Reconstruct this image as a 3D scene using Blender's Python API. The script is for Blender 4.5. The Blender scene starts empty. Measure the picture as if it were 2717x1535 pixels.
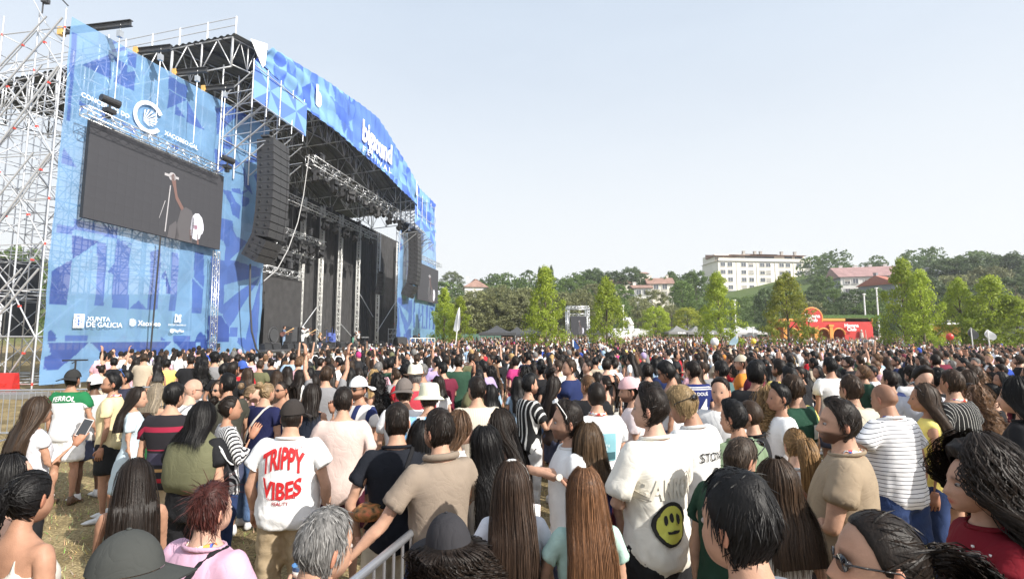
# Open-air concert: stage on the left, crowd on dry grass, wooded hill behind.
import bpy, math, random, numpy as np
from mathutils import Vector, Matrix
from mathutils.bvhtree import BVHTree
PI = math.pi
rng = np.random.default_rng(7)
random.seed(7)
scene = bpy.context.scene
col = scene.collection

# ------------------------------------------------------------------ camera
CAMH = 2.12
FPX = 1360.0              # focal length in pixels of the 2717 px wide photograph
CX, CY = 1358.5, 767.5
PITCH = math.atan(136.0 / FPX)
cam_d = bpy.data.cameras.new('camera')
cam = bpy.data.objects.new('camera', cam_d)
col.objects.link(cam)
cam.location = (0, 0, CAMH)
cam.rotation_euler = (PI / 2 + PITCH, 0, 0)
cam_d.sensor_width = 36.0
cam_d.sensor_fit = 'HORIZONTAL'
cam_d.lens = 36.0 * FPX / 2717.0
cam_d.clip_start = 0.05
cam_d.clip_end = 3000
scene.camera = cam

# ------------------------------------------------------------------ world and sun
SUN_TO = Vector((0.80, -0.60, 0)).normalized()
SUN_EL = math.radians(34)
SUN_DIR = Vector((SUN_TO.x * math.cos(SUN_EL), SUN_TO.y * math.cos(SUN_EL), math.sin(SUN_EL)))
world = bpy.data.worlds.new('World')
scene.world = world
world.use_nodes = True
_nt = world.node_tree
_bg = _nt.nodes['Background']
_sky = _nt.nodes.new('ShaderNodeTexSky')
_sky.sky_type = 'NISHITA'
_sky.sun_disc = False
_sky.sun_elevation = SUN_EL
_sky.sun_rotation = math.atan2(SUN_DIR.x, SUN_DIR.y)
_sky.altitude = 200
_sky.air_density = 0.9
_sky.dust_density = 5.0
_sky.ozone_density = 1.6
# thin summer haze: an even white veil with faint high cloud over the clear sky
_tc = _nt.nodes.new('ShaderNodeTexCoord'); _cl = _nt.nodes.new('ShaderNodeTexNoise'); _cl.inputs['Scale'].default_value = 2.2; _cl.inputs['Detail'].default_value = 6; _cl.inputs['Roughness'].default_value = .6
_mp = _nt.nodes.new('ShaderNodeMapping'); _mp.inputs['Scale'].default_value = (1, 1, 3.5)
_nt.links.new(_tc.outputs['Generated'], _mp.inputs[0]); _nt.links.new(_mp.outputs[0], _cl.inputs['Vector'])
_rg = _nt.nodes.new('ShaderNodeMapRange'); _rg.inputs['From Min'].default_value = .3; _rg.inputs['From Max'].default_value = .75; _rg.inputs['To Min'].default_value = .53; _rg.inputs['To Max'].default_value = .60
_nt.links.new(_cl.outputs['Fac'], _rg.inputs['Value'])
_mx = _nt.nodes.new('ShaderNodeMixRGB'); _mx.inputs[2].default_value = (5.7, 6.4, 7.1, 1)
_nt.links.new(_rg.outputs[0], _mx.inputs[0]); _nt.links.new(_sky.outputs[0], _mx.inputs[1]); 
# the haze thickens evenly towards the horizon all round
_sx = _nt.nodes.new('ShaderNodeSeparateXYZ'); _nt.links.new(_tc.outputs['Generated'], _sx.inputs[0])
_hz = _nt.nodes.new('ShaderNodeMapRange'); _hz.interpolation_type = 'SMOOTHSTEP'; _hz.inputs['From Min'].default_value = .68; _hz.inputs['From Max'].default_value = .05; _hz.inputs['To Min'].default_value = 0.0; _hz.inputs['To Max'].default_value = 1.0
_nt.links.new(_sx.outputs['Z'], _hz.inputs['Value'])
_m2 = _nt.nodes.new('ShaderNodeMixRGB'); _m2.inputs[2].default_value = (5.45, 5.6, 5.7, 1)
_nt.links.new(_hz.outputs[0], _m2.inputs[0]); _nt.links.new(_mx.outputs[0], _m2.inputs[1]); _nt.links.new(_m2.outputs[0], _bg.inputs[0])
_bg.inputs[1].default_value = 0.13
sun_d = bpy.data.lights.new('sun', 'SUN')
sun = bpy.data.objects.new('sun', sun_d)
col.objects.link(sun)
sun_d.energy = 5.0
sun_d.angle = math.radians(0.53)
sun_d.color = (1.0, 0.95, 0.87)
sun.rotation_euler = SUN_DIR.to_track_quat('Z', 'Y').to_euler()
sun.location = (30, -30, 60)
vs = scene.view_settings
vs.view_transform = 'Standard'
vs.look = 'None'
vs.gamma = 1.0
vs.use_curve_mapping = False
vs.exposure = 0.45
scene.cycles.use_denoising = True
scene.cycles.max_bounces = 8
scene.cycles.transparent_max_bounces = 12

# ------------------------------------------------------------------ pixel helpers
_cp, _sp = math.cos(PITCH), math.sin(PITCH)
def ray(px, py):
    """direction of a photograph pixel (2717x1535), scaled so that its y is 1"""
    u = (px - CX) / FPX; v = (CY - py) / FPX
    d = Vector((u, _cp - v * _sp, _sp + v * _cp))
    return d / d.y
def at(px, py, Y):
    d = ray(px, py)
    return Vector((d.x * Y, Y, CAMH + d.z * Y))
def proj(P):
    """world points (n,3) -> photograph pixels (n,2)"""
    P = np.asarray(P, float)
    y = P[:, 1]; z = P[:, 2] - CAMH
    dep = y * _cp + z * _sp
    up = -y * _sp + z * _cp
    return np.stack([CX + FPX * P[:, 0] / dep, CY - FPX * up / dep], 1)

# ------------------------------------------------------------------ object helpers
def mesh(name, V, F, smooth=False, col_attr=None, mats=None, midx=None, scol=None):
    """F: list of faces or an (n,3)/(n,4) array"""
    me = bpy.data.meshes.new(name)
    V = np.asarray(V, np.float32).reshape(-1, 3)
    if isinstance(F, np.ndarray) and F.ndim == 2:
        nf, k = F.shape
        me.vertices.add(len(V)); me.vertices.foreach_set('co', V.ravel())
        me.loops.add(nf * k); me.loops.foreach_set('vertex_index', F.astype(np.int32).ravel())
        me.polygons.add(nf)
        me.polygons.foreach_set('loop_start', np.arange(0, nf * k, k, dtype=np.int32))
        me.update(calc_edges=True)
    else:
        me.from_pydata(V.tolist(), [], [list(map(int, f)) for f in F])
    if smooth:
        me.polygons.foreach_set('use_smooth', np.ones(len(me.polygons), bool))
    if col_attr is not None:
        a = me.color_attributes.new('Col', 'FLOAT_COLOR', 'POINT')
        c = np.asarray(col_attr, np.float32)
        if c.shape[1] == 3: c = np.concatenate([c, np.ones((len(c), 1), np.float32)], 1)
        a.data.foreach_set('color', c.ravel())
    for m in (mats or []): me.materials.append(m)
    if midx is not None: me.polygons.foreach_set('material_index', np.asarray(midx, np.int32))
    me.update()
    return me

def link(name, data, parent=None, loc=None, mat=None, color=None):
    o = bpy.data.objects.new(name, data)
    col.objects.link(o)
    if loc is not None: o.location = loc
    if parent is not None: o.parent = parent
    if mat is not None and data is not None:
        if len(data.materials) == 0: data.materials.append(mat)
        elif data.materials[0] is not mat:
            o.material_slots[0].link = 'OBJECT'; o.material_slots[0].material = mat
    if color is not None: o.color = (*color[:3], 1)
    return o
def tag(o, label=None, cat=None, group=None, kind=None):
    if label: o['label'] = label
    if cat: o['category'] = cat
    if group: o['group'] = group
    if kind: o['kind'] = kind
    return o
def empty(name, loc, rz=0.0, **k):
    o = bpy.data.objects.new(name, None)
    o.empty_display_size = 0.2
    col.objects.link(o); o.location = loc; o.rotation_euler = (0, 0, rz)
    return tag(o, **k)

class MB:
    """collects simple solids into one mesh"""
    def __init__(s): s.V = []; s.F = []; s.M = []; s.n = 0
    def add(s, V, F, m=0):
        V = np.asarray(V, float).reshape(-1, 3)
        s.V.append(V); s.F += [[i + s.n for i in f] for f in F]; s.M += [m] * len(F); s.n += len(V); return s
    def box(s, c, h, R=None, m=0):
        c = np.asarray(c, float); h = np.asarray(h, float)
        P = np.array([[x, y, z] for x in (-1, 1) for y in (-1, 1) for z in (-1, 1)], float) * h
        if R is not None: P = P @ np.asarray(R).T
        return s.add(P + c, [(0, 1, 3, 2), (4, 6, 7, 5), (0, 4, 5, 1), (2, 3, 7, 6), (0, 2, 6, 4), (1, 5, 7, 3)], m)
    def tube(s, p, q, r, n=6, r2=None, m=0, cap=True):
        p = np.asarray(p, float); q = np.asarray(q, float); d = q - p; L = np.linalg.norm(d)
        if L < 1e-6: return s
        d /= L; a = np.cross(d, (0, 0, 1) if abs(d[2]) < .9 else (1, 0, 0)); a /= np.linalg.norm(a); b = np.cross(d, a)
        t = np.arange(n) * 2 * PI / n; ring = np.cos(t)[:, None] * a + np.sin(t)[:, None] * b
        r2 = r if r2 is None else r2
        F = [(i, (i + 1) % n, n + (i + 1) % n, n + i) for i in range(n)]
        if cap: F += [tuple(range(n - 1, -1, -1)), tuple(range(n, 2 * n))]
        return s.add(np.concatenate([p + ring * r, q + ring * r2]), F, m)
    def path(s, pts, r, n=6, m=0):
        for a, b in zip(pts[:-1], pts[1:]): s.tube(a, b, r, n, m=m)
        return s
    def quad(s, a, b, c, d, m=0): return s.add([a, b, c, d], [(0, 1, 2, 3)], m)
    def prism(s, poly, off, m=0):
        """closed prism: polygon of 3-D points swept by the vector off"""
        P = np.asarray(poly, float); n = len(P)
        F = [tuple(range(n - 1, -1, -1)), tuple(range(n, 2 * n))] + [(i, (i + 1) % n, n + (i + 1) % n, n + i) for i in range(n)]
        return s.add(np.concatenate([P, P + np.asarray(off, float)]), F, m)
    def lathe(s, prof, c=(0, 0, 0), n=16, m=0):
        t = np.arange(n) * 2 * PI / n; V = []; c = np.asarray(c, float)
        for r, z in prof: V.append(np.stack([np.cos(t) * r, np.sin(t) * r, np.full(n, z)], 1) + c)
        F = []
        for k in range(len(prof) - 1):
            F += [(k * n + i, k * n + (i + 1) % n, (k + 1) * n + (i + 1) % n, (k + 1) * n + i) for i in range(n)]
        F += [tuple(range(n - 1, -1, -1)), tuple((len(prof) - 1) * n + i for i in range(n))]
        return s.add(np.concatenate(V), F, m)
    def me(s, name, mats, smooth=False):
        return mesh(name, np.concatenate(s.V), s.F, smooth, mats=mats if isinstance(mats, (list, tuple)) else [mats], midx=s.M)
    def obj(s, name, mats, parent=None, smooth=False, origin=None, **k):
        """object whose origin is `origin` (world); vertices were given in world coordinates"""
        me = s.me(name, mats, smooth)
        if origin is None and parent is not None: origin = (0, 0, 0)
        if origin is None:
            V = np.concatenate(s.V); origin = (float(V[:, 0].mean()), float(V[:, 1].mean()), float(V[:, 2].min()))
        if tuple(origin) != (0, 0, 0): me.transform(Matrix.Translation(-Vector(origin)))
        o = link(name, me, None, origin)
        if parent is not None:
            o.parent = parent; o.matrix_parent_inverse = Matrix.Translation(-parent.location)
        return tag(o, **k)

# ------------------------------------------------------------------ materials
def _n(nt, t, **k):
    n = nt.nodes.new('ShaderNode' + t)
    for a, b in k.items(): setattr(n, a, b)
    return n
MATS = {}
def mat(name, c=(.5, .5, .5), rough=.6, metal=0.0, var=0.0, vscale=8.0, bump=0.0, bscale=60.0, objcol=False, vcol=False, spec=.5,
        emit=0.0, trans=0.0, holes=0.0, tint2=None, bdist=0.0):
    """principled material; colour = c, x vertex colour, x object colour; var = soft noise variation; trans = translucent share; holes = see-through share"""
    if name in MATS: return MATS[name]
    m = bpy.data.materials.new(name); MATS[name] = m
    m.use_nodes = True; nt = m.node_tree; L = nt.links
    b = nt.nodes['Principled BSDF']; out = nt.nodes['Material Output']
    b.inputs['Roughness'].default_value = rough; b.inputs['Metallic'].default_value = metal
    b.inputs['Specular IOR Level'].default_value = spec
    rgb = _n(nt, 'RGB'); rgb.outputs[0].default_value = (*c, 1); cur = rgb.outputs[0]
    def mul(a, bsock, fac=1.0, typ='MULTIPLY'):
        x = _n(nt, 'MixRGB', blend_type=typ); x.inputs[0].default_value = fac
        L.new(a, x.inputs[1]); L.new(bsock, x.inputs[2]); return x.outputs[0]
    if objcol:
        oi = _n(nt, 'ObjectInfo'); cur = mul(cur, oi.outputs['Color'])
    if vcol:
        va = _n(nt, 'VertexColor', layer_name='Col')
        if vcol == 'mask':    # alpha 0: the vertex colour itself, alpha 1: vertex colour x object colour
            x = _n(nt, 'MixRGB'); L.new(va.outputs['Alpha'], x.inputs[0]); L.new(va.outputs['Color'], x.inputs[1])
            L.new(mul(cur, va.outputs['Color']), x.inputs[2]); cur = x.outputs[0]
        else: cur = mul(cur, va.outputs['Color'])
    tc = None
    if var or bump:
        tc = _n(nt, 'TexCoord')
    if var:
        nz = _n(nt, 'TexNoise'); nz.inputs['Scale'].default_value = vscale; nz.inputs['Detail'].default_value = 5
        L.new(tc.outputs['Object'], nz.inputs['Vector'])
        r = _n(nt, 'MapRange'); r.inputs['From Min'].default_value = .3; r.inputs['From Max'].default_value = .7
        r.inputs['To Min'].default_value = 1 - var; r.inputs['To Max'].default_value = 1 + var
        L.new(nz.outputs['Fac'], r.inputs['Value'])
        if tint2:
            x = _n(nt, 'MixRGB'); L.new(nz.outputs['Fac'], x.inputs[0]); L.new(cur, x.inputs[1]); x.inputs[2].default_value = (*tint2, 1)
            cur = x.outputs[0]
        cur = mul(cur, r.outputs[0])
    L.new(cur, b.inputs['Base Color'])
    if bump:
        nz = _n(nt, 'TexNoise'); nz.inputs['Scale'].default_value = bscale; nz.inputs['Detail'].default_value = 4; nz.inputs['Distortion'].default_value = bdist
        L.new(tc.outputs['Object'], nz.inputs['Vector'])
        bp = _n(nt, 'Bump'); bp.inputs['Strength'].default_value = bump; bp.inputs['Distance'].default_value = .02
        L.new(nz.outputs['Fac'], bp.inputs['Height']); L.new(bp.outputs[0], b.inputs['Normal'])
    if emit:
        L.new(cur, b.inputs['Emission Color']); b.inputs['Emission Strength'].default_value = emit
    sh = b.outputs[0]
    if trans:
        t = _n(nt, 'BsdfTranslucent'); L.new(cur, t.inputs[0]); mx = _n(nt, 'MixShader'); mx.inputs[0].default_value = trans
        L.new(sh, mx.inputs[1]); L.new(t.outputs[0], mx.inputs[2]); sh = mx.outputs[0]
    if holes:
        t = _n(nt, 'BsdfTransparent'); mx = _n(nt, 'MixShader'); mx.inputs[0].default_value = holes
        L.new(sh, mx.inputs[1]); L.new(t.outputs[0], mx.inputs[2]); sh = mx.outputs[0]
    L.new(sh, out.inputs[0])
    return m

M_STEEL = mat('galvanised_steel', (.62, .63, .65), .42, .5, var=.18, vscale=3)
M_ALU = mat('aluminium', (.68, .69, .70), .32, .85, var=.12, vscale=4)
M_BLACK = mat('black_paint', (.022, .022, .024), .5, var=.2)
M_DARK = mat('dark_grey_paint', (.055, .056, .06), .55, var=.15)
M_WHITE = mat('white_paint', (.80, .80, .79), .5, var=.04)
M_PRINTW = mat('white_print', (.86, .88, .90), .6)
M_RED = mat('red_clamp', (.62, .07, .05), .5)
M_BLUE = mat('blue_plastic', (.08, .20, .62), .4)
M_ORANGE = mat('yellow_zinc', (.75, .45, .14), .4)

# unit meshes shared by alike pieces
def _unit_tube(n=8):
    mb = MB(); mb.tube((0, 0, 0), (0, 0, 1), 1.0, n); return mb.me('tube', M_STEEL, True)
UT = _unit_tube()
def tube_obj(name, p, q, r, m, parent):
    p = Vector(p); q = Vector(q); d = q - p
    o = bpy.data.objects.new(name, UT); col.objects.link(o)
    if m is not M_STEEL:
        o.material_slots[0].link = 'OBJECT'; o.material_slots[0].material = m
    o.matrix_basis = Matrix.Translation(p) @ d.to_track_quat('Z', 'Y').to_matrix().to_4x4() @ Matrix.Diagonal((r, r, d.length, 1))
    if parent is not None:
        o.parent = parent; o.matrix_parent_inverse = Matrix.Translation(-parent.location)
    return o
def child(o, parent):
    o.parent = parent; o.matrix_parent_inverse = Matrix.Translation(-parent.location); return o

_fcache = {}
def text_mesh(txt, size=1.0, bold=0.0, extrude=0.0, align='CENTER', space=1.0, italic=0.0):
    """flat mesh of a line of text in the xy plane"""
    key = (txt, size, bold, extrude, align, space, italic)
    cu = bpy.data.curves.new('lettering', 'FONT'); cu.body = txt; cu.size = size; cu.align_x = align; cu.align_y = 'CENTER'
    cu.offset = bold; cu.extrude = extrude; cu.space_character = space; cu.shear = italic; cu.resolution_u = 3
    o = bpy.data.objects.new('lettering', cu); col.objects.link(o)
    dg = bpy.context.evaluated_depsgraph_get(); dg.update()
    me = bpy.data.meshes.new_from_object(o.evaluated_get(dg))
    V = np.zeros(len(me.vertices) * 3, np.float32); me.vertices.foreach_get('co', V); V = V.reshape(-1, 3)
    F = [tuple(p.vertices) for p in me.polygons]
    bpy.data.objects.remove(o); bpy.data.curves.remove(cu); bpy.data.meshes.remove(me)
    return V, F
# ================================================================== GROUND AND HILL
def _ss(a, b, x):
    t = np.clip((np.asarray(x, float) - a) / (b - a), 0, 1); return t * t * (3 - 2 * t)
def ground_z(x, y):
    d = np.asarray(y, float); x = np.asarray(x, float)
    z = 1.15 * _ss(30, 85, d) + 7.0 * _ss(92, 140, d) + 13.0 * _ss(130, 215, d) + 4 * _ss(215, 330, d)
    z = z + 9.0 * _ss(70, 130, x) * _ss(100, 170, d)
    und = .04 * np.sin(x * .9 + 1) * np.sin(d * .7) * np.clip(d - 2, 0, 4) / 4
    r = z + und * .6
    return float(r) if np.ndim(r) == 0 else r
def build_ground():
    ys = np.concatenate([np.linspace(-14, 14, 57), np.linspace(15, 100, 60), np.linspace(104, 340, 48), np.array([380, 430])])
    s = np.linspace(-1, 1, 121); X = []; 
    for y in ys: X.append(np.sign(s) * np.abs(s) ** 1.25 * (26 + max(y, 0) * 1.75))
    X = np.array(X); Y = np.repeat(ys[:, None], len(s), 1); Z = ground_z(X, Y)
    V = np.stack([X, Y, Z], -1).reshape(-1, 3); idx = np.arange(len(V)).reshape(len(ys), len(s))
    F = np.stack([idx[:-1, :-1], idx[:-1, 1:], idx[1:, 1:], idx[1:, :-1]], -1).reshape(-1, 4)
    m = bpy.data.materials.new('dry_grass_ground'); m.use_nodes = True; nt = m.node_tree; L = nt.links; b = nt.nodes['Principled BSDF']; b.inputs['Roughness'].default_value = .95; b.inputs['Specular IOR Level'].default_value = .1
    g = _n(nt, 'NewGeometry'); n1 = _n(nt, 'TexNoise'); n1.inputs['Scale'].default_value = 1.3; n1.inputs['Detail'].default_value = 8; L.new(g.outputs['Position'], n1.inputs['Vector'])
    n2 = _n(nt, 'TexNoise'); n2.inputs['Scale'].default_value = 38; n2.inputs['Detail'].default_value = 6; L.new(g.outputs['Position'], n2.inputs['Vector'])
    r1 = _n(nt, 'ValToRGB'); e = r1.color_ramp.elements; e[0].position = .3; e[0].color = (.16, .13, .08, 1); e[1].position = .7; e[1].color = (.42, .35, .22, 1); x = e.new(.5); x.color = (.29, .235, .14, 1); L.new(n1.outputs['Fac'], r1.inputs[0])
    r2 = _n(nt, 'ValToRGB'); e = r2.color_ramp.elements; e[0].position = .35; e[0].color = (.45, .42, .36, 1); e[1].position = .68; e[1].color = (1.25, 1.2, 1.05, 1); L.new(n2.outputs['Fac'], r2.inputs[0])
    mx = _n(nt, 'MixRGB', blend_type='MULTIPLY'); mx.inputs[0].default_value = 1; L.new(r1.outputs[0], mx.inputs[1]); L.new(r2.outputs[0], mx.inputs[2])
    sp = _n(nt, 'SeparateXYZ'); L.new(g.outputs['Position'], sp.inputs[0]); mr = _n(nt, 'MapRange'); mr.inputs['From Min'].default_value = 88; mr.inputs['From Max'].default_value = 112; L.new(sp.outputs['Y'], mr.inputs['Value'])
    m2 = _n(nt, 'MixRGB'); L.new(mr.outputs[0], m2.inputs[0]); L.new(mx.outputs[0], m2.inputs[1])
    m3 = _n(nt, 'MixRGB'); L.new(n1.outputs['Fac'], m3.inputs[0]); m3.inputs[1].default_value = (.05, .085, .022, 1); m3.inputs[2].default_value = (.12, .16, .05, 1); L.new(m3.outputs[0], m2.inputs[2])
    L.new(m2.outputs[0], b.inputs['Base Color'])
    bp = _n(nt, 'Bump'); bp.inputs['Strength'].default_value = .8; bp.inputs['Distance'].default_value = .03; L.new(n2.outputs['Fac'], bp.inputs['Height']); L.new(bp.outputs[0], b.inputs['Normal'])
    o = link('ground', mesh('ground', V, F, True, mats=[m])); tag(o, kind='structure')
    # short dry grass where the field shows between the people
    r = np.random.default_rng(3); n = 26000
    y = r.uniform(1.2, 9.5, n) ** 1.0; x = r.uniform(-1, 1, n) * (1.2 + y * 1.05); z = ground_z(x, y)
    a = r.uniform(0, 2 * PI, n); h = r.uniform(.015, .06, n); w = r.uniform(.002, .005, n); ln = r.uniform(.2, 1.6, n)
    d = np.stack([np.cos(a), np.sin(a), 0 * a], 1); s_ = np.stack([-np.sin(a), np.cos(a), 0 * a], 1); p = np.stack([x, y, z], 1)
    V = np.stack([p - s_ * w[:, None], p + s_ * w[:, None], p + d * (h * ln)[:, None] + np.array((0, 0, 1)) * h[:, None]], 1).reshape(-1, 3)
    c = np.stack([r.uniform(.30, .62, n), r.uniform(.26, .50, n), r.uniform(.14, .26, n)], 1); gm = r.uniform(0, 1, n) < .12; c[gm] *= (.55, .9, .45)
    o = link('dry_grass', mesh('dry_grass', V, np.arange(3 * n).reshape(-1, 3), False, np.repeat(c, 3, 0), [mat('straw', (1, 1, 1), .9, vcol=True, spec=.1)]))
    tag(o, 'short dry yellow grass on the trampled ground', 'grass', kind='stuff')
build_ground()
# ================================================================== STAGE (t along the front, p towards the audience, z up)
E2 = np.array((.168, .986)); E2 = E2 / np.linalg.norm(E2); N2 = np.array((E2[1], -E2[0])); S0 = np.array((-20.06, 21.84))
def S(t, p, z): q = S0 + E2 * t + N2 * p; return np.array((q[0], q[1], z))
def tz(px, py, p=0.0):
    d = ray(px, py); A = np.array([[E2[0], -d.x], [E2[1], -1.0]]); t, Y = np.linalg.solve(A, -(S0 + N2 * p)); return t, CAMH + d.z * Y
STAGE_R = np.array(((E2[0], -N2[0], 0), (E2[1], -N2[1], 0), (0, 0, 1)))      # columns: along t, away from the audience, up
STAGE_A = math.atan2(E2[1], E2[0])

# ---- printed fabric: artwork sampled per vertex
C_L, C_M, C_D = np.array((.235, .45, .75)), np.array((.105, .205, .60)), np.array((.06, .125, .46))
def inpoly(P, poly):
    x, y = P[:, 0], P[:, 1]; r = np.zeros(len(P), bool); n = len(poly); j = n - 1
    for i in range(n):
        xi, yi = poly[i]; xj, yj = poly[j]; c = ((yi > y) != (yj > y)) & (x < (xj - xi) * (y - yi) / (yj - yi + 1e-12) + xi); r ^= c; j = i
    return r
Z1 = lambda *q: [(a / 2.7986, b / 2.7986) for a, b in q]
Z2 = lambda *q: [(a / 2.7986, 500 + b / 2.7986) for a, b in q]
R4 = lambda *q: [(400 + a / 7.273, 780 + b / 7.273) for a, b in q]
R3 = lambda *q: [(100 + a / 7.273, 780 + b / 7.273) for a, b in q]
R6 = lambda *q: [(400 + a / 7.273, 500 + b / 7.273) for a, b in q]
def ell(cx, cy, rx, ry, a0=0, a1=360, k=24):
    q = [(cx + rx * math.cos(math.radians(a)), cy + ry * math.sin(math.radians(a))) for a in np.linspace(a0, a1, k)]
    return q if a1 - a0 >= 360 else [(cx, cy)] + q
ART = [
    ('m', Z1((530, 235), (568, 252), (505, 905), (480, 898))), ('m', Z1((597, 482), (822, 402), (818, 592))), ('m', Z1((830, 290), (872, 320), (830, 332))),
    ('m', Z1((830, 368), (930, 345), (940, 372), (830, 395))), ('m', Z1((945, 378), (1012, 410), (1002, 512), (945, 480))), ('m', Z1((826, 404), (945, 490), (942, 600), (900, 545))),
    ('m', Z1((832, 605), (860, 565), (905, 540), (1003, 530), (998, 675), (930, 652))), ('m', Z1((1247, 560), (1302, 592), (1300, 690), (1240, 655))), ('m', Z1((1240, 662), (1388, 742), (1235, 808))),
    ('m', Z1((1305, 600), (1388, 640), (1385, 735), (1302, 690))), ('m', Z1((1388, 748), (1512, 965), (1380, 905))), ('m', Z1((1300, 775), (1372, 880), (1295, 850))), ('m', Z1((580, 738), (645, 785), (600, 830))),
    ('m', Z1((750, 825), (800, 850), (790, 900), (740, 870))), ('m', Z1((880, 900), (1000, 960), (985, 1000))), ('m', Z1((1275, 1065), (1330, 1085), (1320, 1120), (1270, 1100))), ('m', Z1((462, 1090), (565, 1245), (455, 1212))),
    # lower half
    ('m', Z2((543, 222), (870, 290), (860, 372), (545, 300))), ('l', Z2((545, 305), (735, 352), (735, 392), (545, 348))), ('m', Z2((420, 262), (540, 290), (530, 342), (415, 325))),
    ('d', Z2((525, 345), (735, 392), (520, 525))), ('d', Z2((384, 610), (520, 527), (495, 862), (362, 856))), ('m', Z2((722, 395), (788, 410), (760, 872), (690, 870))), ('m', Z2((856, 372), (972, 412), (950, 830), (950, 895), (824, 880))),
    ('l', Z2((860, 378), (940, 420), (1000, 500), (1032, 600), (1045, 540), (1100, 480), (1190, 450), (1090, 895), (950, 890), (965, 420))), ('m', Z2((1105, 470), (1188, 447), (1165, 898), (1090, 895), (1105, 650))),
    ('m', Z2((1025, 830), (1092, 900), (945, 892))), ('l', Z2((1190, 450), (1275, 462), (1245, 905), (1165, 900))), ('m', Z2((1275, 470), (1322, 482), (1318, 600), (1300, 912), (1246, 906))), ('l', Z2((1325, 505), (1440, 670), (1420, 920), (1300, 912))),
    ('m', Z2((1440, 470), (1510, 480), (1505, 740), (1440, 660))), ('m', Z2((1430, 665), (1505, 750), (1490, 930), (1420, 922))), ('m', Z2((845, 545), (893, 745), (848, 742))), ('m', Z2((790, 620), (845, 550), (842, 640))), ('d', Z2((1220, 600), (1264, 782), (1222, 780))), ('m', Z2((1185, 660), (1220, 605), (1218, 680))),
    ('m', Z2((1560, 500), (1660, 515), (1650, 930), (1545, 925))), ('l', Z2((1510, 760), (1640, 945), (1545, 940), (1508, 925))), ('m', Z2((1660, 515), (1930, 590), (1930, 650), (1655, 715))), ('l', Z2((1930, 648), (1655, 718), (1650, 855))), ('m', Z2((1930, 648), (1650, 858), (1645, 945), (1700, 1030))),
    ('l', Z2((1930, 648), (1705, 1030), (1762, 1032), (1755, 1100), (1818, 1100))), ('m', Z2((1930, 648), (1820, 1100), (1800, 1200), (1900, 1220))), ('l', Z2((1945, 648), (1952, 640), (1950, 1220), (1930, 1220))),
    # sponsor band and below
    ('l', R3((205, 200), (2182, 325), (2182, 802), (170, 785))), ('l', R4((0, 328), (790, 368), (745, 802), (0, 802))), ('m', R3((510, 790), (960, 792), (960, 915), (505, 915))), ('d', R3((165, 930), (1000, 930), (350, 1455), (100, 1455), (120, 1200), (220, 1165))),
    ('d', R3((1030, 930), (2182, 915), (2182, 1455), (1560, 1455))), ('l', R3((1865, 1050), (1760, 1320), (2020, 1400), (1970, 1290))), ('d', R3((165, 740), (240, 680), (320, 780), (345, 860), (310, 900), (165, 915))),
    ('d', R4((0, 912), (400, 912), (0, 1330))), ('d', R4((440, 915), (920, 905), (870, 1060), (880, 1320), (790, 1330))), ('l', R4((0, 1455), (0, 1360), (425, 930), (810, 1350), (850, 1455))), ('m', R4((435, 802), (745, 802), (742, 905), (430, 905))), ('m', R4((185, 805), (310, 900), (185, 905))),
    ('d', R4((1100, 412), (1350, 425), (1510, 640), (1500, 915), (1090, 915))), ('l', R4((745, 370), (1100, 410), (1080, 900), (745, 900))), ('m', R4((1120, 90), (1350, 420), (1100, 405))), ('l', R4((1125, 100), (1350, 418), (1105, 402))),
    ('l', R4((1500, 930), (1660, 930), (1640, 1000), (1500, 1200), (1300, 1220), (960, 1300), (1080, 930))), ('m', R4((1520, 640), (1660, 640), (1655, 825), (1505, 825))), ('l', R4((1640, 1010), (1780, 1010), (1895, 1185), (1635, 1200))), ('d', R4((1500, 1205), (1640, 1020), (1630, 1205))), ('m', R4((1660, 830), (1790, 830), (1900, 1005), (1900, 1190), (1650, 930))),
    ('d', R4(*ell(1060, 920, 215, 235, -90, -45))), ('l', R4(*ell(1060, 920, 215, 235, -45, 0))), ('d', R4(*ell(1060, 920, 215, 235, 0, 50))), ('d', R4(*ell(1060, 920, 215, 235, 180, 240))), ('l', R4(*ell(1060, 920, 215, 235, 130, 180))), ('d', R4(*ell(1000, 1080, 75, 300, 0, 360))),
    # inner part between screen and stage opening
    ('m', R6((1230, 530), (1550, 630), (1570, 800), (1640, 920), (1850, 1030), (1480, 1410), (1420, 1390), (1420, 1120), (1190, 1100))), ('l', R6((1200, 1340), (1200, 1050), (1240, 980), (1300, 970), (1380, 1020), (1425, 1120), (1415, 1395))),
    ('m', R6((1350, 0), (1560, 60), (1550, 480), (1520, 300), (1440, 130))), ('m', R6((1550, 500), (1560, 90), (1620, 250), (1720, 340), (1710, 600))), ('m', R6((1735, 130), (1890, 200), (1880, 290), (1820, 350), (1740, 345))), ('m', R6((1560, 0), (1700, 0), (1735, 125), (1570, 60))), ('m', R6((1730, 60), (1900, 0), (1740, 125))),
    ('d', Z1((1600, 600), (1740, 660), (1760, 760), (1640, 760))), ('m', Z1((1590, 800), (1790, 790), (1800, 900), (1740, 880), (1600, 1000))), ('d', Z1((1700, 700), (1850, 760), (1830, 900), (1760, 820))), ('m', Z1((1690, 990), (1730, 1080), (1700, 1110), (1640, 1100))), ('m', Z1((1590, 1100), (1790, 1215), (1600, 1290))), ('m', Z1((1800, 1215), (1930, 1110), (1940, 1200))), ('m', Z1((1800, 1230), (1870, 1450), (1800, 1380))), ('m', Z1((1880, 1300), (1950, 1260), (1940, 1440))),
]
def art_at(Q, base=C_L):
    C = np.repeat(base[None], len(Q), 0).copy(); cl = {'l': C_L, 'm': C_M, 'd': C_D}
    for k, poly in ART: C[inpoly(Q, poly)] = cl[k]
    return C
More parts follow.
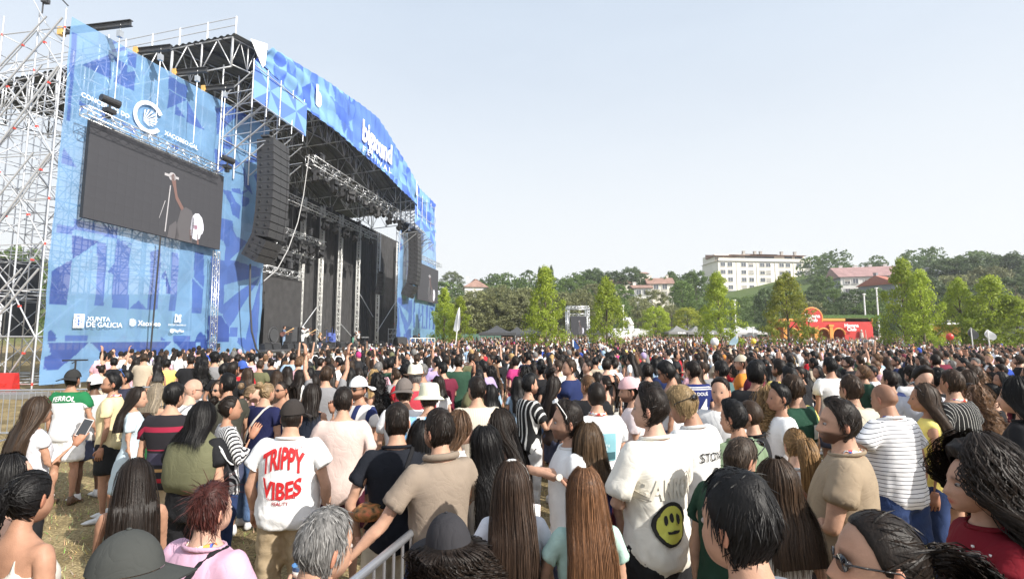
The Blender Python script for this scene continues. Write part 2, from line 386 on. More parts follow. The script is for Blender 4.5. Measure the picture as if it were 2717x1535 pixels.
def tiles(U, seed, size):
    """geometric tile print in metres"""
    r = np.random.default_rng(seed); g = np.floor(U / size).astype(int); f = U / size - g
    h = (g[:, 0] * 73856093 ^ g[:, 1] * 19349663 ^ seed * 83492791) & 0xffff; k = h % 6
    m = np.select([k == 0, k == 1, k == 2, k == 3, k == 4], [f[:, 0] > f[:, 1], f[:, 0] + f[:, 1] > 1, np.hypot(f[:, 0], f[:, 1]) < .95, np.hypot(f[:, 0] - .5, f[:, 1] - .5) < .42, np.abs(f[:, 0] - .5) * 1.6 < f[:, 1] - .1], f[:, 0] < 2)
    cs = np.array([C_L, C_M, C_L * .85, C_M * 1.25, C_L, C_D * 1.4]); a = cs[(h // 7) % 6]; b = cs[(h // 43 + 1 + (h // 7)) % 6]
    return np.where(m[:, None], a, b)
def fabric(name, m, mats_, G, C, parent=None, **k):
    """G (k,m,3) world grid with colours"""
    a, b, _ = G.shape; idx = np.arange(a * b).reshape(a, b); F = np.stack([idx[:-1, :-1], idx[:-1, 1:], idx[1:, 1:], idx[1:, :-1]], -1).reshape(-1, 4); o0 = G.reshape(-1, 3).mean(0); o0[2] = G[..., 2].min()
    me = mesh(name, G.reshape(-1, 3) - o0, F, True, C, mats_); o = link(name, me, None, tuple(o0))
    if parent is not None: child(o, parent)
    return tag(o, **k)
M_MESHB = mat('printed_mesh_fabric', (1, 1, 1), .75, vcol=True, spec=.25, trans=.30, holes=.24, bump=.25, bscale=2.2)
M_FASCIA = mat('printed_canvas', (1, 1, 1), .7, vcol=True, spec=.3, trans=.22, bump=.3, bscale=1.6)

def banner(name, t0, t1, ztop0, ztop1, z0, mirror, step, **k):
    nt_, nz_ = int(abs(t1 - t0) / step) + 1, int(17 / step) + 1
    t = np.linspace(t0, t1, nt_); w = np.linspace(0, 1, nz_); T, Wv = np.meshgrid(t, w); zt = np.interp(T, sorted((t0, t1)), (ztop0, ztop1) if t0 < t1 else (ztop1, ztop0)); Z = z0 + (zt - z0) * Wv
    bil = .05 * np.sin(T * 1.52 + Z * .4) * np.sin(Z * .9) + .022 * np.sin(T * 3.1 - Z * 1.3) + .014 * np.sin(Z * 4.2 + T)
    edge = np.clip((zt - Z) / .8, 0, 1); G = S0 + T[..., None] * E2 + (bil * (.4 + .6 * edge) + .05)[..., None] * N2; G = np.concatenate([G, Z[..., None]], -1)
    A = np.concatenate([S0 + (T if not mirror else 53.0 - T)[..., None] * E2 + 0 * bil[..., None] * N2, Z[..., None]], -1)
    C = art_at(proj(A.reshape(-1, 3))); Uf = np.stack([(T if not mirror else 53.0 - T).ravel(), Z.ravel()], 1)
    for sz, amp, sd in ((1.35, .16, 3), (2.3, .12, 11)):        # overprinted facets
        g = np.floor(Uf / sz).astype(int); f = Uf / sz - g; h = (g[:, 0] * 73856093 ^ g[:, 1] * 19349663 ^ sd * 83492791) & 0xffff
        m_ = np.where(h % 2 == 0, f[:, 0] > f[:, 1], f[:, 0] + f[:, 1] > 1); C = C * (1 - amp * np.where(m_, (h % 7) / 6.0, ((h // 7) % 7) / 6.0))[:, None]
    return fabric(name, None, [M_MESHB], G, C * 1.06, **k)
bn_l = banner('printed_banner', 0.1, 14.3, 16.75, 17.5, .25, False, .055, label='tall blue geometric mesh banner hung on scaffolding beside the stage opening, with white sponsor lettering', cat='banner')
bn_r = banner('printed_banner', 38.8, 53.0, 16.9, 16.6, .25, True, .16, label='pale blue geometric banner at the far side of the stage, seen nearly edge-on', cat='banner')

# ---- lettering on the banner (art units are metres along t and z)
def on_plane(V2, t0, z0, p, flip=False): return np.array([S(t0 + v[0], p + v[2], z0 + v[1]) for v in V2])
def lettering(name, txt, px0, py0, px1, parent, p=.2, bold=.0, space=1.0, m=M_PRINTW, hscale=1.0, italic=0.0, rows=None):
    """text whose left and right ends sit at photograph pixels px0,px1 on the height of py0"""
    t0, z0 = tz(px0, py0, p); t1, _ = tz(px1, py0, p); V, F = text_mesh(txt, 1.0, bold, 0, 'LEFT', space, italic)
    sc = (t1 - t0) / (V[:, 0].max() - V[:, 0].min()); V = V.copy(); V[:, 0] = (V[:, 0] - V[:, 0].min()) * sc; V[:, 1] *= sc * hscale
    P = on_plane(V, t0, z0, p); o = link(name, mesh(name, P, F, mats=[m])); return child(o, parent)
def flatshape(name, px_polys, parent, p=.2, m=M_PRINTW):
    mb = MB()
    for poly in px_polys:
        P = [S(tz(x, y, p)[0], p, tz(x, y, p)[1]) for x, y in poly]; mb.add(P, [tuple(range(len(P)))])
    o = link(name, mb.me(name, m)); return child(o, parent)
lettering('lettering', 'CONCERTOS DO', 216, 250, 348, bn_l, bold=.012, hscale=1.0)
lettering('lettering', 'XACOBEO.GAL', 437, 352, 528, bn_l, bold=.012)
lettering('lettering', 'XUNTA', 231, 845, 293, bn_l, bold=.006, hscale=.85)
lettering('lettering', 'DE', 229, 860, 253, bn_l, bold=.006, hscale=.95); lettering('lettering', 'GALICIA', 259, 861, 325, bn_l, bold=.006, hscale=.95)
lettering('lettering', 'Xacobeo', 366, 857, 426, bn_l, bold=.012)
lettering('lettering', 'DS', 464, 845, 481, bn_l, bold=.045, hscale=1.6)
tag(lettering('lettering', 'ENTERTAINMENT', 447, 861, 494, bn_l, space=1.25), kind='stuff')
lettering('lettering', 'PlayPlan', 461, 877, 488, bn_l, bold=.01)
def _ring(cx, cy, rx, ry, w, a0, a1, k=30):
    A = np.radians(np.linspace(a0, a1, k)); return [[(cx + rx * math.cos(a), cy + ry * math.sin(a)), (cx + rx * math.cos(b), cy + ry * math.sin(b)), (cx + rx * w * math.cos(b), cy + ry * w * math.sin(b)), (cx + rx * w * math.cos(a), cy + ry * w * math.sin(a))] for a, b in zip(A[:-1], A[1:])]
def skewed(polys, cx, k): return [[(x, y + (x - cx) * k) for x, y in q] for q in polys]
flatshape('emblem', skewed(_ring(394, 311, 40, 43, .76, 42, 338), 394, .30), bn_l)
def shell(cx, cy, r, k=9):
    out = []
    for i in range(k):
        a = math.radians(-120 + i * 210 / (k - 1)); b = math.radians(10); out.append([(cx - .75 * r, cy + .55 * r), (cx + r * math.cos(a - .10), cy + r * math.sin(a - .10)), (cx + r * 1.06 * math.cos(a), cy + r * 1.06 * math.sin(a)), (cx + r * math.cos(a + .10), cy + r * math.sin(a + .10))])
    return out
flatshape('emblem', skewed(shell(396, 313, 21), 396, .30), bn_l)
flatshape('emblem', shell(351, 855, 10.5), bn_l)
flatshape('crest_panel', [[(197, 832), (225, 833), (222, 869), (193, 869)]], bn_l)
flatshape('crest', [ell(209, 851, 3, 4), [(204, 856), (213, 856), (208.5, 865)], ell(201, 846, 1.6, 2), ell(216, 847, 1.6, 2), ell(200, 853, 1.6, 2), ell(216, 854, 1.6, 2), ell(209, 845, 1.6, 2), ell(208, 838.5, 5, 1.8)], bn_l, .215, mat('crest_blue', (.08, .16, .42), .6))
flatshape('emblem', _ring(456.5, 877, 5.5, 5.5, .62, 0, 360, 20) + [[(455, 874.5), (459.5, 877), (455, 879.5)]], bn_l)

# ---- scaffolding of the left wing
sc_l = empty('scaffold', tuple(S(0, -3, 0)), label='tall galvanised scaffold with red clamps carrying the blue banner beside the stage', cat='scaffold')
def scaffold(root, ts, ps, zs, seed, objs=True):
    r = random.Random(seed); far = MB(); clamps = MB()
    for t in ts:
        for p in ps:
            near = objs and (p >= ps[0] - .1 or t <= ts[0] + .1); top = zs[-1] + .9
            if near: tube_obj('standard', S(t, p, 0), S(t, p, top), .034, M_STEEL, root)
            else: far.tube(S(t, p, 0), S(t, p, top), .030, 5)
    for z in zs:
        for i, t in enumerate(ts):
            for j, p in enumerate(ps):
                if i + 1 < len(ts):
                    if objs and j == 0: tube_obj('ledger', S(t, p, z), S(ts[i + 1], p, z), .027, M_STEEL, root)
                    else: far.tube(S(t, p, z), S(ts[i + 1], p, z), .024, 5)
                if j + 1 < len(ps):
                    if objs and i == 0: tube_obj('ledger', S(t, p, z), S(t, ps[j + 1], z), .027, M_STEEL, root)
                    else: far.tube(S(t, p, z), S(t, ps[j + 1], z), .024, 5)
                if r.random() < .5 and (j == 0 or i == 0): clamps.tube(S(t, p, z - .06), S(t, p, z + .06), .04, 6)
    for k in range(len(zs) - 1):
        for i in range(len(ts) - 1):
            a, b = (ts[i], ts[i + 1]) if (i + k) % 2 else (ts[i + 1], ts[i])
            for j, p in enumerate(ps):
                if j == 0 and objs: tube_obj('brace', S(a, p - .05, zs[k]), S(b, p - .05, zs[k + 1]), .025, M_STEEL, root)
                elif (i + j) % 2 == 0: far.tube(S(a, p, zs[k]), S(b, p, zs[k + 1]), .023, 5)
        for j in range(len(ps) - 1):
            for i, t in enumerate(ts):
                a, b = (ps[j], ps[j + 1]) if (k + j) % 2 else (ps[j + 1], ps[j])
                if i == 0 and objs:
                    tube_obj('brace', S(t - .05, a, zs[k]), S(t - .05, b, zs[k + 1]), .03, M_STEEL, root)
                    mid = (S(t - .05, a, zs[k]) * .35 + S(t - .05, b, zs[k + 1]) * .65); clamps.box(mid, (.045, .045, .045))
                elif (i * 3 + j) % 2 == 0: far.tube(S(t, a, zs[k]), S(t, b, zs[k + 1]), .023, 5)
    o = far.obj('inner_tubing', M_STEEL, root, True); tag(o, kind='stuff')
    if clamps.n: tag(clamps.obj('clamp', M_RED, root), kind='stuff')
TS = [0, 2.05, 4.1, 6.15, 8.2, 10.25, 12.3, 14.2]; PS = [-.15, -1.6, -3.6, -5.6, -7.6, -9.6]; ZS = [.3, 2.3, 4.3, 6.3, 8.3, 10.3, 12.3, 14.3, 16.2]
scaffold(sc_l, TS, PS, ZS, 1)
sc_r = empty('scaffold', tuple(S(46, -3, 0)), label='far scaffold behind the pale blue banner at the other side of the stage', cat='scaffold')
scaffold(sc_r, [44.5, 48.0, 52.8], [-.3, -2.6], [.3, 4.3, 8.3, 12.3, 16.2], 2, False)
# raking outriggers and anemometer at the near corner
for z0, z1, p1 in ((6.3, 14.3, -6.5), (2.3, 10.3, -6.2), (.3, 5.2, -4.6), (10.3, 16.6, -6.0)):
    tube_obj('raking_brace', S(-.25, p1, z0), S(-.1, -.2, z1), .045, M_STEEL, sc_l)
    tube_obj('raking_brace', S(-.5, p1 - 1.2, z0), S(-.3, -.8, z1), .038, M_STEEL, sc_l)
mb = MB(); a0 = S(.1, -1.6, 17.1); mb.tube(a0, a0 + (0, 0, 1.0), .03, 6)
for k in range(3):
    q = a0 + np.array((.28 * math.cos(2.1 * k), .28 * math.sin(2.1 * k), 1.0)); mb.tube(a0 + (0, 0, 1.0), q, .02, 5); mb.lathe([(.02, -.06), (.07, 0), (.02, .06)], q, 8)
mb.box(a0 + (.1, 0, .6), (.12, .12, .10)); mb.obj('anemometer', M_DARK, label='small wind gauge with cups on top of the scaffold corner', cat='wind gauge')
mb = MB(); mb.path([S(-1.2, -3.5, 20.4), S(-.2, -1.0, 18.2), S(.1, -.2, 17.3)], .03, 6); mb.obj('stay_cable', M_BLACK, label='black steel stay cable running down to the scaffold corner', cat='cable')
mb = MB(); mb.path([S(-.4, -2.6, 19.6), S(-.2, -1.9, 17.8), S(0, -1.2, 16.5), S(.05, -.3, 15.6)], .035, 6); mb.obj('grey_hose', M_ALU, label='grey cable loop hanging at the top of the near scaffold', cat='cable')
# steel beams sticking out over the banner, with hoists and truss for the screen
def ibeam(name, t, z, p0, p1, **k):
    mb = MB()
    for dz, w in ((.13, .09), (-.13, .09)): mb.box((S(t, p0, z + dz) + S(t, p1, z + dz)) / 2, (w, (p1 - p0) / 2, .018), STAGE_R)
    mb.box((S(t, p0, z) + S(t, p1, z)) / 2, (.012, (p1 - p0) / 2, .125), STAGE_R); mb.box(S(t, p0 + .12, z - .02), (.13, .12, .2), STAGE_R, m=1)
    return mb.obj(name, [M_DARK, M_ORANGE], **k)
for i, (t, lb) in enumerate(((1.6, 'dark steel beam over the banner corner by the wind gauge'), (3.9, 'dark steel beam over the banner beside the roof edge'), (6.4, 'dark steel beam in front of the roof lattice'), (8.6, 'dark steel beam over the inner end of the banner'))):
    z = float(np.interp(t, (0, 14), (16.9, 17.7))) + .25
    ibeam('steel_beam', t, z, -2.5 if i == 0 else -.6, 1.6, label=lb, cat='beam')
    mb = MB(); mb.tube(S(t, 1.0, z), S(t, 1.0, 13.2), .018, 5); mb.box(S(t, 1.0, z - .5), (.10, .10, .16), STAGE_R); mb.obj('hoist_chain', M_ALU, label='chain hoist hanging from %s' % ('the first', 'the second', 'the third', 'the fourth')[i] + ' dark beam, holding the screen truss', cat='chain hoist')

def truss(name, a, b, w=.4, bar=.025, bays=None, m=M_ALU, up=(0, 0, 1), label=None, cat='truss', parent=None, group=None):
    a, b = np.asarray(a, float), np.asarray(b, float); d = b - a; L = np.linalg.norm(d); d /= L; u = np.asarray(up if abs(d[2]) < .9 else (1, 0, 0), float); s = np.cross(d, u); s /= np.linalg.norm(s); u = np.cross(s, d)
    n = bays or max(2, int(L / (w * 1.2))); mb = MB(); cs = [(sx * s + sz * u) * w / 2 for sx in (-1, 1) for sz in (-1, 1)]
    for c in cs: mb.tube(a + c, b + c, bar, 6)
    for k in range(n):
        p, q = a + d * L * k / n, a + d * L * (k + 1) / n
        for i, j in ((0, 1), (1, 3), (3, 2), (2, 0)):
            if k % 2: i, j = j, i
            mb.tube(p + cs[i], q + cs[j], bar * .6, 5)
        if k % 3 == 0:
            for i, j in ((0, 1), (1, 3), (3, 2), (2, 0)): mb.tube(p + cs[i], p + cs[j], bar * .6, 5)
    o = mb.obj(name, m, parent, True)
    if label: tag(o, label, cat, group)
    return o
_zt = (tz(240, 305, 1.0)[1] + tz(560, 440, 1.0)[1]) / 2; tscr = truss('screen_truss', S(tz(222, 300, 1.0)[0], 1.0, _zt), S(tz(585, 455, 1.0)[0], 1.0, _zt), .42, label='silver truss carrying the big left screen in front of the blue banner')
# ---- LED screens
M_LED = mat('led_screen_dark', (.040, .040, .045), .55, emit=.55, spec=.25, var=.05, vscale=.6)
def glow(name, c, e=1.0): return mat(name, c, .6, emit=e)
def screen(t0, t1, z0, z1, p, art, nx, nz, label, cat='screen', axes=None):
    f = axes or (lambda t, p, z: S(t, p, z)); root = empty('led_screen', tuple(f((t0 + t1) / 2, p, z0)), label=label, cat=cat)
    mb = MB(); q = [f(t0, p, z0), f(t1, p, z0), f(t1, p, z1), f(t0, p, z1)]; back = np.array(f(t0, p - .16, z0)) - np.array(f(t0, p, z0)); mb.prism(q, back); mb.obj('cabinet_back', M_BLACK, root)
    dt, dz = (t1 - t0) / nx, (z1 - z0) / nz; me = None
    for i in range(nx):
        for k in range(nz):
            if me is None:
                c = np.array(f(t0 + dt / 2, p, z0 + dz / 2)); m1 = MB(); g = .0012
                m1.prism([np.array(f(t0 + g, p + .004, z0 + g)) - c, np.array(f(t0 + dt - g, p + .004, z0 + g)) - c, np.array(f(t0 + dt - g, p + .004, z0 + dz - g)) - c, np.array(f(t0 + g, p + .004, z0 + dz - g)) - c], -back * .08); me = m1.me('led_panel', M_LED)
            o = link('led_panel', me, None, tuple(f(t0 + dt * (i + .5), p, z0 + dz * (k + .5)))); child(o, root)
    for nm, m, polys in art:
        mb = MB()
        for poly in polys:
            P = [f(t0 + (t1 - t0) * u, p + .03, z0 + (z1 - z0) * v) for u, v in poly]; mb.add(P, [tuple(range(len(P)))])
        child(link('screen_image', mb.me('screen_image', m)), root)
    return root
def blob(cx, cy, rx, ry, k=18, sq=0.0): return [(cx + rx * math.cos(a) * (1 + sq * math.cos(2 * a)), cy + ry * math.sin(a)) for a in np.arange(k) * 2 * PI / k]
SCR = [('a', glow('scr_shirt', (.066, .062, .066), .6), [[(.60, .0), (.61, .20), (.63, .36), (.67, .42), (.72, .40), (.75, .30), (.74, .0)], [(.54, .0), (.55, .14), (.60, .22), (.63, .05), (.62, .0)]]), ('b', glow('scr_skin', (.13, .075, .065), .5), [[(.540, .74), (.556, .77), (.575, .74), (.585, .62), (.60, .52), (.655, .40), (.64, .36), (.585, .48), (.565, .60), (.545, .68)], [(.715, .16), (.735, .18), (.735, .02), (.72, .04)], [(.775, .13), (.79, .13), (.80, .0), (.785, .0)]]),
       ('c', glow('scr_cap', (.50, .50, .57), .5), [[(.725, .24), (.73, .33), (.755, .38), (.785, .39), (.815, .35), (.832, .27), (.836, .20), (.826, .15), (.812, .13), (.805, .08), (.78, .05), (.745, .06), (.725, .10), (.72, .17)]]), ('d', glow('scr_logo', (.25, .12, .16), .5), [blob(.762, .21, .02, .03)]),
       ('e', glow('scr_mic', (.30, .29, .30), .5), [[(.535, .62), (.543, .62), (.525, .06), (.517, .06)], [(.49, .745), (.60, .75), (.60, .72), (.49, .715)], blob(.55, .73, .028, .05), [(.47, .20), (.473, .20), (.51, .42), (.505, .42)]])]
screen(.92, 9.42, 7.66, 12.27, .55, SCR, 17, 9, 'large dark video screen hung on the blue banner, showing a singer in a white cap')
screen(44.2, 52.6, 7.4, 12.2, .55, SCR, 8, 5, 'dark video screen on the far side of the stage beside the bright green tree')
truss('screen_truss', S(44.0, .8, 12.9), S(52.9, .8, 12.9), .42, label='short silver truss above the far stage screen')
for (t, z, lb) in ((1.3, _zt + .45, 'black moving light on the near end of the screen truss'), (9.0, _zt + .4, 'black moving light on the inner end of the screen truss')):
    mb = MB(); c = S(t, 1.1, z); mb.box(c, (.22, .16, .10), STAGE_R); mb.tube(c + (0, 0, .15), c + (0, 0, .38), .05, 8); h = c + (0, 0, .48); d = np.append(E2 * .9 + N2 * .2, -.05); mb.tube(h - d * .42, h + d * .42, .17, 12, .20); mb.box(c - (0, 0, .2), (.1, .1, .12), STAGE_R); mb.obj('stage_light', M_BLACK, label=lb, cat='stage light')
# slim mast and cable in front of the banner
truss('banner_mast', S(9.15, .75, .0), S(8.95, .75, 7.5), .26, .02, 22, label='slim vertical truss mast standing under the corner of the big screen')
mb = MB(); mb.tube(S(*tz(395, 975, .6)[:1], .6, .2), S(tz(425, 640, .6)[0], .6, 7.6), .04, 6); mb.obj('cable_pole', M_BLACK, label='thin black cable pole from the ground up to the screen', cat='pole')

# ---- roof, lattice and fascia
TOPT = [8.0, 10.2, 13.4, 18.0, 23.8, 27.8, 30.6, 34.9, 39.9, 46.3]; TOPZ = [20.9, 21.4, 22.0, 22.8, 23.7, 24.0, 23.5, 22.2, 20.6, 20.1]
roof = empty('stage_roof', tuple(S(26, -5, 19)), label='arched corrugated steel stage roof on a white steel lattice', cat='roof')
def roofz(t, p): return np.interp(t, TOPT, TOPZ) - .085 * (2.0 - p) - .25
tt, pp = np.linspace(8.0, 46.3, 40), np.arange(2.0, -20.0, -.055); Tm, Pm = np.meshgrid(tt, pp)
G = np.concatenate([S0 + Tm[..., None] * E2 + Pm[..., None] * N2, (roofz(Tm, Pm) + .05 * np.sign(np.sin(Pm * 2 * PI / .44)) * np.abs(np.sin(Pm * 2 * PI / .44)) ** .5)[..., None]], -1)
fabric('corrugated_sheet', None, [mat('weathered_roof_sheet', (.16, .17, .175), .6, .4, var=.35, vscale=.5, holes=0.0)], G, np.ones((G.shape[0] * G.shape[1], 3)), roof)
def lattice(root, P0, P1, h, bays, r=.05, nm='roof_lattice'):
    mb = MB(); a, b = np.asarray(P0, float), np.asarray(P1, float); dn = np.array((0, 0, -h))
    for i in range(bays):
        p, q = a + (b - a) * i / bays, a + (b - a) * (i + 1) / bays
        mb.tube(p, q, r, 6); mb.tube(p + dn, q + dn, r, 6); mb.tube(p, p + dn, r * 1.1, 6)
        m_ = (p + q) / 2; mb.tube(p + dn, m_, r * .7, 5); mb.tube(m_, q + dn, r * .7, 5)
    mb.tube(b, b + dn, r * 1.1, 6); return mb.obj(nm, M_STEEL, root, True)
for t in (8.15, 14.3, 20.4, 26.5, 32.6, 38.7, 45.8): lattice(roof, S(t, 1.7, roofz(t, 1.7) - .1), S(t, -19.4, roofz(t, -19.4) - .1), 1.9, 10)
for p in (1.6, -2.5, -6.5, -10.5, -15.0, -19.0):
    ks = np.linspace(8.2, 45.8, 14)
    for i in range(len(ks) - 1): lattice(roof, S(ks[i], p, roofz(ks[i], p) - .12), S(ks[i + 1], p, roofz(ks[i + 1], p) - .12), 1.7, 2, .04, 'roof_lattice')
for p in np.arange(1.0, -19.5, -1.9):
    mb = MB(); mb.path([S(t, p, roofz(t, p) - .14) for t in np.linspace(8.1, 46, 12)], .07, 5); mb.obj('purlin', M_DARK, roof)
for k, p in enumerate(np.linspace(1.9, -19.5, 12)):
    z = roofz(8.1, p); tube_obj('guard_rail_post', S(8.1, p, z), S(8.1, p, z + 1.15), .045, M_WHITE, roof)
for h in (1.1, .6): tube_obj('guard_rail', S(8.1, 1.9, roofz(8.1, 1.9) + h), S(8.1, -19.5, roofz(8.1, -19.5) + h), .028, M_STEEL, roof)
# roof side hangs on towers
FB_T = [9.2, 12.0, 15.35, 20.1, 24.6, 30.8, 38.7, 45.2, 46.4]; FB_Z = [20.0, 19.75, 19.35, 19.4, 19.3, 19.05, 18.3, 16.6, 16.3]
t = np.linspace(9.9, 46.3, 400); w = np.linspace(0, 1, 44); Tm, Wm = np.meshgrid(t, w); zb = np.interp(Tm, FB_T, FB_Z); ztp = np.interp(Tm, TOPT, TOPZ) + .05; Zm = zb + (ztp - zb) * Wm
ztp2 = np.where(Tm < 11.2, zb + (ztp - zb) * np.clip((Tm - 9.6) / 1.6, .1, 1), ztp); Zm = zb + (ztp2 - zb) * Wm
bil = .16 * np.sin(Tm * 1.05) * np.sin(Wm * 3.1) + .09 * np.sin(Tm * 2.3 + Wm * 5) * np.sin(Wm * 3.14) + .05 * np.sin(Tm * .7 + Wm * 14) + .04 * np.sin(Tm * 6 + Wm * 3)
G = np.concatenate([S0 + Tm[..., None] * E2 + (2.15 + bil)[..., None] * N2, Zm[..., None]], -1); U = np.stack([Tm.ravel(), (Zm + .0).ravel()], 1); Cc = tiles(U, 5, 1.15)
md = np.abs(U[:, 0] - 27.3) < 4.2; Cc[md & (((U[:, 1] - 19.6) > .5))] = C_M * 1.15
fas = fabric('roof_fascia', None, [M_FASCIA], G, Cc, label='arched blue printed canvas fascia along the stage roof with white festival lettering', cat='canvas fascia')
def fascia_text(txt, t, z, w, bold=0, hs=1.0, space=1.0):
    V, F = text_mesh(txt, 1.0, bold, 0, 'CENTER', space); s_ = w / (V[:, 0].max() - V[:, 0].min()); V, T2 = subdivide_long(np.stack([V[:, 0] * s_, V[:, 1] * s_ * hs, V[:, 2]], 1), F, .4)
    P = [S(t + v[0], 2.15 + .16 * math.sin((t + v[0]) * 1.05) * .8 + .22, z + v[1]) for v in V]; child(link('lettering', mesh('lettering', P, T2, mats=[M_PRINTW])), fas)
def subdivide_long(V, F, lim):
    T = []
    for f in F:
        for i in range(1, len(f) - 1): T.append((f[0], f[i], f[i + 1]))
    T = np.array(T, int); V = np.asarray(V, float)
    for _ in range(4):
        e = np.stack([np.linalg.norm(V[T[:, i]] - V[T[:, (i + 1) % 3]], axis=1) for i in range(3)], 1); big = e.max(1) > lim
        if not big.any(): break
        keep = T[~big]; B = T[big]; n = len(V); k = len(B); V = np.concatenate([V, (V[B[:, 0]] + V[B[:, 1]]) / 2, (V[B[:, 1]] + V[B[:, 2]]) / 2, (V[B[:, 2]] + V[B[:, 0]]) / 2])
        i01, i12, i20 = np.arange(k) + n, np.arange(k) + n + k, np.arange(k) + n + 2 * k
        T = np.concatenate([keep, np.stack([B[:, 0], i01, i20], 1), np.stack([i01, B[:, 1], i12], 1), np.stack([i20, i12, B[:, 2]], 1), np.stack([i01, i12, i20], 1)])
    return V, T
fascia_text('bigsound', 27.4, 21.2, 6.6, .03, 1.5, 1.0)
fascia_text('FESTIVAL', 27.4, 19.55, 6.4, .0, .7, 1.5)
fascia_text('b', 16.9, 20.9, .75, .06, 1.5); fascia_text('b', 38.2, 19.9, .75, .06, 1.5)
# white unprinted corner and the blue wing panels below the fascia
mb = MB(); mb.quad(S(9.3, 2.0, 21.1), S(10.6, 2.25, 21.5), S(10.5, 2.25, 20.0), S(10.3, 2.2, 19.7)); mb.obj('canvas_corner', M_WHITE, label='white unprinted canvas corner at the near end of the roof fascia', cat='canvas')
def wing(name, pts, lb, mir=False):
    """stretched panels of four triangles each"""
    root = empty(name, tuple(pts[0]), label=lb, cat='canvas')
    for k in range(len(pts) // 2 - 1):
        a, b, c, d = pts[2 * k], pts[2 * k + 1], pts[2 * k + 3], pts[2 * k + 2]; ctr = (a + b + c + d) / 4 + np.append(N2 * .12, 0)
        mb = MB(); M3 = [mat('canvas_mid_blue', tuple(C_M * 1.15), .7, trans=.2, bump=.3, bscale=1.5), mat('canvas_light_blue', tuple(C_L), .7, trans=.2, bump=.3, bscale=1.5)]
        q = [a, (a + b) / 2, b, (b + c) / 2, c, (c + d) / 2, d, (d + a) / 2]
        for i in range(8): mb.add([ctr, q[i], q[(i + 1) % 8]], [(0, 1, 2)], (i + k) % 2)
        mb.obj('canvas_panel', M3, root)
    return root
wing('wing_canvas', [S(9.65, 2.1, 19.9), S(9.7, 2.1, 17.3), S(12.5, 2.2, 19.7), S(12.5, 2.2, 17.2), S(15.3, 2.3, 19.6), S(15.3, 2.3, 17.1)], 'blue two-tone triangle canvas hanging below the roof above the near speaker column')
wing('wing_canvas', [S(38.6, 2.1, 18.2), S(38.6, 2.1, 16.0), S(42, 2.1, 17.6), S(42, 2.1, 15.6), S(46.2, 2.1, 16.8), S(46.2, 2.1, 14.6)], 'pale blue canvas hanging below the far end of the roof')
# cantilever brackets holding the speaker columns
def bracket(t0, t1, lb):
    root = empty('cantilever_bracket', tuple(S(t0, .3, 13)), label=lb, cat='bracket')
    for t in np.linspace(t0, t1, 5):
        for z in (13.2, 14.6, 16.0, 17.4):
            tube_obj('brace', S(t, .1, z), S(t, 2.2, z + 1.6), .04, M_STEEL, root)
        for z in (14.8, 16.2, 17.6): tube_obj('arm', S(t, .1, z), S(t, 2.3, z + .2), .035, M_STEEL, root)
        tube_obj('post', S(t, .12, 12.6), S(t, .12, 19.6), .05, M_STEEL, root); tube_obj('post', S(t, 2.25, 16.6), S(t, 2.25, 19.8), .04, M_STEEL, root)
    for z, p in ((14.8, .1), (17.2, 2.3), (17.6, .1), (19.4, 2.3)): tube_obj('ledger', S(t0, p, z), S(t1, p, z), .035, M_STEEL, root)
bracket(9.4, 15.0, 'scaffold bracket of raking tubes above the near speaker column'); bracket(39.0, 45.6, 'small raking bracket above the far speaker column')
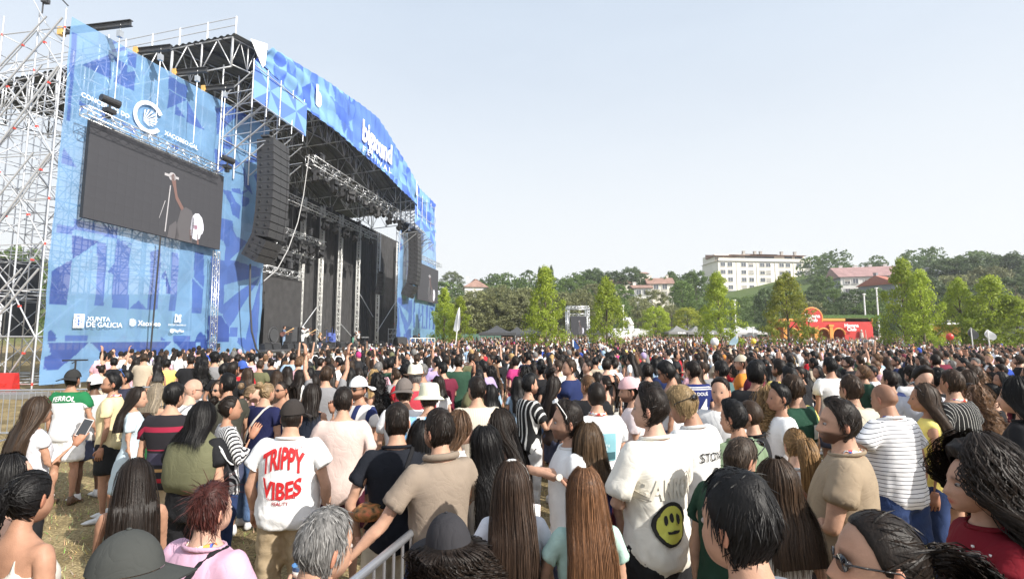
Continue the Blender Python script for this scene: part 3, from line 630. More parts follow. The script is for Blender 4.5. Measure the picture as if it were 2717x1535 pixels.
# ---- speaker columns
M_SPK = mat('speaker_grey', (.040, .040, .043), .55, var=.15, vscale=3)
def speaker_box(w, h, dp):
    mb = MB(); c = np.array((0, 0, 0)); mb.box(c, (w / 2, dp / 2, h / 2 * .96)); mb.box((0, -dp / 2 - .012, 0), (w * .36, .012, h / 2 * .90)); 
    for s in (-1, 1): mb.box((s * w * .43, -dp / 2 - .02, 0), (w * .065, .03, h / 2 * .9))
    mb.box((0, -dp / 2 - .026, 0), (w * .02, .006, h * .44)); me = mb.me('speaker_body', M_SPK); mh = MB()
    for q in (-1, 1):
        mh.lathe([(.075, 0), (.09, .008), (.055, .010), (.04, .012)], (0, 0, 0), 10)
        break
    return me
def line_array(t, p, ztop, n1, h, w, n2, lb, face=.25, lean=0.0, side=-1):
    root = empty('line_array', tuple(S(t, p, ztop - h * (n1 + n2))), label=lb, cat='loudspeaker column')
    dp = w * .58; me = speaker_box(w, h, dp); hm = MB()
    for q in (-1, 1): hm.lathe([(.085, 0), (.10, .012), (.07, .014)], (0, 0, 0), 12)
    hme = MB().lathe([(.08, 0), (.10, .01), (.075, .02), (.03, .022)], (0, 0, 0), 12).me('port', M_BLACK, True)
    z = ztop; pos = S(t, p, ztop); ang = 0.0; a0 = math.atan2(N2[1], N2[0]) + PI / 2 + face
    mb = MB(); mb.box(S(t, p, ztop + .18), (w * .5, .3, .06), np.array(Matrix.Rotation(a0, 3, 'Z'))); mb.tube(S(t, p, ztop + .2), S(t, p, ztop + 1.6), .03, 5); mb.obj('flying_frame', M_DARK, root)
    for k in range(n1 + n2):
        ang = -lean + (k / (n1 + n2)) ** 2 * .35 + (.25 if k >= n1 else 0); Rm = Matrix.Rotation(a0, 4, 'Z') @ Matrix.Rotation(ang, 4, 'X')
        dn = Rm.to_3x3() @ Vector((0, 0, -h)); c = Vector(pos) + dn * .5
        o = bpy.data.objects.new('speaker_box', me); col.objects.link(o); o.matrix_basis = Matrix.Translation(c) @ Rm; child(o, root)
        for yy in (-w * .15, w * .14):          # round handle recesses on the cheek of each cabinet
            q = bpy.data.objects.new('port', hme); col.objects.link(q); q.parent = o; q.matrix_basis = Matrix.Translation((-w / 2 - .004, yy, 0)) @ Matrix.Rotation(-PI / 2, 4, 'Y')
        pos = np.array(Vector(pos) + dn); 
        if k == n1 - 1: pos = pos + np.array((0, 0, -.06)) - np.append(N2 * .05, 0)
    return root
line_array(12.0, 2.0, 15.3, 13, .50, 1.9, 3, 'tall curved column of black loudspeakers hanging before the blue banner', face=.05, lean=.06)
line_array(40.9, 1.2, 15.4, 13, .50, 1.9, 3, 'far black loudspeaker column hanging at the other side of the stage', face=.1, lean=.06)
_t, _z = tz(1010, 755, -4); line_array(_t, -4, _z + 1.4, 7, .38, 1.4, 0, 'short side-fill loudspeaker column hanging before the black drape', face=.3)
mb = MB(); mb.path([S(tz(a, b, 1.2)[0], 1.2, tz(a, b, 1.2)[1]) for a, b in ((664, 700), (663, 800), (668, 880), (680, 925), (693, 940))], .06, 6); mb.obj('speaker_cable', M_DARK, label='thick grey cable hanging from the near loudspeaker column to the deck', cat='cable')
mb = MB(); mb.path([S(tz(a, b, .4)[0], .4, tz(a, b, .4)[1]) for a, b in ((820, 410), (805, 520), (790, 590), (765, 660), (735, 715), (700, 745))], .035, 6); mb.obj('truss_cable', mat('pale_cable', (.42, .42, .42), .6), label='pale cable loom sagging from the front lighting truss', cat='cable')
# ---- lighting trusses with moving heads
def moving_head():
    mb = MB(); mb.box((0, 0, -.12), (.20, .17, .10)); 
    for s in (-1, 1): mb.box((s * .20, 0, -.38), (.035, .07, .24))
    mb.tube((0, -.12, -.40), (0, .20, -.58), .15, 12, .17); mb.tube((0, .20, -.58), (0, .22, -.592), .14, 12, m=1); mb.box((0, 0, .02), (.05, .05, .08)); return mb.me('moving_head', [M_BLACK, mat('lens_glass', (.10, .11, .13), .1, spec=.8)])
MH = moving_head()
def par_light():
    mb = MB(); mb.tube((0, -.1, -.25), (0, .12, -.32), .12, 10, .13); mb.box((-.13, 0, -.14), (.012, .03, .16)); mb.box((.13, 0, -.14), (.012, .03, .16)); mb.box((0, 0, .0), (.13, .03, .015)); mb.tube((0, .12, -.32), (0, .13, -.324), .115, 10, m=1); return mb.me('par_light', [M_BLACK, MATS['lens_glass']])
PL = par_light()
def light_truss(px0, py0, px1, py1, p, w, nl, lb, lw, chains=3, seed=0):
    t0, z0 = tz(px0, py0, p); t1, z1 = tz(px1, py1, p); z = (z0 + z1) / 2; o = truss('lighting_truss', S(t0, p, z), S(t1, p, z), w, .032, label=lb); r = random.Random(seed)
    for k in range(nl):
        t = t0 + (t1 - t0) * (k + .6) / nl; q = bpy.data.objects.new('moving_light', MH if r.random() < .7 else PL); col.objects.link(q); q.location = S(t, p, z - w / 2 - .05); q.rotation_euler = (0, 0, STAGE_A + r.uniform(-.6, .6)); q.scale = (1.75,) * 3
        tag(q, 'black moving stage light clamped under the %s' % lw, 'stage light', 'stage lights on the %s' % lw)
    for k in range(chains):
        t = t0 + (t1 - t0) * (k + .35) / chains; mb = MB(); c = S(t, p, z + .75); mb.tube(S(t, p, z), S(t, p, roofz(t, p) - 1.0), .02, 5); mb.box(c, (.16, .13, .28), STAGE_R); mb.box(c + (0, 0, .42), (.42, .05, .05), STAGE_R)
        tag(mb.obj('chain_hoist', M_DARK), 'dark chain hoist with cross bar above the %s' % lw, 'chain hoist', 'hoists above the %s' % lw)
light_truss(823, 404, 1080, 600, .3, .8, 14, 'long silver front lighting truss full of black moving lights under the roof', 'front lighting truss', 4, 1)
light_truss(745, 508, 993, 634, -4.2, .62, 9, 'middle silver lighting truss sloping across the dark stage opening', 'middle lighting truss', 3, 2)
light_truss(735, 606, 860, 648, -5.0, .5, 5, 'rear silver lighting truss before the black drape', 'rear lighting truss', 2, 3)
light_truss(728, 657, 832, 676, -5.6, .45, 5, 'low rear silver truss with dark lights', 'low rear truss', 1, 4)
light_truss(700, 708, 800, 735, -3.5, .5, 0, 'silver truss on top of the black side wall of the stage', 'side wall truss', 2, 5)
# ---- black drapes and masts
M_DRAPE = mat('black_drape', (.042, .041, .042), .9, var=.25, vscale=1.5)
def drape(name, t0, t1, p, z0, z1, lb, amp=.08, fr=9):
    t = np.linspace(t0, t1, 260); z = np.linspace(z0, z1, 6); T, Z = np.meshgrid(t, z); P_ = p + amp * np.sin(T * fr) * (1 + .3 * np.sin(T * 2.3)); G = np.concatenate([S0 + T[..., None] * E2 + P_[..., None] * N2, Z[..., None]], -1)
    return fabric(name, None, [M_DRAPE], G, np.ones((G.shape[0] * G.shape[1], 3)), label=lb, cat='drape')
drape('back_drape', 16.0, 58.0, -7.0, 1.5, 17.3, 'tall pleated black drape closing the back of the stage')
drape('side_drape', tz(702, 800, -3.6)[0], tz(800, 800, -3.6)[0], -3.6, 1.5, tz(750, 735, -3.6)[1], 'smooth black side wall behind the guitarist', .02, 3)
drape('wing_drape', 14.6, 16.5, -7.0, 1.5, 18.0, 'narrow black drape high at the near side of the stage opening', .08, 8)
M_MAST = mat('pale_mast', (.66, .66, .64), .5, .1)
for i, (xa, xb) in enumerate(((802, 794), (854, 846), (903, 897), (953, 946), (1005, 1000), (1056, 1052))):
    tb = tz(xb, 860, -6.2)[0]; truss('drape_mast', S(tb, -6.2, 1.5), S(tb, -6.2, 16.8), .34, .06, 30, m=M_MAST, label='upright silver truss mast before the black back drape', cat='mast', group='masts before the back drape')
for a, b, c_, d in ((955, 780, 990, 840), (1050, 800, 1000, 880), (840, 815, 800, 870), (905, 860, 940, 900)):
    mb = MB(); mb.tube(S(*[tz(a, b, -5.8)[0]], -5.8, tz(a, b, -5.8)[1]), S(tz(c_, d, -5.8)[0], -5.8, tz(c_, d, -5.8)[1]), .05, 6); mb.obj('stay_tube', M_STEEL, label='diagonal steel stay at the foot of the drape masts', cat='stay', group='stays of the drape masts')
# ---- deck
deck = empty('stage_deck', tuple(S(26.5, -4, 0)), label='raised stage deck with silver front edge and dark skirt', cat='stage deck')
mb = MB(); mb.prism([S(14.2, .6, 1.35), S(39.2, .6, 1.35), S(39.2, -10, 1.35), S(14.2, -10, 1.35)], (0, 0, .15)); mb.obj('floor', mat('stage_floor', (.07, .07, .075), .6, var=.2), deck)
mb = MB(); mb.box((S(14.3, 1.0, 1.2) + S(39.0, 1.0, 1.2)) / 2, (12.35, .06, .07), STAGE_R); mb.obj('front_edge', M_ALU, deck)
mb = MB(); mb.box((S(14.3, .5, .65) + S(39.0, .5, .65)) / 2, (12.35, .03, .62), STAGE_R); mb.obj('skirt', M_BLACK, deck)
for t in np.linspace(14.5, 38.8, 13): tube_obj('leg', S(t, .95, 0), S(t, .95, 1.15), .04, M_STEEL, deck)
mb = MB(); q = [S(tz(a, 948, 2.0)[0], 2.0, 0) for a in (580, 690)]; mb.prism([q[0], q[1], q[1] + (0, 0, 1.35), q[0] + (0, 0, 1.30)], np.append(-N2 * .8, 0)); mb.obj('subwoofer_wall', M_BLACK, label='long black subwoofer block at the foot of the banner', cat='loudspeaker')
def item(name, fn, t, p, z, lb, m=M_BLACK, grp=None, rz=0.0, cat=None):
    mb = MB(); fn(mb); me = mb.me(name, m if isinstance(m, list) else [m]); o = link(name, me, None, tuple(S(t, p, z))); o.rotation_euler = (0, 0, STAGE_A + rz); return tag(o, lb, cat or name.replace('_', ' '), grp)
def wedge(mb): mb.prism([(-.4, -.3, 0), (-.4, .3, 0), (-.4, .2, .38), (-.4, -.1, .42), (-.4, -.3, .12)], (.8, 0, 0)); mb.box((0, -.21, .27), (.36, .006, .10), np.array(Matrix.Rotation(-.6, 3, 'X')))
def pmon(px, py, p=.2): return tz(px, py, p)[0]
for k, px in enumerate((705, 728, 765, 785, 805, 828, 868, 905, 935, 968, 1000, 1022)): item('stage_monitor', wedge, pmon(px, 930), .15, 1.5, 'black wedge monitor on the front edge of the stage', grp='monitors along the stage front', rz=PI)
def strobe(mb): mb.box((0, 0, .05), (.2, .15, .05)); mb.box((-.17, 0, .30), (.03, .07, .22)); mb.box((.17, 0, .30), (.03, .07, .22)); mb.tube((0, -.16, .42), (0, .2, .46), .14, 12)
for k, px in enumerate(np.linspace(760, 1035, 13)): item('floor_light', strobe, pmon(px, 915, -1.2), -1.2, 1.5, 'black moving light standing on the stage floor', grp='lights standing along the stage floor', cat='stage light', rz=.3 * k)
def whitebox(mb): mb.box((0, 0, .14), (.26, .2, .14)); mb.box((0, -.205, .14), (.22, .006, .10))
for k, px in enumerate((762, 789, 812, 836, 858, 967, 981, 995, 1008)): item('floor_case', whitebox, pmon(px, 922, -.5), -.5, 1.5, 'small pale light box on the stage front', [M_WHITE], 'pale boxes on the stage front', cat='box')
def amp(mb): mb.box((0, 0, .9), (.4, .3, .9)); [mb.lathe([(.02, 0), (.15, .01), (.17, .03)], (0, 0, 0), 10) for _ in ()]; mb.box((0, -.31, 1.3), (.34, .01, .36)); mb.box((0, -.31, .5), (.34, .01, .36))
item('amp_stack', amp, pmon(773, 900, -2.5), -2.5, 1.5, 'tall open amp rack beside the guitarist', [M_DARK], cat='amplifier'); item('amp_stack', amp, pmon(790, 900, -2.6), -2.6, 1.5, 'black amp cabinet behind the singer in white', cat='amplifier')
def fan(mb):
    mb.box((0, 0, .1), (.7, .4, .1)); mb.box((0, 0, .35), (.55, .3, .12)); n = 20
    for k in range(n):
        a, b = 2 * PI * k / n, 2 * PI * (k + 1) / n; mb.tube((.6 * math.cos(a), 0, 1.05 + .6 * math.sin(a)), (.6 * math.cos(b), 0, 1.05 + .6 * math.sin(b)), .05, 6)
    mb.tube((0, -.08, 1.05), (0, .08, 1.05), .5, 16)
item('stage_fan', fan, pmon(724, 915, -1.0), -1.0, 1.5, 'round black effects fan on a case at the side of the stage', [M_DARK], cat='fan')
def drums(mb):
    mb.lathe([(.55, 0), (.55, .1)], (0, .2, 0), 16); mb.tube((0, -.25, .35), (0, .2, .35), .32, 16); mb.lathe([(.22, .55), (.22, .95)], (-.45, .1, 0), 12); mb.lathe([(.2, .6), (.2, .9)], (.45, .1, 0), 12)
    for x, z in ((-.8, 1.35), (.8, 1.4), (.3, 1.6)): mb.tube((x, .2, 0), (x, .2, z), .02, 5); mb.lathe([(.02, z + .02), (.26, z)], (x, .2, 0), 14, 1)
item('drum_riser', lambda mb: mb.box((0, 0, .25), (1.5, 1.0, .25)), pmon(885, 900, -4), -4, 1.5, 'pale riser under the blue drum kit', [M_DARK], cat='riser')
item('drum_kit', drums, pmon(882, 890, -4), -4, 2.0, 'blue drum kit with cymbals on a riser at the back of the stage', [mat('drum_blue', (.10, .14, .40), .3), mat('brass', (.7, .55, .25), .3, .8)], cat='drum kit')
def keyboard(mb): mb.box((0, 0, .95), (.9, .2, .05)); mb.box((0, 0, 1.12), (.8, .18, .04)); [mb.tube((x, 0, 0), (-x, 0, .92), .03, 5) for x in (-.6, .6)]; mb.box((0, -.12, 1.01), (.85, .08, .012), m=1)
item('keyboard_stand', keyboard, pmon(965, 900, -3), -3, 1.5, 'two tier keyboard on a crossed stand at the back of the stage', [M_BLACK, M_WHITE], cat='keyboard')
def rack(mb):
    for x in (-.5, .5):
        for y in (-.3, .3): mb.tube((x, y, 0), (x, y, 2.2), .03, 6)
    for z in (.3, .9, 1.5, 2.1): mb.box((0, 0, z), (.5, .3, .03)); mb.box((0, 0, z - .18), (.42, .25, .12), m=1)
item('shelf_rack', rack, pmon(1040, 905, -2.5), -2.5, 1.5, 'metal shelf rack with equipment at the far side of the stage', [M_ALU, M_DARK], cat='rack')
item('delay_wedge', wedge, pmon(1062, 925, .6), .6, 1.5, 'large tilted black speaker wedge at the far stage corner', grp=None, rz=2.6).scale = (1.7, 1.7, 2.6)
# riser rail platform of the camera operator
plat = empty('camera_platform', tuple(S(tz(1110, 930, 4)[0], 4.0, 0)), label='white railed platform of the camera operator beside the far stage corner', cat='platform')
_a, _b = tz(1088, 930, 4)[0], tz(1152, 930, 4)[0]
mb = MB(); mb.prism([S(_a, 4, 0), S(_b, 4, 0), S(_b, 2.6, 0), S(_a, 2.6, 0)], (0, 0, 1.2)); mb.obj('base', M_DARK, plat)
for t in np.linspace(_a, _b, 7): tube_obj('post', S(t, 4.05, 0), S(t, 4.05, 2.4), .05, M_WHITE, plat)
for z in (1.3, 1.8, 2.4): tube_obj('rail', S(_a, 4.05, z), S(_b, 4.05, z), .045, M_WHITE, plat)
mb = MB(); c = S((_a + _b) / 2 - .9, 3.4, 2.6); mb.box(c, (.35, .12, .14), STAGE_R); mb.tube(c, c - (0, 0, 1.4), .05, 6); mb.tube(c + np.append(N2 * .1, 0), c + np.append(-E2 * .6, 0), .09, 8); mb.obj('video_camera', M_BLACK, label='black video camera on a stand on the railed platform', cat='camera')
# front pit pallet of bottles and a white case beyond
mb = MB(); mb.box(S(tz(850, 948, 3)[0], 3.0, .75), (2.2, .5, .35), STAGE_R); mb.box(S(tz(850, 948, 3)[0], 3.0, .2), (2.3, .6, .2), STAGE_R); mb.obj('pit_crates', mat('pit_pale', (.5, .5, .47), .7, var=.5, vscale=6), label='pale stacked crates in the pit before the stage', cat='crate')
# container and backstage clutter seen through the near scaffold
mb = MB(); mb.box(S(2.2, -6.5, 2.0), (.9, .12, 1.9), STAGE_R); mb.obj('white_hoarding', M_WHITE, label='white hoarding standing inside the foot of the scaffold', cat='hoarding')
mb = MB(); mb.box(S(3.0, -9.5, 4.5), (4.0, .15, 2.2), STAGE_R); mb.obj('dark_hoarding', M_DARK, label='dark grey sheet hanging behind the scaffold', cat='hoarding')
def barrier_red(x, y, lb):
    mb = MB(); g = ground_z(x, y); mb.prism([(-.95, -.24, 0), (-.95, .24, 0), (-.95, .16, .5), (-.95, .10, .78), (-.95, -.10, .78), (-.95, -.16, .5)], (1.9, 0, 0)); mb.box((0, -.2, .3), (.7, .02, .06)); me = mb.me('water_barrier', [mat('red_plastic', (.50, .025, .02), .4, var=.15)]); o = link('water_barrier', me, None, (x, y, g)); o.rotation_euler = (0, 0, .15); return tag(o, lb, 'barrier')
barrier_red(-21.7, 21.6, 'red plastic water barrier at the foot of the near scaffold')
mb = MB(); mb.box((-19.3, 19.6, .08), (1.4, .6, .08)); mb.obj('metal_platform', mat('grey_plate', (.3, .3, .3), .5, .5), label='low grey metal plate platform by the red barrier', cat='platform')
# antenna on a stand
mb = MB(); c = at(201, 957, 19.5); mb.tube((c.x, c.y, 0), c, .03, 6); mb.tube(c + Vector((-.5, 0, .02)), c + Vector((.45, 0, .04)), .03, 5); mb.tube(c, c + Vector((-.45, 0, -.3)) * .3, .02, 5); mb.obj('antenna', M_BLACK, label='black T-shaped antenna on a stand before the banner', cat='antenna')
# ================================================================== TREES, BUILDINGS, TENTS
def leaf_mat(name, c1, c2, trans=.35):
    m = bpy.data.materials.new(name); m.use_nodes = True; nt = m.node_tree; L = nt.links; b = nt.nodes['Principled BSDF']; b.inputs['Roughness'].default_value = .55; b.inputs['Specular IOR Level'].default_value = .35
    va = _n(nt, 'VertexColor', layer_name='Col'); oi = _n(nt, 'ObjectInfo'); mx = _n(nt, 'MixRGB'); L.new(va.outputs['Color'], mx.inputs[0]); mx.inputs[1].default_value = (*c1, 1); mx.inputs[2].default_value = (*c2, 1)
    hs = _n(nt, 'HueSaturation'); L.new(mx.outputs[0], hs.inputs['Color']); r = _n(nt, 'MapRange'); r.inputs['To Min'].default_value = .8; r.inputs['To Max'].default_value = 1.2; L.new(oi.outputs['Random'], r.inputs['Value']); L.new(r.outputs[0], hs.inputs['Value'])
    L.new(hs.outputs[0], b.inputs['Base Color']); t = _n(nt, 'BsdfTranslucent'); L.new(hs.outputs[0], t.inputs[0]); ms = _n(nt, 'MixShader'); ms.inputs[0].default_value = trans; L.new(b.outputs[0], ms.inputs[1]); L.new(t.outputs[0], ms.inputs[2]); L.new(ms.outputs[0], nt.nodes['Material Output'].inputs[0]); return m
LM = {'lime': leaf_mat('lime_leaves', (.20, .28, .025), (.44, .52, .06), .45), 'green': leaf_mat('green_leaves', (.07, .125, .028), (.17, .25, .06)), 'dark': leaf_mat('dark_leaves', (.045, .08, .03), (.11, .155, .055)), 'olive': leaf_mat('olive_leaves', (.11, .12, .05), (.26, .27, .12)),
      'pale': leaf_mat('pale_leaves', (.12, .15, .08), (.22, .25, .14)), 'autumn': leaf_mat('turning_leaves', (.18, .24, .03), (.42, .42, .06), .45)}
M_BARK = mat('bark', (.10, .08, .06), .9, var=.3, vscale=6, bump=.6, bscale=12)
def crown_mesh(shape, n, leaf, seed):
    """unit crown: height 1, radius about .5; leaf cards gathered in clumps on limbs, gaps between"""
    r = np.random.default_rng(seed); clumps = []; nc = {'cone': 150, 'round': 130, 'wide': 170, 'poplar': 60, 'hedge': 160}[shape]
    while len(clumps) < nc:
        z = r.uniform(.0, 1.0); a = r.uniform(0, 2 * PI)
        if shape == 'cone': R = .50 * (1 - z) ** .72 * (1 + .25 * math.sin(3 * a + seed)) * (.35 + .65 * min(1, z / .12)) + .015
        elif shape == 'poplar': R = .12 * math.sin(PI * min(1, z * .9 + .1)) ** .6 + .01
        elif shape == 'hedge': R = .5 * (1 - (max(0, z - .45) / .55) ** 2.2) ** .5 * (1 + .12 * math.sin(4 * a + seed))
        else: R = .5 * max(0, 1 - abs((z - .45) / .56) ** 2.3) ** .5 * (1 + .16 * math.sin(2 * a + seed) + .10 * math.sin(5 * a + 2 * seed))
        rr = R * math.sqrt(r.uniform(.25, 1.0)); clumps.append((rr * math.cos(a), rr * math.sin(a), z, .05 + .06 * r.uniform() * (1 - .5 * z)))
    clumps = np.array(clumps); idx = r.integers(0, nc, n); c = clumps[idx]
    d = r.normal(size=(n, 3)); d /= np.linalg.norm(d, axis=1, keepdims=True); rad = c[:, 3:4] * r.uniform(.5, 1.15, (n, 1)); P = c[:, :3] + d * rad * np.array((1.15, 1.15, .75))
    nn = nrm_rows(d + r.normal(size=(n, 3)) * .55 + np.array((0, 0, .35))); u = nrm_rows(np.cross(nn, r.normal(size=(n, 3)))); v = np.cross(nn, u); s = leaf * r.uniform(.6, 1.3, (n, 1))
    V = np.stack([P - u * s, P + v * s * .55, P + u * s, P - v * s * .55], 1).reshape(-1, 3); F = np.arange(4 * n).reshape(-1, 4)
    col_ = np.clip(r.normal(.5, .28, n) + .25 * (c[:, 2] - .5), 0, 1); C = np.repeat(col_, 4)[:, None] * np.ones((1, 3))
    return V, F, C
def nrm_rows(v): return v / np.maximum(np.linalg.norm(v, axis=-1, keepdims=True), 1e-9)
CROWNS = {}
for k, (sh, n, lf) in {'cone1': ('cone', 9000, .0175), 'cone2': ('cone', 9000, .0175), 'cone3': ('cone', 9000, .0175), 'round1': ('round', 8000, .021), 'round2': ('round', 8000, .021), 'wide1': ('wide', 9000, .0195), 'poplar1': ('poplar', 2500, .016), 'hedge1': ('hedge', 9000, .018)}.items():
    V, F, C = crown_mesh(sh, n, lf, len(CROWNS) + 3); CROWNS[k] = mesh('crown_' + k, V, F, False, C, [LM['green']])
def trunk_mesh():
    mb = MB(); r = random.Random(5); mb.tube((0, 0, -.3), (.01, 0, .5), .03, 8, .022); mb.tube((.01, 0, .5), (0, .01, .95), .022, 6, .006)
    for k in range(9):
        a = k * 2.4; z = .22 + .07 * k; L = .30 - .02 * k; mb.tube((.005, 0, z), (L * math.cos(a), L * math.sin(a), z + .16), .011, 5, .003)
    return mb.me('trunk', M_BARK, True)
TRK = trunk_mesh()
def tree(x, y, top, width, crown, leaf, label, group=None, base=None, clear=.12, name='tree', rz=None):
    g = ground_z(x, y) - .1 if base is None else base; h = top - g; root = empty(name, (x, y, g), rz if rz is not None else (x * 7.1 + y) % 6.28, label=label, cat='tree', group=group)
    t = link('trunk', TRK, root); t.scale = (h * .55, h * .55, h * .92)
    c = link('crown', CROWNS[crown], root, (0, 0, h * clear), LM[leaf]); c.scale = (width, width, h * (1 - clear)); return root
def tree_px(px, pytop, wpx, Y, crown, leaf, label, **k):
    d = ray(px, pytop); return tree(d.x * Y, Y, CAMH + d.z * Y, wpx / FPX * Y * 1.1, crown, leaf, label, **k)
LIME = [(1180, 768, 75, 64, 'cone1', 'young lime green tree beside the far stage screen'), (1222, 790, 70, 61, 'cone2', 'smaller lime green tree next to the feather flag'), (1446, 714, 118, 52, 'cone1', 'tall lime green pyramid tree left of the small screen tower'),
        (1607, 738, 105, 54, 'cone3', 'lime green pyramid tree right of the small screen tower'), (1903, 728, 110, 50, 'cone2', 'lime green tree rising before the apartment block'), (2388, 692, 120, 48, 'cone2', 'tallest lime green tree at the end of the red bar'),
        (2438, 722, 110, 46, 'cone1', 'lime green tree standing close beside the tallest one'), (2540, 742, 110, 47, 'cone3', 'lime green tree before the yellow kiosk'), (2625, 738, 150, 45, 'cone1', 'broad lime green tree beside the dark tents'), (2690, 790, 130, 44, 'cone2', 'low lime green tree behind the white round flag')]
for px, py, w, Y, c, lb in LIME: tree_px(px, py, w * 1.1, Y, c, 'lime', lb, group='young trees standing in the crowd')
tree_px(2083, 728, 150, 51, 'cone3', 'autumn', 'yellowing young tree before the apartment block and the red bar')
tree_px(1738, 815, 85, 80, 'round1', 'lime', 'small round lime green tree behind the row of grey tents'); tree_px(1822, 818, 80, 82, 'round2', 'autumn', 'small yellowish tree behind the grey tents')
OLV = [(1265, 775, 130), (1330, 762, 150), (1390, 768, 130), (1300, 800, 140), (1360, 790, 140), (1420, 800, 120), (1480, 778, 120), (1545, 775, 140), (1240, 790, 110)]
for i, (px, py, w) in enumerate(OLV): tree_px(px, py, w, 86 + 3 * (i % 3), 'hedge1' if i % 2 else 'round2', 'olive', 'olive green bushy tree in the tall hedge behind the dark tents', group='hedge trees behind the dark tents', clear=.02)
BACK = [  # px, top y, width px, Y, crown, leaf, label
    (1200, 722, 60, 190, 'round1', 'pale', 'pale feathery tree beside the white house'), (1365, 735, 12, 200, 'poplar1', 'pale', None), (1385, 742, 12, 205, 'poplar1', 'pale', None), (1405, 722, 14, 200, 'poplar1', 'pale', None), (1330, 755, 60, 170, 'round2', 'green', None), (1285, 752, 40, 180, 'round1', 'green', None), (1300, 765, 60, 165, 'round1', 'pale', None),
    (1432, 712, 34, 150, 'cone1', 'dark', 'dark conifer behind the tall lime tree'), (1462, 708, 30, 152, 'cone2', 'dark', 'second dark conifer behind the tall lime tree'), (1575, 715, 75, 150, 'round1', 'dark', None), (1625, 722, 80, 155, 'round2', 'dark', None), (1675, 712, 85, 160, 'round1', 'dark', None), (1530, 735, 90, 140, 'wide1', 'green', None), (1580, 755, 100, 125, 'wide1', 'olive', None), (1500, 740, 70, 135, 'round2', 'green', None),
    (1640, 760, 80, 120, 'wide1', 'green', None), (1760, 738, 40, 150, 'round2', 'green', None), (1780, 722, 45, 155, 'round1', 'green', None), (1722, 740, 50, 150, 'round1', 'green', None), (1845, 720, 75, 130, 'round1', 'green', 'tall green tree left of the apartment block'), (1808, 748, 72, 118, 'round2', 'green', 'dense round dark green tree on the slope below the houses'), (1730, 772, 90, 112, 'wide1', 'olive', None), (1690, 790, 90, 105, 'hedge1', 'olive', None), (1640, 795, 80, 100, 'hedge1', 'green', None), (1780, 810, 80, 98, 'hedge1', 'olive', None), (1850, 800, 70, 100, 'hedge1', 'green', None), (1940, 790, 80, 120, 'hedge1', 'green', None), (2000, 785, 90, 125, 'hedge1', 'green', None),
    (2030, 768, 70, 100, 'round1', 'dark', None), (2110, 790, 110, 92, 'wide1', 'olive', None), (2150, 775, 90, 110, 'wide1', 'dark', None), (2185, 735, 70, 130, 'round1', 'green', 'bright green round tree right of the apartment block'), (2210, 770, 90, 108, 'wide1', 'green', None), (2265, 772, 100, 104, 'wide1', 'dark', None), (2320, 768, 90, 106, 'round2', 'green', None), (2240, 800, 100, 95, 'hedge1', 'dark', None), (2310, 800, 100, 92, 'hedge1', 'green', None), (2180, 805, 90, 92, 'hedge1', 'dark', None),
    (2460, 740, 110, 96, 'round1', 'dark', None), (2510, 692, 120, 120, 'wide1', 'dark', None), (2565, 688, 130, 118, 'round1', 'dark', None), (2530, 735, 130, 100, 'wide1', 'olive', None), (2620, 712, 140, 104, 'wide1', 'olive', None), (2650, 680, 130, 124, 'round2', 'dark', None), (2705, 672, 130, 122, 'round1', 'dark', None), (2600, 760, 140, 88, 'hedge1', 'dark', None), (2690, 740, 150, 90, 'wide1', 'dark', None), (2480, 790, 110, 86, 'hedge1', 'dark', None), (2560, 800, 130, 84, 'hedge1', 'olive', None), (2660, 800, 140, 80, 'hedge1', 'dark', None),
    (2760, 700, 160, 110, 'wide1', 'dark', None), (60, 660, 120, 120, 'round1', 'green', None), (20, 690, 120, 110, 'wide1', 'pale', None), (110, 700, 90, 130, 'round2', 'olive', None), (-60, 640, 140, 115, 'round2', 'green', None)]
_names = {'dark': 'dark green', 'green': 'mid green', 'olive': 'olive green', 'pale': 'pale green', 'autumn': 'yellowish', 'lime': 'lime green'}; _shp = {'cone': 'pointed tree', 'roun': 'round tree', 'wide': 'broad spreading tree', 'popl': 'slim poplar', 'hedg': 'low bushy tree'}
for px, py, w, Y, c, lf, lb in BACK:
    where = 'behind the near scaffold' if px < 200 else 'on the wooded rise at the edge of the field' if px > 2400 else 'in the thicket below the apartment block' if px > 1880 else 'on the slope below the houses' if px > 1480 else 'on the slope by the white house'
    tree_px(px, py, w * 1.05, Y, c, lf, lb or '%s %s %s' % (_names[lf], _shp[c[:4]], where), group=None if lb else 'trees %s, %s' % (where, _shp[c[:4]]), clear=.04)
# ---- far wood that closes the skyline as one mass
def wood():
    r = np.random.default_rng(8); Vs, Fs, Cs = [], [], []; n0 = 0
    for k in range(150):
        Y = r.uniform(150, 320); x = r.uniform(-.25, 1.05) * Y; h = r.uniform(6, 11)
        if abs(x / Y - (2010 - CX) / FPX) < .11 and Y < 235: continue
        V, F, C = crown_mesh(('round', 'hedge')[k % 2], 520, .055, 50 + k); w = h * r.uniform(.9, 1.4); V = V * (w, w, h) + np.array((x, Y, ground_z(x, Y) - .8)); Vs.append(V); Fs.append(F + n0); Cs.append(C * r.uniform(.5, 1)); n0 += len(V)
    o = link('far_wood', mesh('far_wood', np.concatenate(Vs), np.concatenate(Fs), False, np.concatenate(Cs), [LM['green']])); tag(o, 'far wood merging into one green mass on the hill', 'wood', kind='stuff')
wood()
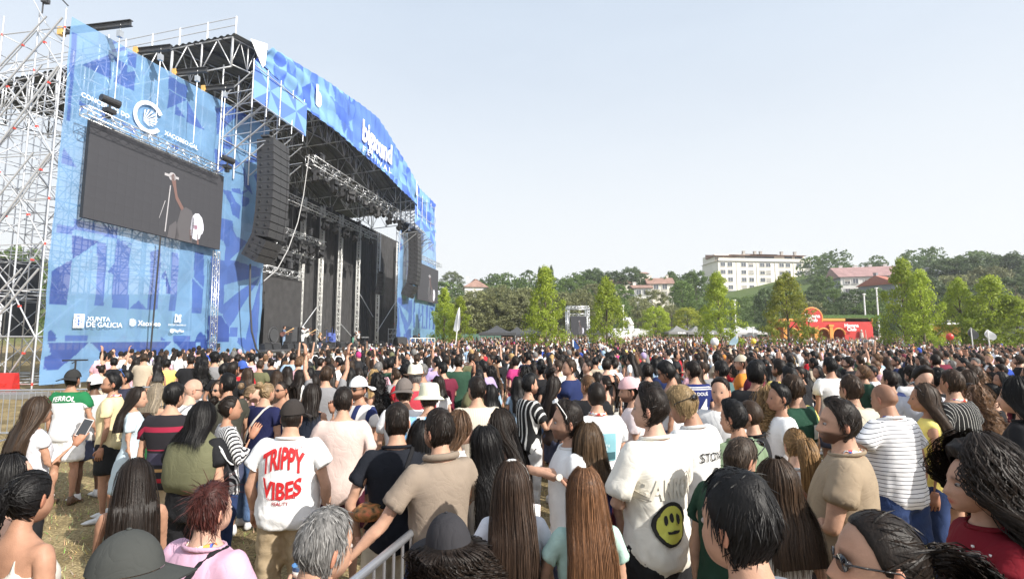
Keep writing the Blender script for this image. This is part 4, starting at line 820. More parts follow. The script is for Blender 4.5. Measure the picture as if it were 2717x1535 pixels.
# ---- buildings
M_CREAM = mat('cream_render', (.76, .71, .63), .85, var=.06, vscale=.3); M_TILE = mat('roof_tile', (.30, .18, .14), .85, var=.25, vscale=.8, bump=.5, bscale=3); M_PANE = mat('window_glass', (.10, .11, .13), .12, spec=.8); M_SHUT = mat('shutter', (.36, .34, .31), .7); M_GREYW = mat('grey_render', (.24, .25, .27), .9, var=.08, vscale=.3); M_WHR = mat('white_render', (.72, .70, .67), .85, var=.05, vscale=.4)
def house(x, y, base, w, d, h, rz, floors, cols, roof_h, label, wallm=M_CREAM, roofm=M_TILE, hip=False, win=(1.3, 1.35), chim=2, seed=0, gable=None, cat='house'):
    """local frame: front towards -y"""
    root = empty('house' if cat == 'house' else 'apartment_block', (x, y, base), rz, label=label, cat=cat); r = random.Random(seed)
    def part(nm, mb, m, par=root): o = link(nm, mb.me(nm, m), par); return o
    mb = MB(); mb.box((0, 0, h / 2 - 1.5), (w / 2, d / 2, h / 2 + 1.5)); part('wall', mb, [wallm])
    if gable is not None:
        for s in (-1, 1): mb = MB(); mb.box((s * (w / 2 + .03), 0, h / 2), (.03, d / 2, h / 2)); part('side_wall', mb, [gable])
    o_ = .5; mb = MB(); e = w / 2 + o_; f = d / 2 + o_; ins = d / 2 if hip else 0.0
    mb.add([(-e, -f, h), (e, -f, h), (e, f, h), (-e, f, h), (-e + ins + .01, 0, h + roof_h), (e - ins - .01, 0, h + roof_h)], [(0, 1, 5, 4), (2, 3, 4, 5), (1, 2, 5), (3, 0, 4), (3, 2, 1, 0)]); rf = part('roof', mb, [roofm])
    for k in range(chim): mb = MB(); cx_ = -w * .35 + w * .7 * k / max(chim - 1, 1); mb.box((cx_, .5, h + roof_h * .9), (.4, .35, .9)); mb.box((cx_, .5, h + roof_h * .9 + .95), (.5, .45, .08)); part('chimney', mb, [wallm], rf)
    fh = h / floors; wm = MB().box((0, 0, 0), (win[0] / 2, .05, win[1] / 2)).me('pane', M_PANE); fm = MB()
    for sx in (-1, 1): fm.box((sx * (win[0] / 2 + .05), -.03, 0), (.06, .07, win[1] / 2 + .1))
    fm.box((0, -.03, win[1] / 2 + .05), (win[0] / 2 + .1, .07, .06)); fm.box((0, -.06, -win[1] / 2 - .06), (win[0] / 2 + .15, .12, .05)); fm.box((0, -.03, 0), (.03, .05, win[1] / 2)); fme = fm.me('window', M_WHR)
    sh = MB().box((0, 0, 0), (win[0] / 2, .03, win[1] / 2)).me('shutter', M_SHUT)
    for fl in range(floors):
        for c in cols:
            o = link('window', fme, root, (c * w / 2, -d / 2 - .04, fh * (fl + .55))); p = link('pane', wm, o, (0, 0, 0))
            if r.random() < .4: q = r.choice((.35, .6, .9)); s_ = link('shutter', sh, o, (0, -.06, win[1] / 2 * (1 - q))); s_.scale = (1, 1, q)
    return root, part
AY = 205.0; pa = at(2008, 790, AY); w_ = (2137 - 1888) / FPX * AY * 1.02; base = pa.z - 1.0; topz = at(2008, 700, AY).z
ab, part = house(pa.x, AY, base, w_, 13, topz - base, .10, 5, (-.9, -.75, -.46, -.30, -.06, .07, .36, .50, .74, .93), .01, 'cream five storey apartment block with dark cornice lines and roof terraces on the hill', M_CREAM, M_CREAM, chim=0, win=(1.9, 1.55), cat='building')
h = topz - base
for z in (h * .205, h): mb = MB(); mb.box((0, -6.6, z), (w_ / 2 + .3, .35, .18)); part('cornice', mb, [M_GREYW])
mb = MB(); mb.box((0, -6.9, h + .55), (w_ / 2, .12, .55)); part('parapet', mb, [M_CREAM])
mb = MB(); mb.box((0, 1.5, h + 1.6), (w_ / 2 - .3, 5.0, 1.6)); part('attic_wall', mb, [M_CREAM])
for k, (c, ww, zz) in enumerate(((-.78, 4.5, 2.9), (-.2, 9.0, 3.3), (.62, 6.5, 3.4), (.05, 5, 3.6))):
    mb = MB(); cx_ = c * w_ / 2; mb.add([(cx_ - ww, -6.2, h + zz - .7), (cx_ + ww, -6.2, h + zz - .7), (cx_ + ww, 3, h + zz + 1.0), (cx_ - ww, 3, h + zz + 1.0), (cx_ - ww, 3, h + zz - .9), (cx_ + ww, 3, h + zz - .9)], [(0, 1, 2, 3), (0, 4, 5, 1), (1, 5, 2), (0, 3, 4)]); part('tiled_roof', mb, [M_TILE])
for c, ww in ((-.66, 2.3), (-.48, 2.3), (-.9, 1.6), (-.2, 2.6), (.05, 2.2), (.2, 2.0), (.62, 1.5), (.85, 1.5)): mb = MB(); mb.box((c * w_ / 2, -3.6, h + 1.75), (ww, .1, .95)); part('attic_window', mb, [M_SHUT if c < -.4 else M_PANE])
for c in (-.25, .0, .13, .6, .9): mb = MB(); mb.box((c * w_ / 2, 0, h + 4.3), (.45, .45, .8)); mb.box((c * w_ / 2, 0, h + 5.1), (.55, .55, .1)); part('chimney', mb, [M_SHUT])
for c in (-.61, -.18, .22, .62): mb = MB(); mb.box((c * w_ / 2, -6.6, h * .5), (.10, .08, h * .5)); part('facade_joint', mb, [M_WHR])
def house_px(px0, px1, pyb, pye, Y, **k):
    a, b = at(px0, pyb, Y), at(px1, pyb, Y); t = at((px0 + px1) / 2, pye, Y); return house((a.x + b.x) / 2, Y, a.z, (b.x - a.x), k.pop('d', 9), t.z - a.z, **k)
house_px(1232, 1290, 800, 765, 170, rz=.12, floors=1, cols=(-.5, .1, .6), roof_h=3.2, label='white house with hipped brown roof on the rise behind the hedge', wallm=M_WHR, hip=True, chim=1)
house_px(1290, 1318, 800, 778, 172, rz=.1, floors=1, cols=(.0,), roof_h=1.2, label='low white annex beside the hip roofed house', wallm=M_WHR, chim=0)
house_px(1718, 1780, 792, 757, 150, rz=-.15, floors=2, cols=(-.4, .3), roof_h=2.2, label='cream house with two chimneys below the dark oaks', hip=False, chim=2, seed=3)
house_px(1678, 1722, 792, 768, 146, rz=-.1, floors=1, cols=(-.5, .3), roof_h=1.3, label='small white house with brown roof joined to the cream house', wallm=M_WHR, chim=1)
house_px(1620, 1660, 775, 755, 160, rz=.1, floors=1, cols=(), roof_h=1.6, label='pink tiled roof showing above the slope trees', chim=0)
house_px(1690, 1712, 745, 730, 190, rz=.0, floors=1, cols=(), roof_h=1.2, label='small roof high among the trees behind the cream house', chim=0)
house_px(2222, 2370, 790, 740, 150, rz=-.28, floors=2, cols=(-.8, -.55, -.2, .15, .5, .8), roof_h=3.6, label='long white building with mauve tiled roof and grey gable', wallm=M_WHR, roofm=mat('mauve_tile', (.33, .20, .19), .85, var=.2, vscale=.8), chim=4, d=14, gable=M_GREYW, seed=5)
house_px(2315, 2372, 790, 758, 135, rz=.5, floors=1, cols=(.3,), roof_h=2.6, label='small house with red brown roof before the long white building', roofm=mat('red_tile', (.38, .13, .09), .85, var=.2), wallm=M_GREYW, chim=1)
house_px(2448, 2500, 770, 735, 140, rz=.6, floors=2, cols=(), roof_h=2.5, label='grey roofed house half hidden by the wooded rise', roofm=M_GREYW, wallm=M_WHR, chim=0)
# ---- tents
M_TENTG = mat('grey_tent', (.24, .24, .235), .8, trans=.15, bump=.2, bscale=2); M_TENTD = mat('dark_tent', (.055, .057, .062), .8, bump=.2, bscale=2)
def tent(px, pytop, Y, w, m, label, txt=None, group=None, hh=None):
    d = ray(px, pytop); x = d.x * Y; top = CAMH + d.z * Y; g = ground_z(x, Y); ev = g + 2.3 if hh is None else g + hh; root = empty('marquee_tent', (x, Y, g), .06, label=label, cat='tent', group=group); e = ev - g; tp = max(top - g, e + 1.0); n = 7; mb = MB(); rows = []
    for i in range(n + 1):
        s = i / n; r_ = w / 2 * (1 - s) ; z = e + (tp - e) * s ** 1.7; rows.append([(-r_, -r_, z), (r_, -r_, z), (r_, r_, z), (-r_, r_, z)])
    for i in range(n):
        for k in range(4): mb.quad(rows[i][k], rows[i][(k + 1) % 4], rows[i + 1][(k + 1) % 4], rows[i + 1][k])
    link('canopy', mb.me('canopy', m), root)
    for s1, s2, a, b in ((-1, -1, 1, -1), (1, -1, 1, 1), (1, 1, -1, 1), (-1, 1, -1, -1)):
        mb = MB(); h_ = w / 2; mb.quad((s1 * h_, s2 * h_, e), (a * h_, b * h_, e), (a * h_, b * h_, e - .32), (s1 * h_, s2 * h_, e - .32)); link('valance', mb.me('valance', m), root); mb = MB(); mb.tube((s1 * h_ * .98, s2 * h_ * .98, 0), (s1 * h_ * .98, s2 * h_ * .98, e), .04, 6); link('pole', mb.me('pole', M_ALU), root)
    if txt:
        V, F = text_mesh(txt, .34, .012); link('lettering', mesh('lettering', np.stack([V[:, 0] * 1.3, np.full(len(V), -w / 2 - .02), V[:, 1] + e - .16], 1), F, mats=[M_PRINTW]), root)
    return root
tent(1318, 882, 66, 4.6, M_TENTD, 'black pointed marquee before the olive hedge'); tent(1372, 892, 68, 4.0, M_TENTD, 'second black marquee beside the pointed one', hh=2.1); tent(1412, 890, 70, 4.5, M_TENTD, 'low grey black marquee partly behind the tall lime tree', hh=2.2)
for px, lb in ((1795, 'grey marquee lettered KELER at the end of the row'), (1845, 'grey marquee lettered KELER in the middle of the row'), (1818, 'plain grey marquee behind the lettered row'), (1868, 'grey marquee at the other end of the lettered row')): tent(px, 866 if 'behind' not in lb else 862, 78 if 'behind' not in lb else 83, 3.9, M_TENTG, lb, 'KELER' if 'lettered KELER' in lb or 'other end' in lb else None)
tent(1957, 865, 80, 4.0, mat('pale_tent', (.5, .5, .5), .8), 'pale grey marquee right of the lime tree before the apartment block'); tent(1985, 868, 82, 4.0, MATS['pale_tent'], 'second pale grey marquee beside the red bar')
tent(2690, 872, 52, 5.0, M_TENTD, 'dark marquee lettered AMBAR beside the white round flag', 'AMBAR'); tent(2640, 874, 56, 4.0, M_TENTD, 'plain dark marquee behind the white round flag'); tent(1540, 872, 72, 3.5, MATS['pale_tent'], 'small pale marquee beside the small screen tower'); tent(1560, 884, 70, 4, M_TENTD, 'small dark marquee between the two lime pyramid trees')
# ---- small screen tower in the field
TY = 66.0; c = at(1535, 905, TY); tw = empty('screen_tower', (c.x, TY, ground_z(c.x, TY)), .0, label='silver truss tower carrying a small dark video screen in the field', cat='screen tower'); wv = 46 / FPX * TY
ztop = at(1535, 815, TY).z
for sx in (-1, 1):
    for dy in (0, 1.6): truss('tower_leg', (c.x + sx * wv / 2 * 1.15, TY + dy, ground_z(c.x, TY)), (c.x + sx * wv / 2 * 1.15, TY + dy, ztop), .3, .035, parent=tw)
for dz in (0, -1.0): truss('tower_beam', (c.x - wv * .62, TY, ztop + dz), (c.x + wv * .62, TY, ztop + dz), .35, .035, parent=tw)
truss('tower_beam', (c.x - wv * .62, TY + 1.6, ztop), (c.x + wv * .62, TY + 1.6, ztop), .35, .035, parent=tw)
screen(c.x - 41 / FPX * TY / 2, c.x + 41 / FPX * TY / 2, at(0, 888, TY).z, at(0, 839, TY).z, 0, [(n_, m_, p_) for n_, m_, p_ in SCR], 4, 5, 'small dark video screen on the truss tower in the field', axes=lambda t, p, z: np.array((t, TY - .3 - p, z)))
# ---- red bar pavilion
RY = 72.0; M_HR = mat('bar_red', (.52, .035, .03), .5, var=.08, vscale=.6); M_HO = mat('bar_orange', (.72, .30, .06), .5)
x0, x1 = at(2140, 900, RY).x, at(2317, 900, RY).x; g = ground_z(x0, RY); zt = at(2240, 851, RY).z; bar = empty('bar_pavilion', ((x0 + x1) / 2, RY, g), 0, label='long red bar pavilion with orange arches and round lettered signs', cat='bar')
def bp(nm, mb, m): return child(link(nm, mb.me(nm, m)), bar)
zb = at(2200, 862, RY).z
def arch_wall(xa, xb, n, y):
    mb = MB(); w = (xb - xa) / n
    for k in range(n):
        a, b = xa + k * w, xa + (k + 1) * w; m_ = (a + b) / 2; r_ = w * .40; zc = g + 2.0; pts = [(m_ + r_ * math.cos(t), zc + r_ * math.sin(t)) for t in np.linspace(PI, 0, 13)]
        mb.quad((a, y, g), (m_ - r_, y, g), (m_ - r_, y, zc), (a, y, zc)); mb.quad((m_ + r_, y, g), (b, y, g), (b, y, zc), (m_ + r_, y, zc))
        for (p1, q1), (p2, q2) in zip(pts[:-1], pts[1:]): mb.quad((p1, y, q1), (p2, y, q2), (p2, y, zt), (p1, y, zt))
        mb.quad((a, y, zc), (m_ - r_, y, zc), (m_ - r_, y, zt), (a, y, zt)); mb.quad((m_ + r_, y, zc), (b, y, zc), (b, y, zt), (m_ + r_, y, zt))
        tr = MB()
        for (p1, q1), (p2, q2) in zip(pts[:-1], pts[1:]): tr.tube((p1, y - .06, q1), (p2, y - .06, q2), .12, 6)
        bp('arch_trim', tr, [M_HO])
        col_ = MB(); col_.box((a, y - .12, g + 1.6), (.22, .1, 1.6)); col_.box((a, y - .14, g + 3.25), (.34, .14, .14)); bp('pilaster', col_, [M_HO])
    bp('arch_wall', mb, [M_HR])
xm = x0 + (x1 - x0) * .60; arch_wall(x0 - 3.0, xm, 4, RY)
mb = MB(); mb.prism([(xm, RY, g), (x1, RY, g), (x1 + .9, RY + 1.2, g), (xm, RY + 4, g)], (0, 0, zt - g + .35)); bp('solid_wall', mb, [M_HR])
mb = MB(); mb.box(((x0 + x1) / 2 - 1.5, RY + 2.2, zt + .12), ((x1 - x0) / 2 + 1.6, 2.2, .22)); bp('roof', mb, [M_HO]); mb = MB(); mb.box(((x0 + x1) / 2 - 1.5, RY + 3.8, (g + zt) / 2), ((x1 - x0) / 2 + 1.4, .1, (zt - g) / 2)); bp('back_wall', mb, [M_HO])
cs = at(2151, 843, RY); mb = MB(); mb.lathe([(1.35, 0), (1.35, .3)], (0, 0, 0), 24); o = link('round_sign', mb.me('round_sign', M_HR)); o.matrix_basis = Matrix.Translation((cs.x, RY - .1, cs.z)) @ Matrix.Rotation(PI / 2, 4, 'X'); child(o, bar)
mb = MB()
for k in range(24): a, b = PI * 1.25 * k / 24 - .4, PI * 1.25 * (k + 1) / 24 - .4; mb.tube((cs.x + 1.42 * math.cos(a), RY - .3, cs.z + 1.42 * math.sin(a)), (cs.x + 1.42 * math.cos(b), RY - .3, cs.z + 1.42 * math.sin(b)), .12, 6)
bp('sign_rim', mb, [M_HO])
for px, py, s_ in ((2151, 843, .9), (2254, 868, .85)):
    q = at(px, py, RY)
    for k, tx in enumerate(('Havana', 'Club')): V, F = text_mesh(tx, s_ * .8, .02); bp('lettering', MB().add(np.stack([V[:, 0] + q.x, np.full(len(V), RY - .45), V[:, 1] + q.z - k * s_ * .62 + .25], 1), F), [M_PRINTW])
q = at(2283, 872, RY); mb = MB(); mb.tube((q.x - .3, RY - .25, g), (q.x - .15, RY - .25, g + 1.4), .14, 8); mb.tube((q.x + .15, RY - .25, g), (q.x, RY - .25, g + 1.4), .14, 8); mb.tube((q.x - .08, RY - .25, g + 1.3), (q.x - .08, RY - .25, g + 2.3), .24, 8, .2); mb.lathe([(.05, 0), (.17, .15), (.05, .34)], (q.x - .08, RY - .25, g + 2.35), 8); mb.tube((q.x + .7, RY - .25, g), (q.x + .5, RY - .25, g + 2.6), .04, 6); bp('painted_statue', mb, [mat('statue_pale', (.55, .5, .45), .6)])
mb = MB(); mb.box((x0 + 5, RY + 2, zt + .6), (6.5, .8, .3)); tag(mb.obj('planter_hedge', LM_ := mat('hedge_green', (.06, .13, .03), .9, var=.5, vscale=5), label='trimmed hedge in a trough on the roof of the red bar', cat='hedge'))
# yellow kiosk
KY = 60.0; a, b = at(2480, 905, KY), at(2545, 862, KY); g2 = ground_z(a.x, KY); mb = MB(); mb.box(((a.x + b.x) / 2, KY, (g2 + b.z) / 2), ((b.x - a.x) / 2, 1.2, (b.z - g2) / 2)); mb.box(((a.x + b.x) / 2, KY - .5, b.z + .1), ((b.x - a.x) / 2 + .4, 1.9, .10), m=1); mb.box(((a.x + b.x) / 2 - .6, KY - 1.22, g2 + 1.7), (.6, .04, .5), m=2); mb.obj('food_kiosk', [mat('kiosk_yellow', (.72, .44, .05), .6), M_WHITE, M_DARK], label='yellow food kiosk with pale roof between the lime trees', cat='kiosk')
# green site fence behind the far stage corner, white container
FY = 74.0; a, b = at(1155, 905, FY), at(1330, 905, FY); fe = empty('site_fence', (a.x, FY, ground_z(a.x, FY)), label='green screened site fence beyond the far stage corner', cat='fence'); k = 9
for i in range(k): mb = MB(); xa, xb = a.x + (b.x - a.x) * i / k, a.x + (b.x - a.x) * (i + 1) / k; mb.box(((xa + xb) / 2, FY, ground_z(xa, FY) + 1.05), ((xb - xa) / 2 - .03, .03, 1.0)); child(link('panel', mb.me('panel', mat('fence_green', (.12, .22, .17), .8, holes=.15))), fe)
mb = MB(); c = at(1675, 890, 86); mb.box((c.x, 86, ground_z(c.x, 86) + 1.5), (3.2, 1.4, 1.5)); mb.obj('white_container', M_WHITE, label='white site container behind the lime pyramid tree', cat='container')
mb = MB(); c = at(1955, 858, 95); mb.box((c.x + .5, 95, ground_z(c.x, 95) + 1.4), (3.0, .1, 1.8)); mb.obj('grey_hoarding', mat('hoarding_grey', (.45, .47, .5), .6), label='pale grey hoarding between the tents and the thicket', cat='hoarding')
for px, y0, y1, lb in ((2292, 780, 905, 'white pole left of the tall lime tree'), (2325, 764, 905, 'taller white pole beside the lime tree'), (1653, 810, 905, 'thin pale lamp pole behind the small trees'), (1949, 796, 905, 'thin lamp pole before the hillside'), (1998, 868, 905, 'white post among the far crowd'), (2518, 850, 905, 'white post before the yellow kiosk')):
    q = at(px, y0, 76); mb = MB(); mb.tube((q.x, 76, ground_z(q.x, 76)), q, .13, 8, .09); mb.box((q.x, 76, q.z), (.16, .16, .08)); mb.obj('lamp_pole', M_WHITE, label=lb, cat='pole')
# ---- feather flags and balloons
def feather_flag(px, pyt, pyb, Y, w, m, label, tilt=0.0, pole=True, round_=False):
    t = at(px, pyt, Y); b = at(px, pyb, Y); g = ground_z(t.x, Y); root = empty('feather_flag', (t.x, Y, g), label=label, cat='flag'); H = t.z - b.z; n = 14; V = []; F = []
    for i in range(n + 1):
        s = i / n; ww = w * (math.sin(PI * s) ** .55 if round_ else min(1, s / .06) * (1 - s) ** .55 * (.75 + .25 * math.sin(PI * s))); y_ = .12 * math.sin(4 * s); z = b.z + H * s; x_ = t.x + tilt * s * H; V += [(x_ - ww * .5, Y + y_, z), (x_ + ww * .5, Y - y_, z)]
        if i: F.append((2 * i - 2, 2 * i - 1, 2 * i + 1, 2 * i))
    child(link('flag_cloth', mesh('flag_cloth', V, F, True, mats=[m])), root)
    if pole: mb = MB(); mb.tube((t.x - w * .3, Y, g), (t.x + tilt * H, Y, t.z), .04, 6); child(link('pole', mb.me('pole', M_WHITE)), root)
    return root
M_FLAGW = mat('white_flag', (.72, .74, .76), .7, trans=.3); M_FLAGB = mat('pale_blue_flag', (.45, .62, .72), .7, trans=.3)
feather_flag(1211, 815, 880, 40, .6, M_FLAGW, 'tall white feather flag standing by the far stage corner', .12); feather_flag(1942, 888, 915, 33, .55, M_FLAGB, 'pale blue feather flag leaning in the crowd', .5); feather_flag(1531, 900, 926, 30, .40, M_BLUE, 'blue flag leaning in the crowd by the screen tower', -.45)
feather_flag(2633, 874, 902, 38, .65, M_FLAGW, 'white rounded flag with a blue emblem among the tents', -.5, True, True); feather_flag(2585, 868, 900, 42, .7, M_TENTD, 'dark rounded flag behind the white rounded one', -.3, True, True)
def inflatable(): 
    c = at(1668, 885, 74); mb = MB(); pts = [Vector((c.x - .6, 74, ground_z(c.x, 74) + 1.5)), Vector((c.x + .2, 74, c.z + .2)), Vector((c.x + .4, 74, c.z + 1.2)), Vector((c.x - .1, 74, c.z + 2.2)), Vector((c.x - .4, 74, c.z + 1.9))]
    for a, b in zip(pts[:-1], pts[1:]): mb.tube(a, b, .45, 10, .38)
    mb.box((c.x - 1.6, 74, ground_z(c.x, 74) + 1.8), (1.8, .8, .7)); mb.obj('swan_counter', M_WHITE, label='white swan necked counter at the edge of the far crowd', cat='counter', smooth=True)
inflatable()
def balloon(px, py, Y, m, label, r=.3):
    c = at(px, py, Y); mb = MB(); mb.lathe([(r * math.cos(a), r * 1.1 * math.sin(a)) for a in np.linspace(-1.5, 1.5, 9)], c, 12); mb.tube(c - Vector((0, 0, r)), c - Vector((0, 0, r + 1.0)), .008, 4); mb.obj('balloon', m, label=label, cat='balloon', smooth=True)
balloon(1896, 907, 28, M_WHITE, 'round white balloon above the crowd before the lime tree', .22); balloon(2520, 893, 40, mat('red_balloon', (.6, .06, .04), .3), 'red orange balloon above the crowd by the kiosk', .26); balloon(1999, 905, 30, mat('yellow_balloon', (.8, .6, .08), .3), 'yellow balloon held up in the crowd', .16)
# ================================================================== PEOPLE: one figure in an A pose, skinned and posed with numpy
def rot(axis, a):
    return np.array(Matrix.Rotation(a, 3, Vector(axis)))
def rot_between(a, b):
    return np.array(Vector(a).rotation_difference(Vector(b)).to_matrix())
def nrm(v):
    v = np.asarray(v, float); return v / np.linalg.norm(v)

ARM = nrm((.77, 0, -.64))
def joints(bt):
    sh = {'m': .172, 'h': .185, 'f': .148}[bt]; hp = {'m': .088, 'h': .098, 'f': .092}[bt]
    J = {'pelvis': (0, 0, .94), 'spine': (0, 0, 1.06), 'chest': (0, -.005, 1.24), 'neck': (0, -.015, 1.47), 'head': (0, 0, 1.545), 'top': (0, 0.01, 1.75)}
    for s, n in ((1, 'R'), (-1, 'L')):
        S = np.array((sh, -.01, 1.415)); E = S + ARM * .285; Wr = E + ARM * .25; T = Wr + ARM * .18
        for k, v in (('ua', S), ('fa', E), ('ha', Wr), ('ht', T)): J[k + n] = (v[0] * s, v[1], v[2])
        J['th' + n] = (hp * s, 0, .91); J['sn' + n] = (hp * s * 1.05, .012, .50); J['ft' + n] = (hp * s * 1.08, -.02, .085); J['tt' + n] = (hp * s * 1.25, .15, .02)
    return {k: np.array(v, float) for k, v in J.items()}
BONES = [('pelvis', None, 'spine', .15), ('spine', 'pelvis', 'chest', .15), ('chest', 'spine', 'neck', .17), ('neck', 'chest', 'head', .06), ('head', 'neck', 'top', .10)]
for _s in 'RL':
    BONES += [('ua' + _s, 'chest', 'fa' + _s, .055), ('fa' + _s, 'ua' + _s, 'ha' + _s, .042), ('ha' + _s, 'fa' + _s, 'ht' + _s, .04),
              ('th' + _s, 'pelvis', 'sn' + _s, .09), ('sn' + _s, 'th' + _s, 'ft' + _s, .055), ('ft' + _s, 'sn' + _s, 'tt' + _s, .05)]
BI = {b[0]: i for i, b in enumerate(BONES)}

def weights(V, J):
    W = np.zeros((len(V), len(BONES)))
    for i, (n, par, end, r) in enumerate(BONES):
        a = J[n]; b = J[end]; d = b - a; t = np.clip(((V - a) @ d) / (d @ d), 0, 1)
        dist = np.linalg.norm(V - (a + t[:, None] * d), axis=1) / r
        W[:, i] = 1.0 / np.maximum(dist, .25) ** 5
    xs = V[:, 0]                      # a limb never moves the other side of the body
    for i, (n, *_r) in enumerate(BONES):
        if n[-1] == 'R': W[xs < -.015, i] = 0
        elif n[-1] == 'L': W[xs > .015, i] = 0
    W[W < W.max(1, keepdims=True) * .04] = 0
    return W / W.sum(1, keepdims=True)
def rigid(n, bone):
    W = np.zeros((n, len(BONES))); W[:, BI[bone]] = 1; return W

# -------- solids
def loft(C, RU, RV, U=(1, 0, 0), Vv=(0, 1, 0), n=20, e=2.0):
    """closed tube through centres C with half sizes RU, RV along the axes U, Vv (per ring or shared)"""
    C = np.asarray(C, float); k = len(C); t = np.arange(n) * 2 * PI / n
    c, s = np.cos(t), np.sin(t); c = np.sign(c) * np.abs(c) ** (2 / e); s = np.sign(s) * np.abs(s) ** (2 / e)
    U = np.broadcast_to(np.asarray(U, float), (k, 3)); Vv = np.broadcast_to(np.asarray(Vv, float), (k, 3))
    P = C[:, None] + (np.asarray(RU, float)[:, None] * c)[..., None] * U[:, None] + (np.asarray(RV, float)[:, None] * s)[..., None] * Vv[:, None]
    F = [(r * n + i, r * n + (i + 1) % n, (r + 1) * n + (i + 1) % n, (r + 1) * n + i) for r in range(k - 1) for i in range(n)]
    F += [tuple(range(n - 1, -1, -1)), tuple((k - 1) * n + i for i in range(n))]
    return P.reshape(-1, 3), F
def limb(pts, rad, n=12, flat=1.0):
    pts = [np.asarray(p, float) for p in pts]; U = []; W = []
    for i in range(len(pts)):
        d = nrm(pts[min(i + 1, len(pts) - 1)] - pts[max(i - 1, 0)])
        a = np.cross(d, (0, 1, 0)); a = nrm(a) if np.linalg.norm(a) > .1 else np.array((1., 0, 0)); U.append(a); W.append(np.cross(d, a))
    rad = np.asarray(rad, float)
    return loft(pts, rad, rad * flat, np.array(U), np.array(W), n)
def ball(c, r, n=12, m=8):
    c = np.asarray(c, float); r = np.broadcast_to(np.asarray(r, float), 3); ph = np.linspace(-PI / 2 * .98, PI / 2 * .98, m)
    C = np.zeros((m, 3)); C[:, 2] = np.sin(ph) * r[2]
    return loft(C + c, np.cos(ph) * r[0], np.cos(ph) * r[1], n=n)
def join(parts):
    V = []; F = []; n = 0
    for v, f in parts:
        V.append(np.asarray(v)); F += [tuple(i + n for i in q) for q in f]; n += len(v)
    return np.concatenate(V), F
def tri(F):
    T = []
    for f in F:
        for i in range(1, len(f) - 1): T.append((f[0], f[i], f[i + 1]))
    return np.array(T, np.int32)
def voxel(parts, size, smooth=3):
    """one continuous skin over overlapping closed solids"""
    V, F = join(parts)
    me = bpy.data.meshes.new('t'); me.from_pydata(V.tolist(), [], F)
    o = bpy.data.objects.new('t', me); col.objects.link(o)
    md = o.modifiers.new('r', 'REMESH'); md.mode = 'VOXEL'; md.voxel_size = size; md.adaptivity = 0
    dg = bpy.context.evaluated_depsgraph_get(); dg.update()
    m2 = bpy.data.meshes.new_from_object(o.evaluated_get(dg))
    nv = len(m2.vertices); X = np.zeros(nv * 3, np.float32); m2.vertices.foreach_get('co', X); X = X.reshape(-1, 3).astype(float)
    m2.calc_loop_triangles(); T = np.zeros(len(m2.loop_triangles) * 3, np.int32); m2.loop_triangles.foreach_get('vertices', T); T = T.reshape(-1, 3)
    E = np.zeros(len(m2.edges) * 2, np.int32); m2.edges.foreach_get('vertices', E); E = E.reshape(-1, 2)
    bpy.data.objects.remove(o); bpy.data.meshes.remove(me); bpy.data.meshes.remove(m2)
    deg = np.bincount(E.ravel(), minlength=nv)[:, None]
    for k in range(smooth):
        S = np.zeros_like(X); np.add.at(S, E[:, 0], X[E[:, 1]]); np.add.at(S, E[:, 1], X[E[:, 0]])
        X = X + .5 * (S / np.maximum(deg, 1) - X)
    return X, T
def normals(V, T):
    n = np.cross(V[T[:, 1]] - V[T[:, 0]], V[T[:, 2]] - V[T[:, 0]]); N = np.zeros_like(V)
    for k in range(3): np.add.at(N, T[:, k], n)
    return N / np.maximum(np.linalg.norm(N, axis=1, keepdims=True), 1e-9)
def vnoise(P, f, seed=0):
    """cheap smooth noise in [-1,1]"""
    r = np.random.default_rng(seed); out = np.zeros(len(P)); a = 1.0
    for k in range(4):
        d = r.normal(size=(3, 3)); d /= np.linalg.norm(d, axis=1, keepdims=True); ph = r.uniform(0, 6.28, 3)
        q = P @ d.T * f * (1.0 + .7 * k) + ph
        out += a * np.sin(q[:, 0] + 1.3 * np.sin(q[:, 1])) * np.cos(q[:, 2] * .8); a *= .6
    return out / 1.8

TORSO = {   # z, half width, half depth, centre y
    'm': [(.78, .10, .08, -.005), (.84, .155, .105, -.008), (.92, .168, .115, -.012), (1.02, .148, .104, -.003), (1.12, .145, .104, .004), (1.24, .165, .115, .004), (1.34, .182, .12, .0), (1.41, .172, .10, -.008), (1.455, .115, .075, -.014), (1.49, .062, .06, -.015)],
    'h': [(.78, .11, .09, 0), (.84, .175, .13, 0), (.92, .195, .15, .012), (1.02, .195, .158, .03), (1.12, .19, .155, .03), (1.24, .19, .142, .018), (1.34, .198, .132, .004), (1.41, .185, .11, -.008), (1.455, .125, .082, -.014), (1.49, .07, .065, -.015)],
    'f': [(.78, .10, .08, -.008), (.84, .165, .112, -.012), (.92, .176, .118, -.016), (1.02, .142, .096, -.004), (1.10, .122, .085, .002), (1.20, .138, .098, .008), (1.28, .150, .112, .016), (1.35, .152, .098, .002), (1.41, .143, .085, -.008), (1.455, .09, .062, -.014), (1.49, .05, .05, -.015)]}
def tor(bt, zs):
    A = np.array(TORSO[bt]); return [np.interp(zs, A[:, 0], A[:, k]) for k in (1, 2, 3)]
def torso_solid(bt, z0, z1, off, k=12, flare=0.0, n=26, e=2.25):
    zs = np.linspace(z0, z1, k); w, d, cy = tor(bt, zs)
    f = np.clip((1.1 - zs) / .3, 0, 1) * flare
    o = np.broadcast_to(off, k) if np.ndim(off) == 0 else np.interp(zs, *off)
    return loft(np.stack([0 * zs, cy, zs], 1), w + o + f, d + o + f, n=n, e=e)

